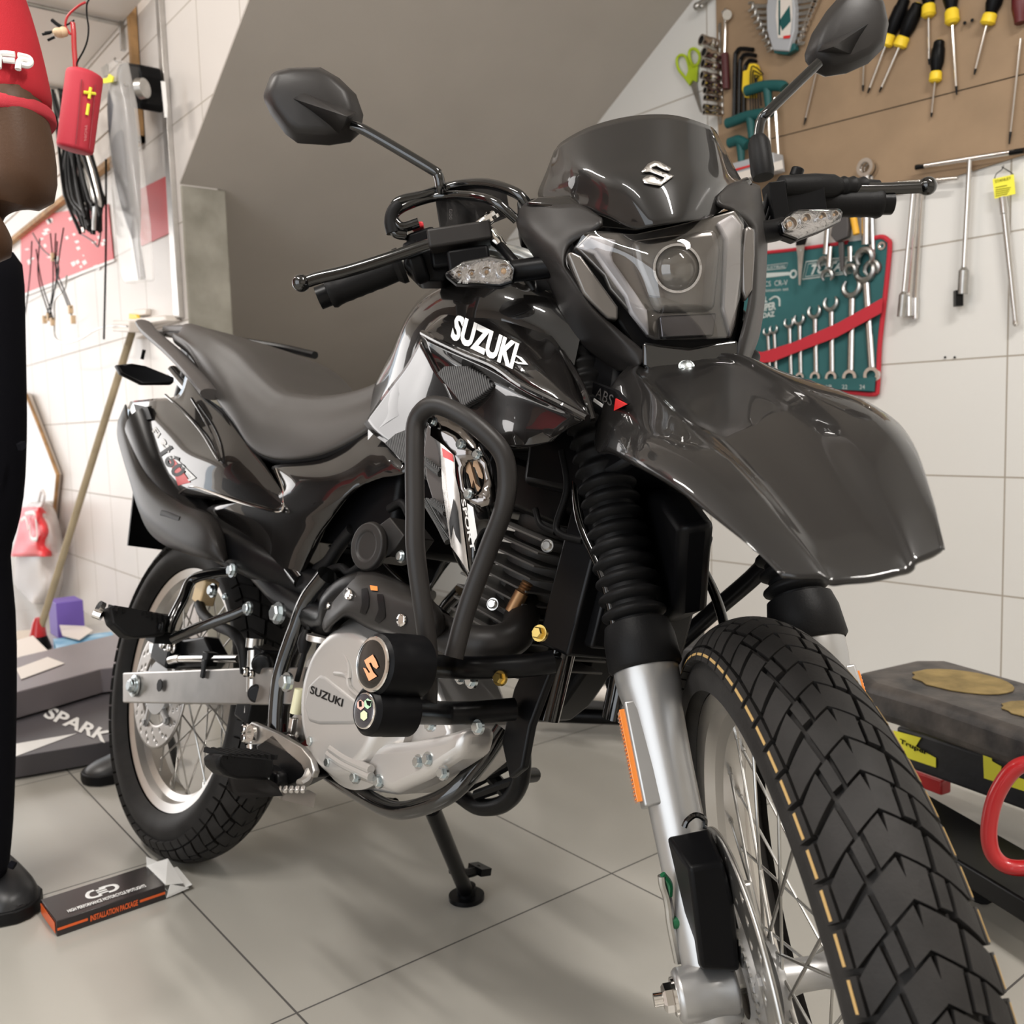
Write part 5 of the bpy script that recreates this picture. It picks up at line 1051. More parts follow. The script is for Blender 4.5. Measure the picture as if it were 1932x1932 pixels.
for (u,v,u2,v2,lb) in ((1462,185,1470,300,'long chrome T-handle shaft left of the mirror stem'),):
    m=M(); m.tube([R_(u,v,.045),R_(u2,v2,.045)],.0045,8,smooth=1); single(m,'hex_shaft','chrome',lb,'hex key')
t=rwthing('key_stand',1430,310,'narrow grey and green stand for T-handle keys behind the handlebar','tool stand')
m=M(); m.prism([R_(u,v,.030) for u,v in [(1380,318),(1478,292),(1482,325),(1392,350)]],SIDE*.05); ch(m,'stand_body',bpy.data.materials['grey_rack'],t,bevel=.003)
m=M(); m.prism([R_(u,v,.0815) for u,v in [(1392,326),(1476,302),(1478,318),(1396,340)]],SIDE*.001); ch(m,'stand_label','dirtywhite',t)
m=M(); m.prism([R_(u,v,.083) for u,v in [(1382,320),(1440,304),(1440,307),(1383,324)]],SIDE*.0006); ch(m,'label_mark','red',t)
# screwdrivers
def driver(h0,h1,tip,r,lb,col='yb',name='screwdriver',off=.02,group='yellow and black screwdrivers'):
    r*=1.28; a,b_,c=R_(*h0,off),R_(*h1,off),R_(*tip,off-.004); d=unit(b_-a); Ln=np.linalg.norm(b_-a); o=empty(name,a,lb,'screwdriver',group)
    m=M(); m.lathe([(0,r*.55),(Ln*.04,r*.8),(Ln*.16,r*.86),(Ln*.22,r*1.0),(Ln*.55,r*1.05),(Ln*.70,r*.78),(Ln*.76,r*.72)],a,a+d,16,absolute=True); ch(m,'handle',K['black'] if col=='yb' else mat('dark_red_handle',(.10,.01,.012),.4),o)
    if col=='yb': m=M(); m.lathe([(Ln*.74,r*.72),(Ln*.78,r*.92),(Ln*.93,r*.95),(Ln*.95,r*1.02),(Ln,r*.7)],a,a+d,16,absolute=True); ch(m,'collar','yel',o); m=M(); m.lathe([(-.001,r*.4),(Ln*.03,r*.72),(Ln*.035,r*.5)],a,a+d,16,absolute=True); ch(m,'end_cap','yel',o)
    m=M(); L2=np.linalg.norm(c-b_); e=unit(c-b_); m.cyl(b_-e*.004,b_+e*L2*.90,.0030,n=10); ch(m,'shaft','chrome',o)
    m=M(); m.cyl(b_+e*L2*.88,b_+e*L2,.0034,.0018,n=8); ch(m,'tip','satin',o); return o
driver((1708,-4),(1670,88),(1637,176),.0145,'angled yellow and black screwdriver directly right of the mirror')
driver((1733,6),(1696,90),(1659,174),.0145,'angled yellow and black screwdriver, second right of the mirror')
driver((1752,-60),(1752,32),(1753,122),.0140,'upright yellow and black screwdriver above the stubby one')
driver((1790,-60),(1797,45),(1805,179),.0140,'long upright screwdriver between the stubby one and the tilted one')
driver((1890,-40),(1862,47),(1838,141),.0140,'tilted yellow and black screwdriver below the two small screws')
driver((1772,76),(1764,155),(1757,221),.0125,'short yellow collared screwdriver hanging lowest on the hardboard')
driver((1926,-60),(1926,76),(1904,272),.0150,'big dark red handled screwdriver at the right edge of the picture','red',group=None)
driver((1565,40),(1544,120),(1517,236),.0140,'screwdriver whose shaft shows below the mirror, left of the others')
driver((1634,20),(1631,80),(1628,172),.0140,'screwdriver mostly hidden by the mirror, thin shaft showing')
for u,v in ((1820,43),(1834,38)):
    m=M(); m.cyl(R_(u,v,.006),R_(u,v,.022),.004,n=8); single(m,'screw','satin',('left' if u<1830 else 'right')+' one of two bare screws in the hardboard between screwdrivers','screw','two bare screws in the hardboard')
# T-bar wrenches
def tbar(h0,h1,top,bot,lb,r=.0055,sock=.011):
    r*=1.2; sock*=1.1
    o=empty('t_bar_wrench',R_(*top,0),lb,'wrench'); m=M(); m.tube([R_(*h0,.03),R_(*h1,.03)],r,12,smooth=1); ch(m,'cross_bar','chrome',o)
    m=M(); m.tube([R_(*top,.03),R_(*bot,.03)],r,12,smooth=1); ch(m,'shaft','chrome',o)
    m=M(); d=unit(R_(*bot,.03)-R_(*top,.03)); e=R_(*bot,.03); m.lathe([(-.02,r),(-.012,sock),(.045,sock),(.045,sock*.6)],e,e+d,16,absolute=True); ch(m,'socket_end','steel',o); return o
o=tbar((1737,314),(1915,286),(1830,300),(1818,520),'long T-bar wrench with black socket beside the yellow tag',.0055,.0115)
m=M(); m.tube([R_(1728,316,.03),R_(1745,313,.03)],.0068,12,smooth=1); m.tube([R_(1905,288,.03),R_(1932,284,.03)],.0068,12,smooth=1); m.tube([R_(1808,548,.028),R_(1808,578,.028)],.013,4,smooth=1); ch(m,'black_end','satin',o)
tbar((1688,346),(1808,336),(1724,350),(1704,565),'leftmost of the three T-bar wrenches sharing one nail',.0048,.0105)
m=M(); m.tube([R_(1733,350,.02),R_(1716,565,.02)],.0048,10,smooth=1); m.lathe([(0,.009),(.05,.009)],R_(1716,560,.02),R_(1716,560,.02)-UP,14,absolute=True); single(m,'socket_bar','chrome','middle of the three chrome socket bars sharing one nail','wrench')
m=M(); m.tube([R_(1741,350,.012),R_(1728,565,.012)],.0048,10,smooth=1); m.lathe([(0,.008),(.055,.0065)],R_(1728,562,.012),R_(1728,562,.012)-UP,14,absolute=True); single(m,'socket_bar','chrome','rightmost of the three chrome socket bars sharing one nail','wrench')
# extension bar with yellow tag
o=empty('extension_bar',R_(1892,375,0),'chrome extension bar hanging from a yellow printed tag','socket bar')
m=M(); m.lathe([(0,.010),(.04,.010),(.042,.0085),(.30,.0070),(.31,.0085),(.315,.005)],R_(1892,372,.02),R_(1892,372,.02)+unit(R_(1906,505,.02)-R_(1892,372,.02)),18,absolute=True); ch(m,'bar','chrome',o)
m=M(); m.prism([R_(u,v,.025) for u,v in [(1873,338),(1913,329),(1916,366),(1877,375)]],SIDE*.0012); ch(m,'tag','ytape',o)
p=R_(1878,345,.0275); m=text_on('STANLEY',p,R_(1908,338,.0275)-p,R_(1877,340,.0275)-p,lift=.0004); 
for k in range(5):
    p=R_(1878,354+4*k,.0275); q=R_(1900+(k*7)%9,349.5+4*k,.0275); m.tube([p,q],.0006,4,smooth=1)
ch(m,'tag_print','black',o)
m=M(); m.tube([R_(1876,338,.02),R_(1880,328,.02),R_(1890,320,.02),R_(1894,312,.02)],.0012,6); m.tube([R_(1912,329,.02),R_(1902,322,.02),R_(1890,315,.02)],.0012,6); ch(m,'cord','black',o)
# double wrench hanging over the roll
def spanner(top,bot,r,lb,cat='wrench',jr=2.1,ring=True,jaw=True,off=.03,name='combination_wrench',grp=None):
    r*=1.25; a,b_=R_(*top,off),R_(*bot,off); d=unit(b_-a); x_=unit(np.cross(d,SIDE)); o=empty(name,a,lb,cat,grp)
    m=M(); m.tube([a+d*r*2,b_-d*r*2.2],r,10,smooth=1,flat=(1,.55,x_)); ch(m,'shaft','chrome',o)
    if ring: m=M(); m.lathe([(-.005,r*1.35),(-.005,r*2.3),(.005,r*2.3),(.005,r*1.35),(-.005,r*1.35)],a,a+SIDE,20,absolute=True,cap=False); ch(m,'ring_end','chrome',o)
    if jaw:
        P=[]
        for k in range(11): an=math.radians(-65+k*31); P.append(b_+d*(-math.cos(an-.0)*r*2.9)*-1*-1*1+0*d)
        ang=[math.radians(45+27*k) for k in range(11)]
        P=[b_+d*r*1.2+(d*math.cos(q)+x_*math.sin(q))*r*jr for q in ang]
        m=M(); m.tube(P,lambda t:r*(1.15-.70*abs(2*t-1)**3),8,smooth=2,flat=(1,.8,SIDE)); ch(m,'open_jaw','steel',o)
    return o
spanner((1633,316),(1632,478),.0085,'largest chrome wrench hanging from the hardboard above the tool roll')
spanner((1641,320),(1646,500),.0075,'chrome wrench hanging just behind the largest one over the tool roll',off=.015)
spanner((1562,410),(1556,492),.0065,'short chrome wrench hanging behind the clear turn signal',ring=False)
spanner((1566,455),(1562,515),.0060,'small bright wrench with its jaw over the printed brand panel',ring=False,off=.04)
spanner((1603,455),(1604,505),.0060,'small bright wrench right of the black handled tool',ring=False,off=.035)
o=empty('scissors',R_(1510,455,0),'steel blade of scissors pointing down over the green tool roll','scissors')
m=M(); m.prism([R_(u,v,.03) for u,v in [(1503,462),(1512,455),(1519,462),(1517,480),(1511,538),(1508,538),(1506,485)]],SIDE*.003); m.cyl(R_(1511,472,.03),R_(1511,472,.036),.003,n=10); ch(m,'blade','steel',o)
m=M(); m.prism([R_(u,v,.028) for u,v in [(1505,448),(1525,446),(1520,462),(1504,464)]],SIDE*.008); ch(m,'handle','black',o,bevel=.001)
o=empty('stripping_pliers',R_(1600,400,0),'grey bodied pliers with one yellow grip hanging above the tool roll','pliers')
m=M(); m.prism([R_(u,v,.03) for u,v in [(1580,385),(1606,385),(1608,430),(1606,448),(1584,458),(1574,446),(1578,420)]],SIDE*.02); m.prism([R_(u,v,.03) for u,v in [(1584,455),(1594,456),(1595,512),(1588,512)]],SIDE*.010); ch(m,'body',mat('dark_grey_rubber',(.06,.055,.055),.5),o,bevel=.003)
m=M(); m.tube([R_(1607,390,.04),R_(1612,420,.04),R_(1616,442,.04)],.009,10); ch(m,'grip',mat('orange_yellow_grip',(.80,.42,.03),.45),o)
# green tool roll with red binding
o=empty('tool_roll',R_(1550,600,0),'green fabric tool roll with red binding pinned to the tiles','tool roll')
RP=[(1395,482),(1480,472),(1640,452),(1664,447),(1676,453),(1679,466),(1662,640),(1657,735),(1650,745),(1600,740),(1500,735),(1395,730)]
m=M(); m.prism([R_(u,v,.002) for u,v in RP],SIDE*.010); rf=mat('green_canvas',(.028,.115,.12),.85,bump=.3,bscale=700,noise=.15,nscale=6); ch(m,'canvas',rf,o,bevel=.002)
rd=mat('red_webbing',(.50,.025,.04),.8,bump=.3,bscale=900)
m=M(); m.tube([R_(u,v,.011) for u,v in [(1395,481),(1480,473),(1560,463),(1600,457)]],.0055,8,flat=(1,1.2,UP)); m.tube([R_(u,v,.011) for u,v in [(1650,449),(1664,447),(1675,453),(1679,468),(1670,560),(1660,650),(1656,730),(1648,744),(1600,740),(1500,735),(1395,730)]],.0065,8,smooth=4); ch(m,'binding',rd,o)
m=M(); m.prism([R_(u,v,.030) for u,v in [(1395,662),(1440,664),(1500,645),(1580,610),(1666,562),(1664,590),(1580,636),(1500,666),(1460,682),(1395,690)]],SIDE*.002); ch(m,'strap',rd,o)
m=M(); m.prism([R_(u,v,.024) for u,v in [(1395,700),(1480,712),(1560,715),(1652,712),(1650,738),(1600,736),(1500,730),(1395,726)]],SIDE*.002); ch(m,'pocket',rf,o)
m=M(); c=R_(1664,464,.013); m.lathe([(0,.004),(.003,.007),(.003,.011),(0,.012)],c,c+SIDE,18,absolute=True,cap=False); ch(m,'eyelet','chrome',o)
wp_=mat('pale_print',(.50,.54,.52),.7)
def rtext(s,p0,p1,p2,off,root,name='lettering',mt=None,**k):
    a=R_(*p0,off); m=text_on(s,a,R_(*p1,off)-a,R_(*p2,off)-a,lift=.0006,**k); return ch(m,name,mt or wp_,root)
m=M()
def frame_px(P,off,r=.0016):
    m.tube([R_(u,v,off) for u,v in P],r,4,smooth=1,closed=True)
frame_px([(1521,494),(1612,484),(1606,515),(1514,527)],.013,.0020); frame_px([(1525,498),(1608,488),(1603,512),(1519,522)],.013,.0012); frame_px([(1430,503),(1486,496),(1483,506),(1430,512)],.013,.0010)
m.prism([R_(u,v,.0125) for u,v in [(1430,516),(1490,513),(1490,519),(1430,526)]],SIDE*.0006); c=R_(1497,517,.0125); m.lathe([(0,.007),(.001,.007),(.001,.013),(0,.013)],c,c+SIDE,20,absolute=True,cap=False); ch(m,'printed_frame',wp_,o)
m=M(); m.prism([R_(u,v,.0128) for u,v in [(1433,504),(1484,498),(1482,505),(1433,511)]],SIDE*.0003)
rtext('TOTAL',(1528,519),(1600,510),(1532,499),.013,o,shear=.25,bold=.04)
rtext('INDUSTRIAL',(1432,511),(1482,505),(1433,505),.014,o,shear=.2)
rtext('14PCS  CR-V',(1428,542),(1486,538),(1428,532),.013,o)
rtext('combination set',(1428,552),(1488,548),(1428,546),.013,o)
rtext('TAL',(1432,572),(1448,570),(1432,561),.013,o,bold=.04); rtext('SUPER',(1430,590),(1464,584),(1430,575),.013,o,bold=.04); rtext('ODAZ',(1430,602),(1462,597),(1430,592),.013,o,bold=.04)
m=M(); m.tube([R_(1452,566,.013),R_(1462,560,.013),R_(1470,564,.013),R_(1471,578,.013)],.003,6); ch(m,'printed_wrench',wp_,o)
for s_,u in (('19',1559),('22',1589),('24',1622)): rtext(s_,(u,734),(u+10,734),(u,726),.0265,o)
SP=[(1448,628,1452,700,.0042,'smallest wrench, nearest the motorcycle fairing'),(1460,624,1464,705,.0044,'second smallest wrench from the left'),(1489,612,1492,714,.0050,'third wrench from the left'),(1508,606,1510,712,.0054,'fourth wrench from the left'),(1537,592,1539,712,.0064,'fifth wrench from the left'),(1568,577,1569,712,.0070,'sixth wrench from the left'),(1607,549,1604,712,.0084,'second largest wrench'),(1633,519,1645,708,.0090,'largest wrench, nearest the right binding')]
for u,v,u2,v2,r,lb in SP: 
    q=spanner((u2,v2),(u+(u-u2)*.02,v),r*.9,lb+' in the green tool roll',ring=True,off=.018,jr=2.55,grp='wrenches in the tool roll')
# small screws and drawn marks on the tiles
for u,v,lb in ((1783,674,'small dark screw hole plug in the tiles, left of the pair below the tools'),(1801,674,'small dark screw hole plug in the tiles, right of the pair below the tools')):
    m=M(); m.cyl(R_(u,v,0),R_(u,v,.004),.0028,n=10); single(m,'wall_plug','black',lb,'wall plug')
# ================================================================ creeper seat, bench and crates at the right
def flat(name,P,z,th,mt,**k):
    m=M(); m.prism([fl(u,v,z) for u,v in P],(0,0,th)); return m,name,mt,k
seat_=empty('mechanic_creeper',fl(1840,1560,0),'worn black padded creeper with torn foam and red curved handle by the wall','creeper')
PT=[(1610,1270),(1720,1243),(1780,1243),(1850,1262),(1960,1300),(2010,1420),(1900,1375),(1800,1340),(1700,1305)]
m=M(); top=[fl(u,v,.33) for u,v in [(1612,1268),(1725,1243),(1785,1243),(1860,1264),(1990,1300),(1990,1400),(1905,1372),(1740,1318),(1640,1290)]]; m.prism([p-UP*.062 for p in top],UP*.062); cush=ch(m,'cushion',mat('worn_black_vinyl',(.022,.022,.024),.5,noise=.35,nscale=18,bump=.8,bscale=25,col2=(.10,.085,.075)),seat_,bevel=.016)
fo=mat('old_foam',(.23,.165,.065),.95,noise=.3,nscale=25,bump=.5,bscale=200)
def ell(cu,cv,ru,rv,n=24,z=.331): return [fl(cu+ru*math.cos(2*PI*k/n)*(1+.05*math.sin(3*k)),cv+rv*math.sin(2*PI*k/n)+ .22*ru*math.cos(2*PI*k/n)*.6,z) for k in range(n)]
m=M(); m.prism(ell(1818,1287,96,20),UP*.0015); ch(m,'torn_foam',fo,seat_); m=M(); m.prism(ell(1960,1342,70,16),UP*.0015); ch(m,'torn_foam',fo,seat_)
m=M(); P=[fl(u,v,.30) for u,v in [(1650,1320),(1880,1440),(1990,1440)]]
for p in P[:1]: m.cyl(p*V3([1,1,0])+UP*.09,p,.012,n=10)
hw=[fl(1680,1345,.20)]; ch(m,'leg','satin',seat_)
m=M(); bx=[fl(u,v,.09) for u,v in [(1640,1440),(1990,1640),(1990,1740),(1760,1600)]]; m.prism([p-UP*.03 for p in bx],UP*.035); ch(m,'base_frame','satin',seat_,bevel=.004)
pl=V3(fl(1905,1640,.09)); 
def hp(u,v): 
    r=wray(u,v); o=V3([0,0,CAMH]); n=unit(wray(1900,1500)*V3([1,1,0])); d=1.50; return o+r*((d-o@n)/(r@n))
m=M(); m.tube([hp(u,v) for u,v in [(1962,1436),(1915,1450),(1880,1500),(1866,1560),(1872,1608),(1900,1634),(1950,1636),(2000,1615)]],.0115,14); ch(m,'curved_handle','redp',seat_)
m=M(); 
for k in range(4): m.cyl(fl(1700+70*k,1500+45*k,.0),fl(1700+70*k,1500+45*k,.0)+UP*.0,.02) if False else None
for u,v in ((1760,1610),(1850,1668),(1975,1700),(1700,1480)): m.cyl(fl(u,v,.03)-DN*.008,fl(u,v,.03)+DN*.008,.03,n=18)
ch(m,'caster','rubber',seat_)
# yellow and black toolbox under the pad
tb_=empty('tool_case',fl(1760,1480,.10),'black tool case with torn yellow labels under the creeper pad','tool case')
def cz(u,v,z): return fl(u,v,z)
a,b_=cz(1690,1432,.125),cz(1990,1540,.125); dx_=unit((b_-a)*V3([1,1,0])); dy_=V3([-dx_[1],dx_[0],0]); Ln=np.linalg.norm(b_-a); R3=np.array([dx_,dy_,UP]).T
c=a+dx_*Ln/2+dy_*.10; m=M(); m.box(c+UP*.028,(Ln,.20,.075),R3); ch(m,'case_body',mat('scuffed_black_plastic',(.02,.02,.022),.5,noise=.4,nscale=14,bump=.3,bscale=60),tb_,bevel=.006)
def onside(u,v,off=.002):
    n=-dy_; d=(a+n*off)@n; return onplane(u,v,n,d)
m=M(); m.prism([onside(u,v) for u,v in [(1686,1378),(1738,1392),(1728,1408),(1748,1420),(1766,1430),(1766,1448),(1700,1426),(1690,1420)]],-dy_*.001); ch(m,'yellow_label','ytape',tb_); m=M(); m.prism([onside(u,v) for u,v in [(1855,1418),(1870,1422),(1872,1436),(1890,1446),(1888,1458),(1925,1468),(1960,1480),(1960,1500),(1925,1490),(1857,1468)]],-dy_*.001); ch(m,'yellow_label','ytape',tb_)
p=onside(1697,1404,.005); m=text_on('Truper',p,onside(1750,1428,.005)-p,onside(1698,1393,.005)-p,lift=.0004,bold=.03); ch(m,'lettering','black',tb_)
tr=empty('parts_tray',fl(1700,1400,.20),'small yellow open tray on top of the black tool case','tray')
m=M(); P=[(1692,1378),(1700,1364),(1718,1358),(1736,1366),(1742,1378),(1738,1392)]; c=V3(a+dx_*.05+dy_*.05+UP*.09); m.box(c,(.085,.07,.03),R3); ch(m,'tray','ytape',tr,bevel=.003)
m=M(); m.box(c+UP*.0155,(.072,.058,.002),R3); ch(m,'tray_inside',mat('olive_inside',(.22,.20,.03),.6),tr)
bt_=M(); bt_.box(c+dy_*.10-dx_*.03+UP*.01,(.10,.06,.05),R3); single(bt_,'teal_box',mat('teal_plastic',(.02,.18,.16),.5),'small teal box tucked behind the yellow tray','box',bevel=.004)
m=M(); q=cz(1745,1470,.05); m.box(q+UP*.0,(.10,.03,.03),R3); single(m,'red_bracket','redp','short dark red metal bracket under the tool case','bracket',bevel=.004)
# dark trolley jack / rack behind the fork
jk=empty('floor_rack',fl(1100,1350,0),'low black steel rack on the floor behind the motorcycle','rack')
def wallpt(u,v,d): return rw(u,v,d)
m=M(); m.tube([fl(1000,1345,.05),fl(1180,1352,.05)],.022,12,smooth=1); m.tube([fl(1040,1262,.22)+0*UP,fl(1240,1262,.22)],.02,10,smooth=1); m.tube([fl(1000,1345,.05),fl(1040,1262,.22)],.015,8,smooth=1); m.tube([fl(1200,1352,.05),fl(1260,1250,.24)],.02,8,smooth=1); ch(m,'rack_frame','satin',jk)
m=M(); m.prism([fl(u,v,.08) for u,v in [(1020,1300),(1230,1310),(1220,1345),(1010,1335)]],UP*.20); m.prism([fl(u,v,.10) for u,v in [(1260,1270),(1330,1275),(1330,1330),(1265,1325)]],UP*.14); ch(m,'rack_panel',mat('grimy_dark_steel',(.05,.048,.048),.6,.3,noise=.3,nscale=9),jk,bevel=.01)
m=M(); m.cyl(fl(1120,1305,.16),fl(1155,1308,.16),.020,n=14); ch(m,'cream_roller','dirtywhite',jk)
m=M(); m.box(fl(1284,1372,.02)+UP*.03,(.04,.04,.07)); single(m,'yellow_box','yel','small yellow box peeking out behind the right fork leg','box',bevel=.003)
m=M(); m.tube([rw(1290,1213,.05),rw(1360,1180,.05)],.022,12,smooth=1); single(m,'white_pipe','dirtywhite','short white pipe lying against the wall behind the front wheel','pipe')
# ================================================================ LEFT WALL AND FLOOR
def Lq(u,v,off=.0): return lw(u,v,off)
LS_=-DN
def lc(m,name,mt,root,**k): return world_child(m,name,mt,root,**k)
# red poster band printed along the wall, in two pieces
pb_=mat('red_poster',(.62,.018,.022),.45)
m=M(); m.prism([Lq(u,v,.003) for u,v in [(255,362),(317,331),(321,440),(264,466)]],LS_*.002); single(m,'red_poster',pb_,'red glossy poster panel beside the metal trim strip','poster')
m=M(); m.prism([Lq(u,v,.003) for u,v in [(40,415),(115,400),(205,385),(215,490),(40,556)]],LS_*.002); ps=single(m,'red_poster',pb_,'red poster with white shapes behind the hanging wires','poster')
random.seed(3); m=M()
for k in range(34):
    u=48+random.random()*155; v=(412+random.random()*95); w_=4+random.random()*9; h=3+random.random()*8; m.prism([Lq(u+x*w_,v+y*h-.2*x*w_,.0055) for x,y in ((-.5,-.3),(.2,-.5),(.5,.2),(-.1,.5))],LS_*.0004)
tag(m.link('poster_print',['white'],ps),kind='stuff')
m=M(); m.prism([Lq(u,v,.0055) for u,v in [(40,556),(216,488),(216,493),(40,562)]],LS_*.001); m.link('poster_border',['white'],ps)
# slatwall panel with wooden edge
sw_=empty('slatwall_panel',Lq(250,200,.0),'white grooved slatwall display panel with raw wood edge','display panel')
QA=[(60,130),(262,70),(268,262),(245,275),(60,330)]
s0_,s1_=float(Lq(262,130)@DW),float(Lq(262,130)@DW)+2.6; zt,zb=float(Lq(262,20)[2])+.15,float(Lq(268,262)[2])
step=float(Lq(262,106)[2]-Lq(265,160)[2]); n=int((zt-zb)/step)+1
m=M()
for k in range(n):
    z0=zb+k*step; m.prism([wp(s0_,WL-.004,z0+.004),wp(s1_,WL-.004,z0+.004),wp(s1_,WL-.004,z0+step-.004),wp(s0_,WL-.004,z0+step-.004)],LS_*.022)
lc(m,'panel_slats','dirtywhite',sw_,bevel=.001)
m=M(); m.prism([wp(s0_,WL-.003,zb),wp(s1_,WL-.003,zb),wp(s1_,WL-.003,zt),wp(s0_,WL-.003,zt)],LS_*.012); lc(m,'panel_core','wood',sw_)
m=M(); m.prism([wp(s0_-.022,WL-.003,zb-.02),wp(s0_,WL-.003,zb-.02),wp(s0_,WL-.003,zt),wp(s0_-.022,WL-.003,zt)],LS_*.026); m.prism([wp(s0_-.022,WL-.003,zb-.02),wp(s1_,WL-.003,zb-.02),wp(s1_,WL-.003,zb),wp(s0_-.022,WL-.003,zb)],LS_*.026); lc(m,'panel_edge','wood',sw_)
# white shelves seen from below
def shelf(z,s0,s1,dep,lb):
    m=M(); m.prism([wp(s0,WL-.03,z),wp(s1,WL-.03,z),wp(s1,WL-.03-dep,z),wp(s0,WL-.03-dep,z)],UP*.018); m.prism([wp(s0,WL-.03-dep,z-.004),wp(s1,WL-.03-dep,z-.004),wp(s1,WL-.036-dep,z-.004),wp(s0,WL-.036-dep,z-.004)],UP*.028)
    o=single(m,'wall_shelf','dirtywhite',lb,'shelf'); 
    for s_ in (s0+.25,s0+1.0): m=M(); m.tube([wp(s_,WL-.03,z-.008),wp(s_,WL-.03-dep*.85,z-.010)],.007,8,smooth=1); m.box(wp(s_,WL-.032,z-.04),(.016,.016,.10)); m.link('shelf_bracket',['steel'],o)
    return o
zs=float(Lq(236,60)[2]); shelf(zs,float(Lq(300,10)@DW)+.02,float(Lq(300,10)@DW)+2.4,.34,'white wooden shelf seen from below above the slatwall')
# red portable speaker hanging from a wire
def pl_at(u,v,n): return onplane(u,v,DN,n)
NS=.62
FWD=unit(RM[:,2]*V3([1,1,0]))
def PP(u,v,y): # point at forward distance y
    r=wray(u,v); return V3([0,0,CAMH])+r*(y/(r@FWD))
def H_(u,v,n=NS): return PP(u,v,1.80)
sp=empty('speaker',H_(150,210),'red cylindrical portable speaker hanging by a strap','speaker')
a,b_=H_(160,140),H_(141,285); ax_=unit(b_-a); r_=.5*np.linalg.norm(H_(119,205)-H_(184,215)); 
vw=unit(a-V3([0,0,CAMH])); xs=unit(np.cross(ax_,vw)); ys=unit(np.cross(xs,ax_)); vs=[];fs=[]; n=32
prof=[(-.045,.55),(-.02,.86),(.0,.97),(.04,1.0),(.95,1.0),(.985,.95),(1.0,.8),(1.0,0.01)]
Ls=np.linalg.norm(b_-a); m=M(); vv=[];ff=[]
for t_,q in prof:
    for k in range(n):
        an=2*PI*k/n; c,s=math.cos(an),math.sin(an); vv.append(a+ax_*Ls*t_+(xs*c*r_+ys*s*r_*.92)*q)
for j in range(len(prof)-1):
    for k in range(n): ff.append((j*n+k,j*n+(k+1)%n,(j+1)*n+(k+1)%n,(j+1)*n+k))
ff.append(tuple(range(n-1,-1,-1))); ff.append(tuple((len(prof)-1)*n+k for k in range(n))); m.add(vv,ff)
body=lc(m,'speaker_body',mat('red_speaker_mesh',(.50,.03,.05),.6,bump=.25,bscale=1500),sp,angle=50)
def onsp(u,v,l=.002):
    r=unit(wray(u,v)); o=V3([0,0,CAMH]); A=a; d=ax_; w0=o-A; 
    rp=r-d*(r@d); wp0=w0-d*(w0@d); aa=rp@rp; bb=2*rp@wp0; cc_=wp0@wp0-(r_*.97+l)**2; D=bb*bb-4*aa*cc_
    t_=(-bb-math.sqrt(max(D,0)))/(2*aa); return o+r*t_
m=M(); 
for P in ([(158,174),(180,177)],[(171,165),(168,186)],[(167,196),(164,217)]): m.tube([onsp(*P[0]),onsp((P[0][0]+P[1][0])/2,(P[0][1]+P[1][1])/2),onsp(*P[1])],.0028,6,smooth=2)
lc(m,'volume_mark','ytape',sp)
m=M(); m.tube([onsp(154,150),onsp(150,200),onsp(143,272)],.0012,6); m.tube([onsp(180,160),onsp(176,210),onsp(169,280)],.0012,6); lc(m,'side_seam',mat('dark_red_seam',(.28,.02,.03),.5),sp)
v_,f_=glyphs('PROIN'); m=M(); m.add([onsp(160+5*b2-3*a2*.5+0,238+28*a2-2*b2,.0015) for a2,b2 in v_],f_); lc(m,'lettering',mat('faded_print',(.62,.25,.25),.5),sp)
m=M(); m.tube([H_(u,v) for u,v in [(137,42),(139,60),(140,90),(142,118),(143,138)]],.0045,8,flat=(1,.5,(1,0,0))); lc(m,'strap','redp',sp)
m=M(); m.tube([H_(u,v) for u,v in [(142,140),(140,152),(137,160),(132,161)]],.0018,6); lc(m,'wire_hook','steel',sp)
def wire(P,r,name,mt,lb,n=NS,cat='wire',g=None):
    m=M(); m.tube([H_(u,v,n) for u,v in P],r,8,smooth=5); return single(m,name,mt,lb,cat,g)
wire([(170,-5),(164,8),(164,30),(167,52),(165,75),(158,95),(147,115),(142,130)],.0016,'hanging_wire','satin','thin dark wire looping down to the red speaker')
wire([(162,4),(150,10),(135,22),(126,34),(124,50),(133,65)],.0022,'hanging_wire','redp','thin red wire twisted around the shelf edge')
wire([(140,38),(128,46),(112,55),(105,62)],.0016,'hanging_wire','satin','thin dark wire end tied above the speaker strap')
for i,P in enumerate(([(98,38),(108,46),(118,52)],[(85,62),(98,60),(110,58)],[(90,76),(103,70)],[(80,65),(95,62)])):
    wire(P,.0035 if i==0 else .0024,'cable_end','rubber','short cut cable end poking out of the wire knot','','') if False else wire(P,.0035 if i==0 else .0024,'cable_end','rubber',('thick black','thin upper left','lower left','reddish')[i]+' cut cable end poking from the wire knot by the shelf',NS,'cable','cable ends at the wire knot')
m=M(); m.sphere(H_(112,62),.012,12,8,sc=(1,1,.7)); m.sphere(H_(120,60),.009,12,8); single(m,'cable_tie_bundle',mat('tan_connector',(.66,.48,.30),.5),'small tan connector cluster tied at the shelf edge','connector')
# bundle of black hoses
random.seed(11); hb_=empty('cable_bundle',Lq(160,300,.25),'thick bundle of black cables hanging behind the red speaker','cables')
for k in range(46):
    u0=98+random.random()*42; u2=118+random.random()*72; v2=385+random.random()*60; o_=.12+random.random()*.16; m=M()
    v0=168+random.random()*12
    m.tube([Lq(u0,v0,o_),Lq(u0+6+random.random()*14,v0+40,o_),Lq((u0*.3+u2*.7),300,o_),Lq(u2+6*random.random(),370,o_),Lq(u2*.55+80+random.random()*12,v2,o_)],.0055,7,smooth=4)
    lc(m,'cable',K['rubber'] if random.random()<.85 else K['steel'],hb_)
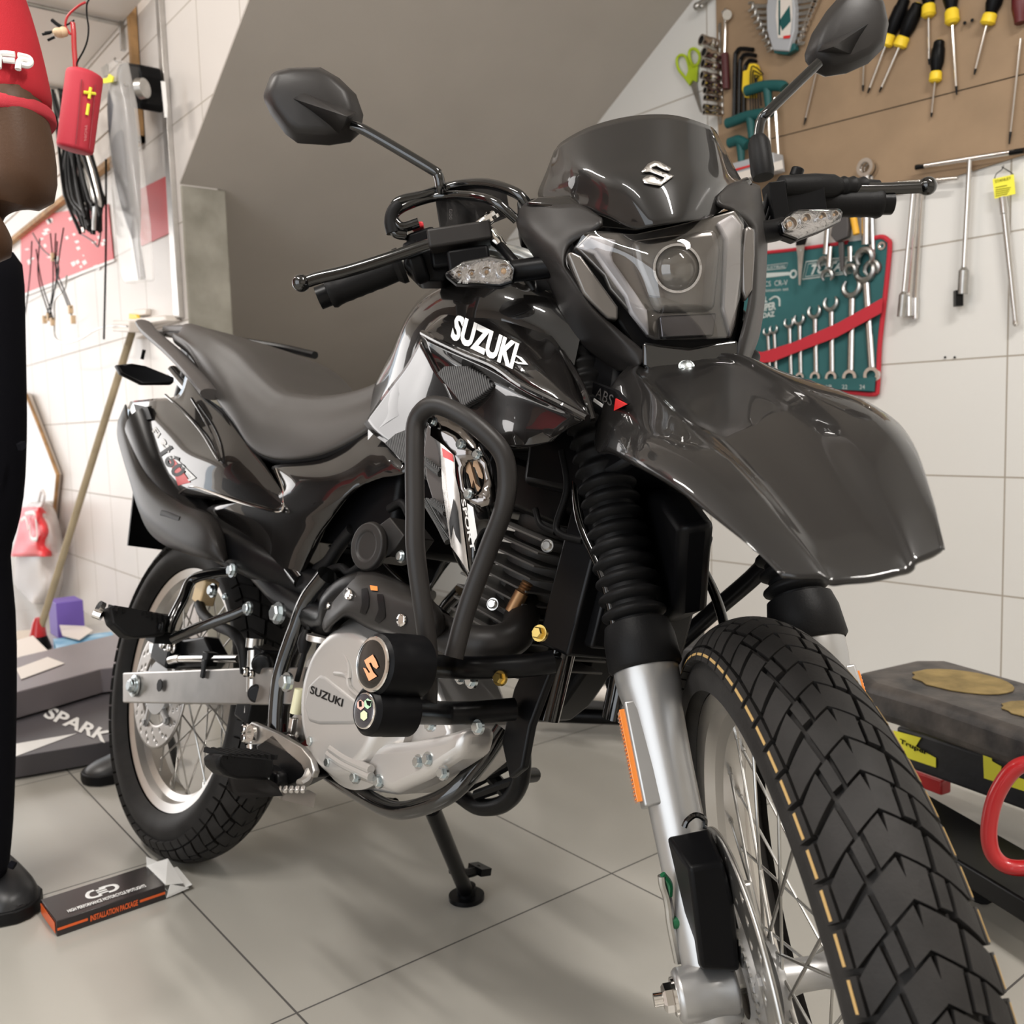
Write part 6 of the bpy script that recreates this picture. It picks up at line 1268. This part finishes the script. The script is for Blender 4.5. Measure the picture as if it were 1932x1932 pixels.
# dangling thin wires with connectors
for i,P in enumerate(([(200,300),(200,450),(198,560),(196,640)],)):
    m=M(); m.tube([Lq(u,v,.12) for u,v in P],.0035,8); single(m,'hanging_cable','rubber','single straight black cable hanging to the tile line','cable')
WD=[[(60,455),(58,500),(52,560),(46,600)],[(75,450),(72,520),(88,580),(97,600)],[(95,440),(100,500),(98,560),(86,600)],[(105,440),(104,500),(118,540),(134,580)],[(108,455),(106,520),(122,560),(137,600)],[(68,470),(78,530),(92,575),(100,602)],[(120,430),(112,480),(104,540),(93,600)],[(150,440),(175,455),(185,465),(190,440)],[(62,440),(80,470),(110,500),(104,545)]]
WN=['leftmost wiring lead, running straight down beside the black trousers','second wiring lead from the trousers, kinking right near its tan plug','wiring lead that bends left to the lowest tan plug','left one of the long pair reaching furthest right over the tiles','right one of the long pair reaching furthest right over the tiles','wiring lead slanting right from the trousers across the poster','short wiring lead slanting left across the other leads','wiring lead looping up again below the speaker','wiring lead crossing all others diagonally from the elbow']
for i,P in enumerate(WD):
    m=M(); m.tube([Lq(u,v,.15) for u,v in P],.0026,7,smooth=5); single(m,'wiring_lead','satin','thin black '+WN[i],'wire','wiring leads in front of the poster')
for (u,v),pn in zip(((84,603),(99,607),(92,598),(133,584),(138,603),(100,485)),('leftmost in the lowest cluster','rightmost in the lowest cluster','middle of the lowest cluster','upper one of the far right pair','lower one of the far right pair','highest, in front of the red poster')):
    m=M(); m.box(Lq(u,v,.15),(.016,.016,.030)); single(m,'plug_connector',bpy.data.materials['tan_connector'],'small tan plug connector, '+pn,'connector','tan connectors on the leads',bevel=.002)
m=M(); m.tube([Lq(u,v,.10) for u,v in [(126,520),(122,545),(104,565),(103,600),(104,635),(120,646),(150,640),(185,620),(215,614),(240,616)]],.0035,8,smooth=6); single(m,'charger_cable','steel','thin grey cable curling down to the wall socket','cable')
# wrapped tube in clear film
fz=empty('wrapped_hose',Lq(235,300,.10),'dark grey moulded hose wrapped in clear plastic film','hose')
m=M(); m.tube([Lq(u,v,.12) for u,v in [(226,158),(228,200),(236,290),(246,380),(258,460),(268,525)]],lambda t:.012+.030*math.sin(PI*min(1,t*1.15+.12))**.8,14,smooth=5); lc(m,'hose',mat('grey_hose',(.085,.085,.095),.35),fz)
m=M(); m.prism([Lq(u,v,.17) for u,v in [(206,112),(218,110),(224,140),(234,190),(246,300),(260,420),(268,530),(252,532),(232,535),(226,520),(212,400),(203,280),(212,200),(200,160),(192,150)]],-LS_*.04); lc(m,'plastic_wrap','film',fz,bevel=.01)
m=M(); m.prism([Lq(u,v,.18) for u,v in [(192,150),(205,147),(208,140),(216,145),(214,155),(204,157),(193,158)]],LS_*.004); lc(m,'yellow_tag','ytape',fz)
m=M(); m.prism([Lq(u,v,.17) for u,v in [(193,128),(204,120),(206,142),(196,145)]],LS_*.003); lc(m,'printed_card','steel',fz)
# black horn / housing on the wall
hn=empty('horn_housing',Lq(288,170,.05),'black moulded horn housing with a small white sticker on the panel','horn')
m=M(); m.prism([Lq(u,v,.03) for u,v in [(268,128),(276,126),(305,130),(308,150),(306,182),(310,200),(308,214),(274,206),(266,190),(260,160),(262,138)]],LS_*.07); lc(m,'housing','black',hn,bevel=.008)
m=M(); m.lathe([(0,.028),(.02,.030),(.022,.022),(.010,.018),(.010,0)],Lq(274,166,.10),Lq(274,166,.10)+unit(LS_*.6-DW*0+DW*.8),20,absolute=True); lc(m,'horn_mouth','steel',hn)
m=M(); m.prism([Lq(u,v,.075) for u,v in [(304,153),(312,154),(316,200),(316,222),(311,222)]],LS_*.001); st=lc(m,'sticker','white',hn)
# wall hooks on the slats
for (u,v),lb in (((226,115),'short steel hook on the slatwall just right of the speaker'),((244,162),'short steel hook on the slatwall left of the black housing')):
    m=M(); m.tube([Lq(u+4,v+3,.03),Lq(u-8,v,.14),Lq(u-9,v-5,.145)],.003,8,smooth=3); single(m,'wall_hook','steel',lb,'hook')
# socket with adapter
so=empty('wall_socket',Lq(280,610,.0),'white wall socket with a plugged-in adapter above the grab rail','socket')
m=M(); m.prism([Lq(u,v,0) for u,v in [(270,602),(288,600),(290,632),(272,640)]],LS_*.03); m.prism([Lq(u,v,0) for u,v in [(284,602),(340,596),(344,606),(286,614)]],LS_*.05); m.prism([Lq(u,v,0) for u,v in [(262,585),(286,583),(286,594),(264,598)]],LS_*.02); lc(m,'socket_plate','dirtywhite',so,bevel=.004)
m=M(); m.prism([Lq(u,v,.03) for u,v in [(240,606),(272,606),(272,628),(240,626)]],LS_*.05); lc(m,'adapter','dirtywhite',so,bevel=.004)
m=M(); m.prism([Lq(u,v,.02) for u,v in [(249,592),(262,594),(266,602),(249,602)]],LS_*.01); lc(m,'yellow_sticker','yel',so)
# broom
br=empty('broom',fl(68,1200,.0),'wooden broom stick leaning against the tiled wall','broom')
p0=Lq(250,624,.02); p1=fl(72,1200,.05); m=M(); m.tube([p0,p1],.013,14,smooth=1); lc(m,'stick',mat('aged_wood_stick',(.30,.24,.15),.6,noise=.2,nscale=12),br)
m=M(); m.lathe([(0,.014),(.3,.022),(1,.030)],p1+UP*.05+unit(p0-p1)*.02,p1-UP*.0,14); lc(m,'ferrule','redp',br)
m=M(); m.lathe([(0,.030),(1,.045)],p1,p1*V3([1,1,0])+UP*.003,14); lc(m,'bristles','black',br)
# plastic bag, boxes and papers along the wall base
bg_=empty('shopping_bag',fl(70,1190,.0),'translucent plastic shopping bag with red print against the wall','bag')
def wobble_bag(P,n0,n1):
    m=M(); rows=[]
    for i,(u0,u1,v) in enumerate(P):
        r1=[]; 
        for k in range(9):
            t_=k/8; u=u0+(u1-u0)*t_; d=n0+(n1-n0)*math.sin(PI*t_)+.012*math.sin(5*k+3*i); r1.append(pl_at(u,v,d))
        rows.append(r1)
    m.surf(rows,3,3); return m
BP=[(60,92,948),(42,104,965),(36,116,1010),(28,120,1060),(20,116,1110),(22,104,1140),(30,98,1162)]
m=wobble_bag(BP,1.05,.97); bagm=lc(m,'bag_film','frost',bg_,solid=.002,angle=80)
m=wobble_bag([(42,88,957),(38,98,975),(34,104,1000),(28,108,1025),(20,108,1050)],1.03,.945); lc(m,'red_print',mat('red_film',(.85,.06,.07),.4),bg_,solid=.001,angle=80)
m=M(); m.tube([pl_at(u,v,.938) for u,v in [(48,970),(58,968),(66,972),(70,1010),(66,1018),(58,1014),(56,990)]],.010,6,flat=(1,.25,DW)); m.tube([pl_at(u,v,.938) for u,v in [(40,982),(48,978),(54,1000)]],.009,6,flat=(1,.25,DW)); lc(m,'white_print',K['white'],bg_)
m=M(); m.tube([pl_at(u,v,1.02) for u,v in [(72,952),(76,935),(80,925),(84,935),(82,950)]],.006,8); lc(m,'tied_handle',K['frost'],bg_)
def wbox(u,v,z,size,mt,name,lb,cat='box',yaw=0.,bevel=.002):
    p=fl(u,v,z); m=M(); R_m=np.array([DW,DN,UP]).T@rot([0,0,1],yaw); m.box(p+UP*size[2]/2,size,R_m); return single(m,name,mt,lb,cat,bevel=bevel)
wbox(128,1196,0,(.13,.10,.14),mat('purple_card',(.16,.10,.42),.5),'purple_box','purple box standing at the foot of the tiled wall')
wbox(165,1236,0,(.26,.20,.05),mat('blue_card',(.06,.38,.68),.4,noise=.3,nscale=14,col2=(.5,.7,.85)),'blue_box','blue printed carton with its lid open by the rear wheel',yaw=.15)
m=M(); p=fl(152,1200,.06); m.prism([fl(u,v,.06) for u,v in [(112,1180),(160,1182),(176,1190),(150,1208),(118,1200)]],UP*.002); single(m,'carton_flap','dirtywhite','pale open flap leaning over the blue carton','carton')
wbox(34,1222,0,(.16,.12,.05),mat('cream_card',(.62,.55,.46),.6),'cream_box','cream cardboard box beside the broom head',yaw=.3)
m=M(); m.prism([fl(u,v,.10) for u,v in [(28,1210),(62,1200),(98,1236),(60,1250),(30,1245)]],UP*.002); single(m,'paper_sheet','dirtywhite','loose cream paper lying on the boxes by the broom','paper')
# big dark flat cartons
pk=mat('grey_printed_card',(.085,.078,.085),.35,noise=.15,nscale=3)
cb_=empty('flat_carton',fl(120,1420,.0),'large flat dark carton with white lettering lying on the floor','carton')
m=M(); P=[(0,1290),(120,1262),(222,1215),(222,1400),(100,1428),(0,1445)]; tp=[fl(u,v,.055) for u,v in [(-60,1320),(30,1303),(200,1262),(300,1240),(320,1372),(215,1397),(30,1428),(-60,1440)]]
m.prism([p-UP*.05 for p in tp],UP*.05); ctop=lc(m,'carton_body',pk,cb_,bevel=.002)
m=M(); m.prism([fl(u,v,.0555) for u,v in [(-60,1420),(27,1404),(120,1388),(145,1384),(28,1428),(-60,1440)]],UP*.0006); lc(m,'white_stripe','white',cb_)
v_,f_=glyphs('SPARK',.0,.03); m=M(); A=(80,1352); m.add([fl(A[0]+118*a2+16*b2,A[1]+50*a2-20*b2,.0568) for a2,b2 in v_],f_); lc(m,'lettering','white',cb_)
m=M(); tp=[fl(u,v,.13) for u,v in [(-60,1270),(40,1238),(225,1195),(300,1180),(300,1250),(190,1262),(90,1290),(-60,1330)]]; m.prism([p-UP*.07 for p in tp],UP*.07); single(m,'flat_carton',mat('mauve_grey_card',(.20,.175,.185),.35,noise=.1,nscale=3),'second flat dark carton behind, with a paper strip on top','carton',bevel=.003)
m=M(); m.prism([fl(u,v,.132) for u,v in [(30,1262),(90,1240),(122,1252),(40,1282)]],UP*.001); single(m,'paper_strip','dirtywhite','pale printed paper strip on the rear dark carton','paper')
# leaning brown-edged board near the left trouser leg
m=M(); m.prism([pl_at(u,v,1.065) for u,v in [(20,735),(52,745),(108,895),(100,980),(60,1180),(0,1180),(0,740)]],DN*.02); single(m,'leaning_board',mat('cream_laminate',(.62,.54,.46),.3,coat=.3),'cream laminated board with brown edge leaning on the tiled wall','board',bevel=.002)
m=M(); m.tube([pl_at(u,v,1.06) for u,v in [(50,745),(80,820),(109,896),(101,980)]],.008,6,smooth=1); single(m,'board_edging','wood','brown edge strip of the leaning cream board','edging')
# upper left: bright upper wall and blue poster
m=M(); m.prism([Lq(u,v,.003) for u,v in [(60,48),(110,58),(105,88),(62,82)]],LS_*.004); single(m,'display_card','dirtywhite','small grey card on the wall above the blue poster','card')
m=M(); m.prism([Lq(u,v,.003) for u,v in [(62,82),(90,88),(72,110),(64,112)]],LS_*.005); single(m,'blue_poster',mat('blue_poster',(.12,.42,.75),.4,noise=.3,nscale=10),'small blue poster at the end of the shelf','poster')
# black item on the floor behind the rear wheel
sh=empty('shoe',fl(200,1490,0),'black leather shoe standing on the floor behind the rear wheel','shoe')
def shoe(root,toe,heel,h,w_,frame_ch,mt='shoe'):
    d=unit((toe-heel)*V3([1,1,0])); sd=V3([-d[1],d[0],0]); Ln=np.linalg.norm((toe-heel)*V3([1,1,0])); heel=heel*V3([1,1,0])
    rows=[]
    for t_,ww,hh in ((0,.62,.78),(.05,.74,1.0),(.2,.80,1.05),(.35,.80,1.0),(.5,.86,.80),(.68,1.0,.60),(.85,.92,.48),(.96,.62,.36),(1.0,.30,.22)):
        c=heel+d*Ln*t_; W=w_*ww/2; r1=[c+sd*W*a_+UP*(b2*h*hh) for a_,b2 in ((-1.0,.12),(-1.05,.35),(-.85,.75),(-.35,1.0),(.35,1.0),(.85,.75),(1.05,.35),(1.0,.12))]; rows.append(r1)
    m=M(); m.surf(rows,3,4); m.add([rows[0][i] for i in range(8)],[tuple(range(8))]); m.add([rows[-1][i] for i in range(8)],[tuple(range(8))]); frame_ch(m,'shoe_upper',mt,root,angle=70)
    m=M(); so_=[]
    for t_,ww in ((0,.5),(.03,.7),(.2,.82),(.45,.86),(.7,1.04),(.88,.95),(.98,.6),(1.02,.2)): so_.append((t_,ww*w_/2*1.06))
    P=[heel+d*Ln*t_+sd*q for t_,q in so_]+[heel+d*Ln*t_-sd*q for t_,q in so_[::-1]]; m.prism([p+UP*.002 for p in P],UP*.022); frame_ch(m,'sole','rubber',root,bevel=.003)
shoe(sh,fl(158,1478,0),fl(330,1440,0),.085,.10,lc)
m=M(); P=fl(470,1430,0); m.tube([fl(440,1410,.05),fl(500,1385,.09),fl(560,1350,.06)],.045,12); 
m=M()
# long thin product box
bx=empty('product_box',fl(200,1725,0),'long black product box with white and orange print on the floor','box')
c0,c1,c2=fl(108,1768,0),fl(313,1697,0),fl(85,1715,0)
ex=c1-c0; ey=(c2-c0); ey=ey-ex*(ey@ex)/(ex@ex); hz=.026; ex_,ey_=unit(ex),unit(ey); Lx=np.linalg.norm(ex); Ly=.095
m=M(); m.prism([c0,c0+ex,c0+ex+ey_*Ly,c0+ey_*Ly],UP*hz); lc(m,'box_body',mat('black_gloss_card',(.022,.018,.018),.22),bx,bevel=.0012)
n_=-ey_*.0007
m=M(); m.prism([c0+ex_*Lx*a_+UP*b2+n_ for a_,b2 in ((.005,.0105),(.27,.0105),(.27,.0145),(.005,.0145))],n_); m.prism([c0+ex_*Lx*a_+UP*b2+n_ for a_,b2 in ((.75,.0105),(.995,.0105),(.995,.0145),(.75,.0145))],n_); m.prism([c0-ex_*.0007+ey_*Ly*a_+UP*b2 for a_,b2 in ((.06,.004),(.94,.004),(.94,.022),(.06,.022))],-ex_*.0006); lc(m,'orange_band',mat('orange_print',(.62,.10,.02),.35),bx)
o_=c0+ex_*Lx*.29+UP*.0075+n_*2; m=text_on('INSTALLATION PACKAGE',o_,ex_*Lx*.44,UP*.010,shear=.1,bold=.03); lc(m,'lettering',bpy.data.materials['orange_print'],bx)
tz=UP*(hz+.0006)
o_=c0+tz+ex_*Lx*.13+ey_*Ly*.14; m=text_on('HIGH PERFORMANCE MOTORCYCLE SPOTLIGHTS',o_,ex_*Lx*.72,ey_*Ly*.12,bold=.03); lc(m,'lettering','white',bx)
def bp_(a_,b2): return c0+tz+ex_*Lx*a_+ey_*Ly*b2
m=M(); 
m.tube([bp_(*q) for q in [(.44,.68),(.39,.66),(.36,.55),(.37,.44),(.42,.40),(.47,.41)]],.0032,6,smooth=4,flat=(1,.2,ex_)); m.tube([bp_(*q) for q in [(.54,.42),(.60,.43),(.635,.52),(.62,.64),(.56,.68),(.49,.68)]],.0032,6,smooth=4,flat=(1,.2,ex_))
for q in (.46,.54,.62): m.prism([bp_(a_,q+b2) for a_,b2 in ((.45,-.02),(.54,-.02),(.54,.025),(.45,.025))],UP*.0004)
lc(m,'logo_mark','white',bx)
m=M(); e=c0+ex+ex_*.001; m.prism([e+UP*.003,e+UP*.010+ex_*.045,e+ey_*Ly*.85+UP*.012+ex_*.050,e+ey_*Ly+UP*.005],UP*.001); m.prism([e+UP*.002,e+UP*.024+ex_*.008,e+ex_*.040+UP*.006],ey_*.001); m.prism([e+ey_*Ly*.95+UP*.002,e+ey_*Ly*.95+UP*.045,e+ey_*Ly*.95+UP*.02+ex_*.03],ey_*.001); m.prism([e+UP*.025,e+ex_*.030+UP*.018,e+ex_*.036+ey_*Ly*.9+UP*.03,e+ey_*Ly+UP*.026],UP*.001); lc(m,'open_flap','white',bx)
# ================================================================ PERSON at the left edge
PD=1.62

pe=empty('person',fl(-60,1740,0),'person in a red polo shirt and black trousers standing at the left edge','person')
def skin(name,verts,edges,rads,mt,root,sub=2,rootv=0):
    Lo=V3(root.location); me=bpy.data.meshes.new(name); me.from_pydata([tuple(V3(p)-Lo) for p in verts],edges,[]); me.materials.append(K[mt] if isinstance(mt,str) else mt)
    o=bpy.data.objects.new(name,me); COL.objects.link(o); o.parent=root; md=o.modifiers.new('skin','SKIN'); md.use_smooth_shade=True
    for i,r in enumerate(rads): sv=me.skin_vertices[0].data[i]; sv.radius=(r,r) if not isinstance(r,tuple) else r; sv.use_root=(i==rootv)
    if sub: s=o.modifiers.new('sub','SUBSURF'); s.levels=sub; s.render_levels=sub
    return o
# the person faces left (away from the motorcycle); near arm bent, forearm forward
X0=-1.03; Y0=1.52
def q_(x,y,z): return RZ@V3([X0+x,Y0+y,z])
F_=V3([-1,.1,0]); 
sho=PP(10,60,1.30); elb=PP(48,440,1.36); wri=PP(-150,500,1.28)
pel=q_(0,.06,.93); chest=q_(.0,.06,1.22); neck=q_(-.01,.06,1.43); head=q_(-.05,.06,1.56); crown=q_(-.04,.06,1.70)
fsh=q_(.0,.26,1.37); felb=q_(.02,.30,1.08); fwri=q_(-.24,.20,1.02); nsh=PP(-30,60,1.40)
nelb=PP(52,415,1.36); nw=PP(-140,470,1.28)
V_=[pel,chest,neck,head,crown, fsh,felb,fwri, q_(-.16,.06,1.545)]
E_=[(0,1),(1,2),(2,3),(3,4),(1,5),(5,6),(6,7),(3,8)]
R0=[.12,.13,.055,.085,.06,.058,.045,.028,.018]
body_=skin('person_body',V_,E_,R0,'skin',pe)
# upper arm and elbow as a smooth loft that follows the photograph's outline
def limb(name,secs,mt,n=22,**k):
    m=M(); rows=[]
    for c,r1,r2,d in secs:
        x_,y_,z_=basis(d); rows.append([V3(c)+x_*math.cos(2*PI*j/n)*r1+y_*math.sin(2*PI*j/n)*r2 for j in range(n)])
    vs=[p for r in rows for p in r]; fs=[]
    for i in range(len(rows)-1):
        for j in range(n): fs.append((i*n+j,i*n+(j+1)%n,(i+1)*n+(j+1)%n,(i+1)*n+j))
    fs.append(tuple(range(n-1,-1,-1))); fs.append(tuple((len(rows)-1)*n+j for j in range(n))); m.add(vs,fs); return lc(m,name,mt,pe,sub=1,angle=80,**k)
Y=1.36
def LP(pts,name,mt,**k):
    """pts: (uL,uR,v) outline pairs at distance Y, swept down the limb"""
    secs=[]; C=[PP((a+b)/2,v,Y) for a,b,v in pts]
    for i,(a,b,v) in enumerate(pts):
        d=C[min(i+1,len(C)-1)]-C[max(i-1,0)]; r=np.linalg.norm(PP(b,v,Y)-PP(a,v,Y))/2; secs.append((C[i],r,r*.95,d))
    return limb(name,secs,mt,**k)
AC=[(-20,150,.066),(0,215,.066),(12,280,.068),(18,340,.069),(14,385,.067),(-8,415,.064),(-45,432,.058),(-100,446,.052),(-160,458,.044),(-215,468,.034),(-250,474,.029)]
CP=[PP(u,v,1.20-.0004*max(0,-u)) for u,v,_ in AC]
arm=limb('arm',[(CP[i],AC[i][2],AC[i][2]*.8,CP[min(i+1,len(CP)-1)]-CP[max(i-1,0)]) for i in range(len(CP))],'skin')
fa=[CP[6],CP[8],CP[9],CP[10]]
hd_=unit(fa[3]-fa[2]); hc=fa[3]+hd_*.045; m=M(); m.box(hc,(.085,.075,.03),np.array([hd_,np.cross(UP,hd_),UP]).T); hand=lc(m,'hand','skin',pe,bevel=.012)
for j,(ln,of) in enumerate(((.065,-.028),(.075,-.009),(.070,.010),(.055,.028))):
    s_=hc+hd_*.04+np.cross(UP,hd_)*of; skin('finger',[s_-hd_*.02,s_+hd_*ln*.5,s_+hd_*ln*.85-UP*.015,s_+hd_*ln-UP*.035],[(0,1),(1,2),(2,3)],[.009,.0085,.008,.007],'skin',pe,1)
s_=hc-hd_*.01-np.cross(UP,hd_)*.038; skin('thumb',[s_,s_+hd_*.03-np.cross(UP,hd_)*.02,s_+hd_*.055-np.cross(UP,hd_)*.024-UP*.01],[(0,1),(1,2)],[.011,.010,.008],'skin',pe,1)
# face features and hair
for sd in (-1,1):
    m=M(); m.sphere(q_(-.118,.06+sd*.032,1.575),.013,12,8); lc(m,'eye','white',pe); m=M(); m.sphere(q_(-.060,.06+sd*.088,1.56),.024,12,8,sc=(.8,.35,1.2)); lc(m,'ear','skin',pe)
m=M(); m.tube([q_(-.130,.035,1.515),q_(-.136,.06,1.512),q_(-.130,.085,1.515)],.006,8); lc(m,'mouth',mat('lip',(.20,.07,.06),.5),pe)
m=M(); m.sphere(q_(-.035,.06,1.625),.100,20,12,sc=(1.05,.9,.85)); lc(m,'hair','trouser',pe)
# shirt: torso, near sleeve with ribbed cuff and embroidered letters, collar
rows=[]
def ring(c,rx,ry,n=26,tilt=0): return [V3(c)+RZ@V3([math.cos(2*PI*j/n)*rx,math.sin(2*PI*j/n)*ry,tilt*math.cos(2*PI*j/n)]) for j in range(n)]
def tor(name,secs,mt,**k):
    m=M(); rr=[ring(*s) for s in secs]; n=26; vs=[p for r in rr for p in r]; fs=[(i*n+j,i*n+(j+1)%n,(i+1)*n+(j+1)%n,(i+1)*n+j) for i in range(len(rr)-1) for j in range(n)]; fs.append(tuple(range(n-1,-1,-1))); fs.append(tuple((len(rr)-1)*n+j for j in range(n))); m.add(vs,fs); return lc(m,name,mt,pe,sub=1,angle=80,**k)
tor('shirt',[(q_(-.12,.06,.86),.16,.19),(q_(-.12,.06,.95),.155,.185),(q_(-.10,.06,1.10),.155,.19),(q_(-.09,.06,1.25),.15,.21),(q_(-.08,.06,1.36),.12,.20),(q_(-.06,.06,1.42),.07,.10),(q_(-.05,.06,1.45),.065,.075)],'shirt')
Y=1.20
slv=LP([(-100,-8,-60),(-115,32,-30),(-118,48,0),(-116,62,45),(-116,75,90),(-118,87,140),(-120,95,180),(-121,99,210)],'sleeve','shirt')
LP([(-122,98,200),(-122,101,214),(-121,104,232),(-119,107,246)],'sleeve_cuff','rib')
deps_r=bpy.context
Lo=V3(pe.location)
def on_sleeve(u,v,l=.002):
    # nearest sleeve outline row gives centre and radius
    uc=-8+.02*v; c=PP(uc,v,Y); r=np.linalg.norm(PP(55+.25*v if v<180 else 98,v,Y)-c); x=np.linalg.norm(PP(u,v,Y)-c); q=math.sqrt(max(0,1-(x/r)**2)); p=PP(u,v,Y-(q*r*.95)-l-.001); return p
m=M()
for P in ([(-3,128),(-1,106),(6,101),(28,103)],[(6,113),(28,115)],[(34,104),(54,109),(58,118),(52,124),(40,122)],[(34,131),(36,117),(42,113),(54,116)]):
    m.tube([on_sleeve(u,v) for u,v in P],.0034,8,smooth=3)
lc(m,'embroidered_letters','white',pe)
# trousers and shoes
LP2=[(-150,38,455),(-150,42,520),(-150,44,650),(-150,47,790),(-148,45,860),(-146,42,930),(-145,28,1000),(-140,10,1040),(-135,28,1150),(-130,28,1300),(-125,26,1450),(-118,22,1560),(-112,14,1640),(-108,10,1660)]
Y=1.52
LP(LP2,'trouser_leg','trouser')
tor('trousers',[(q_(-.10,.10,.50),.13,.13),(q_(-.11,.08,.70),.16,.17),(q_(-.12,.06,.82),.17,.19),(q_(-.12,.06,.90),.162,.188)],'trouser')
def tl(secs): return tor('trouser_leg',secs,'trouser')
tl([(q_(-.22,.22,.06),.07,.07),(q_(-.20,.20,.30),.08,.08),(q_(-.16,.16,.55),.10,.10),(q_(-.13,.12,.75),.12,.12)])
m=M(); m.prism([PP(u,v,1.44) for u,v in [(38,838),(48,832),(49,845),(42,850)]],(0,.03,0)); m.tube([PP(18,1630,1.42),PP(28,1634,1.42)],.006,8,smooth=1); lc(m,'trouser_tab','trouser',pe)
shoe(pe,fl(36,1740,0)+V3([.005,0,0]),fl(-110,1640,0),.125,.105,lc)
shoe(pe,q_(-.42,.24,0),q_(-.14,.24,0),.11,.10,lc)
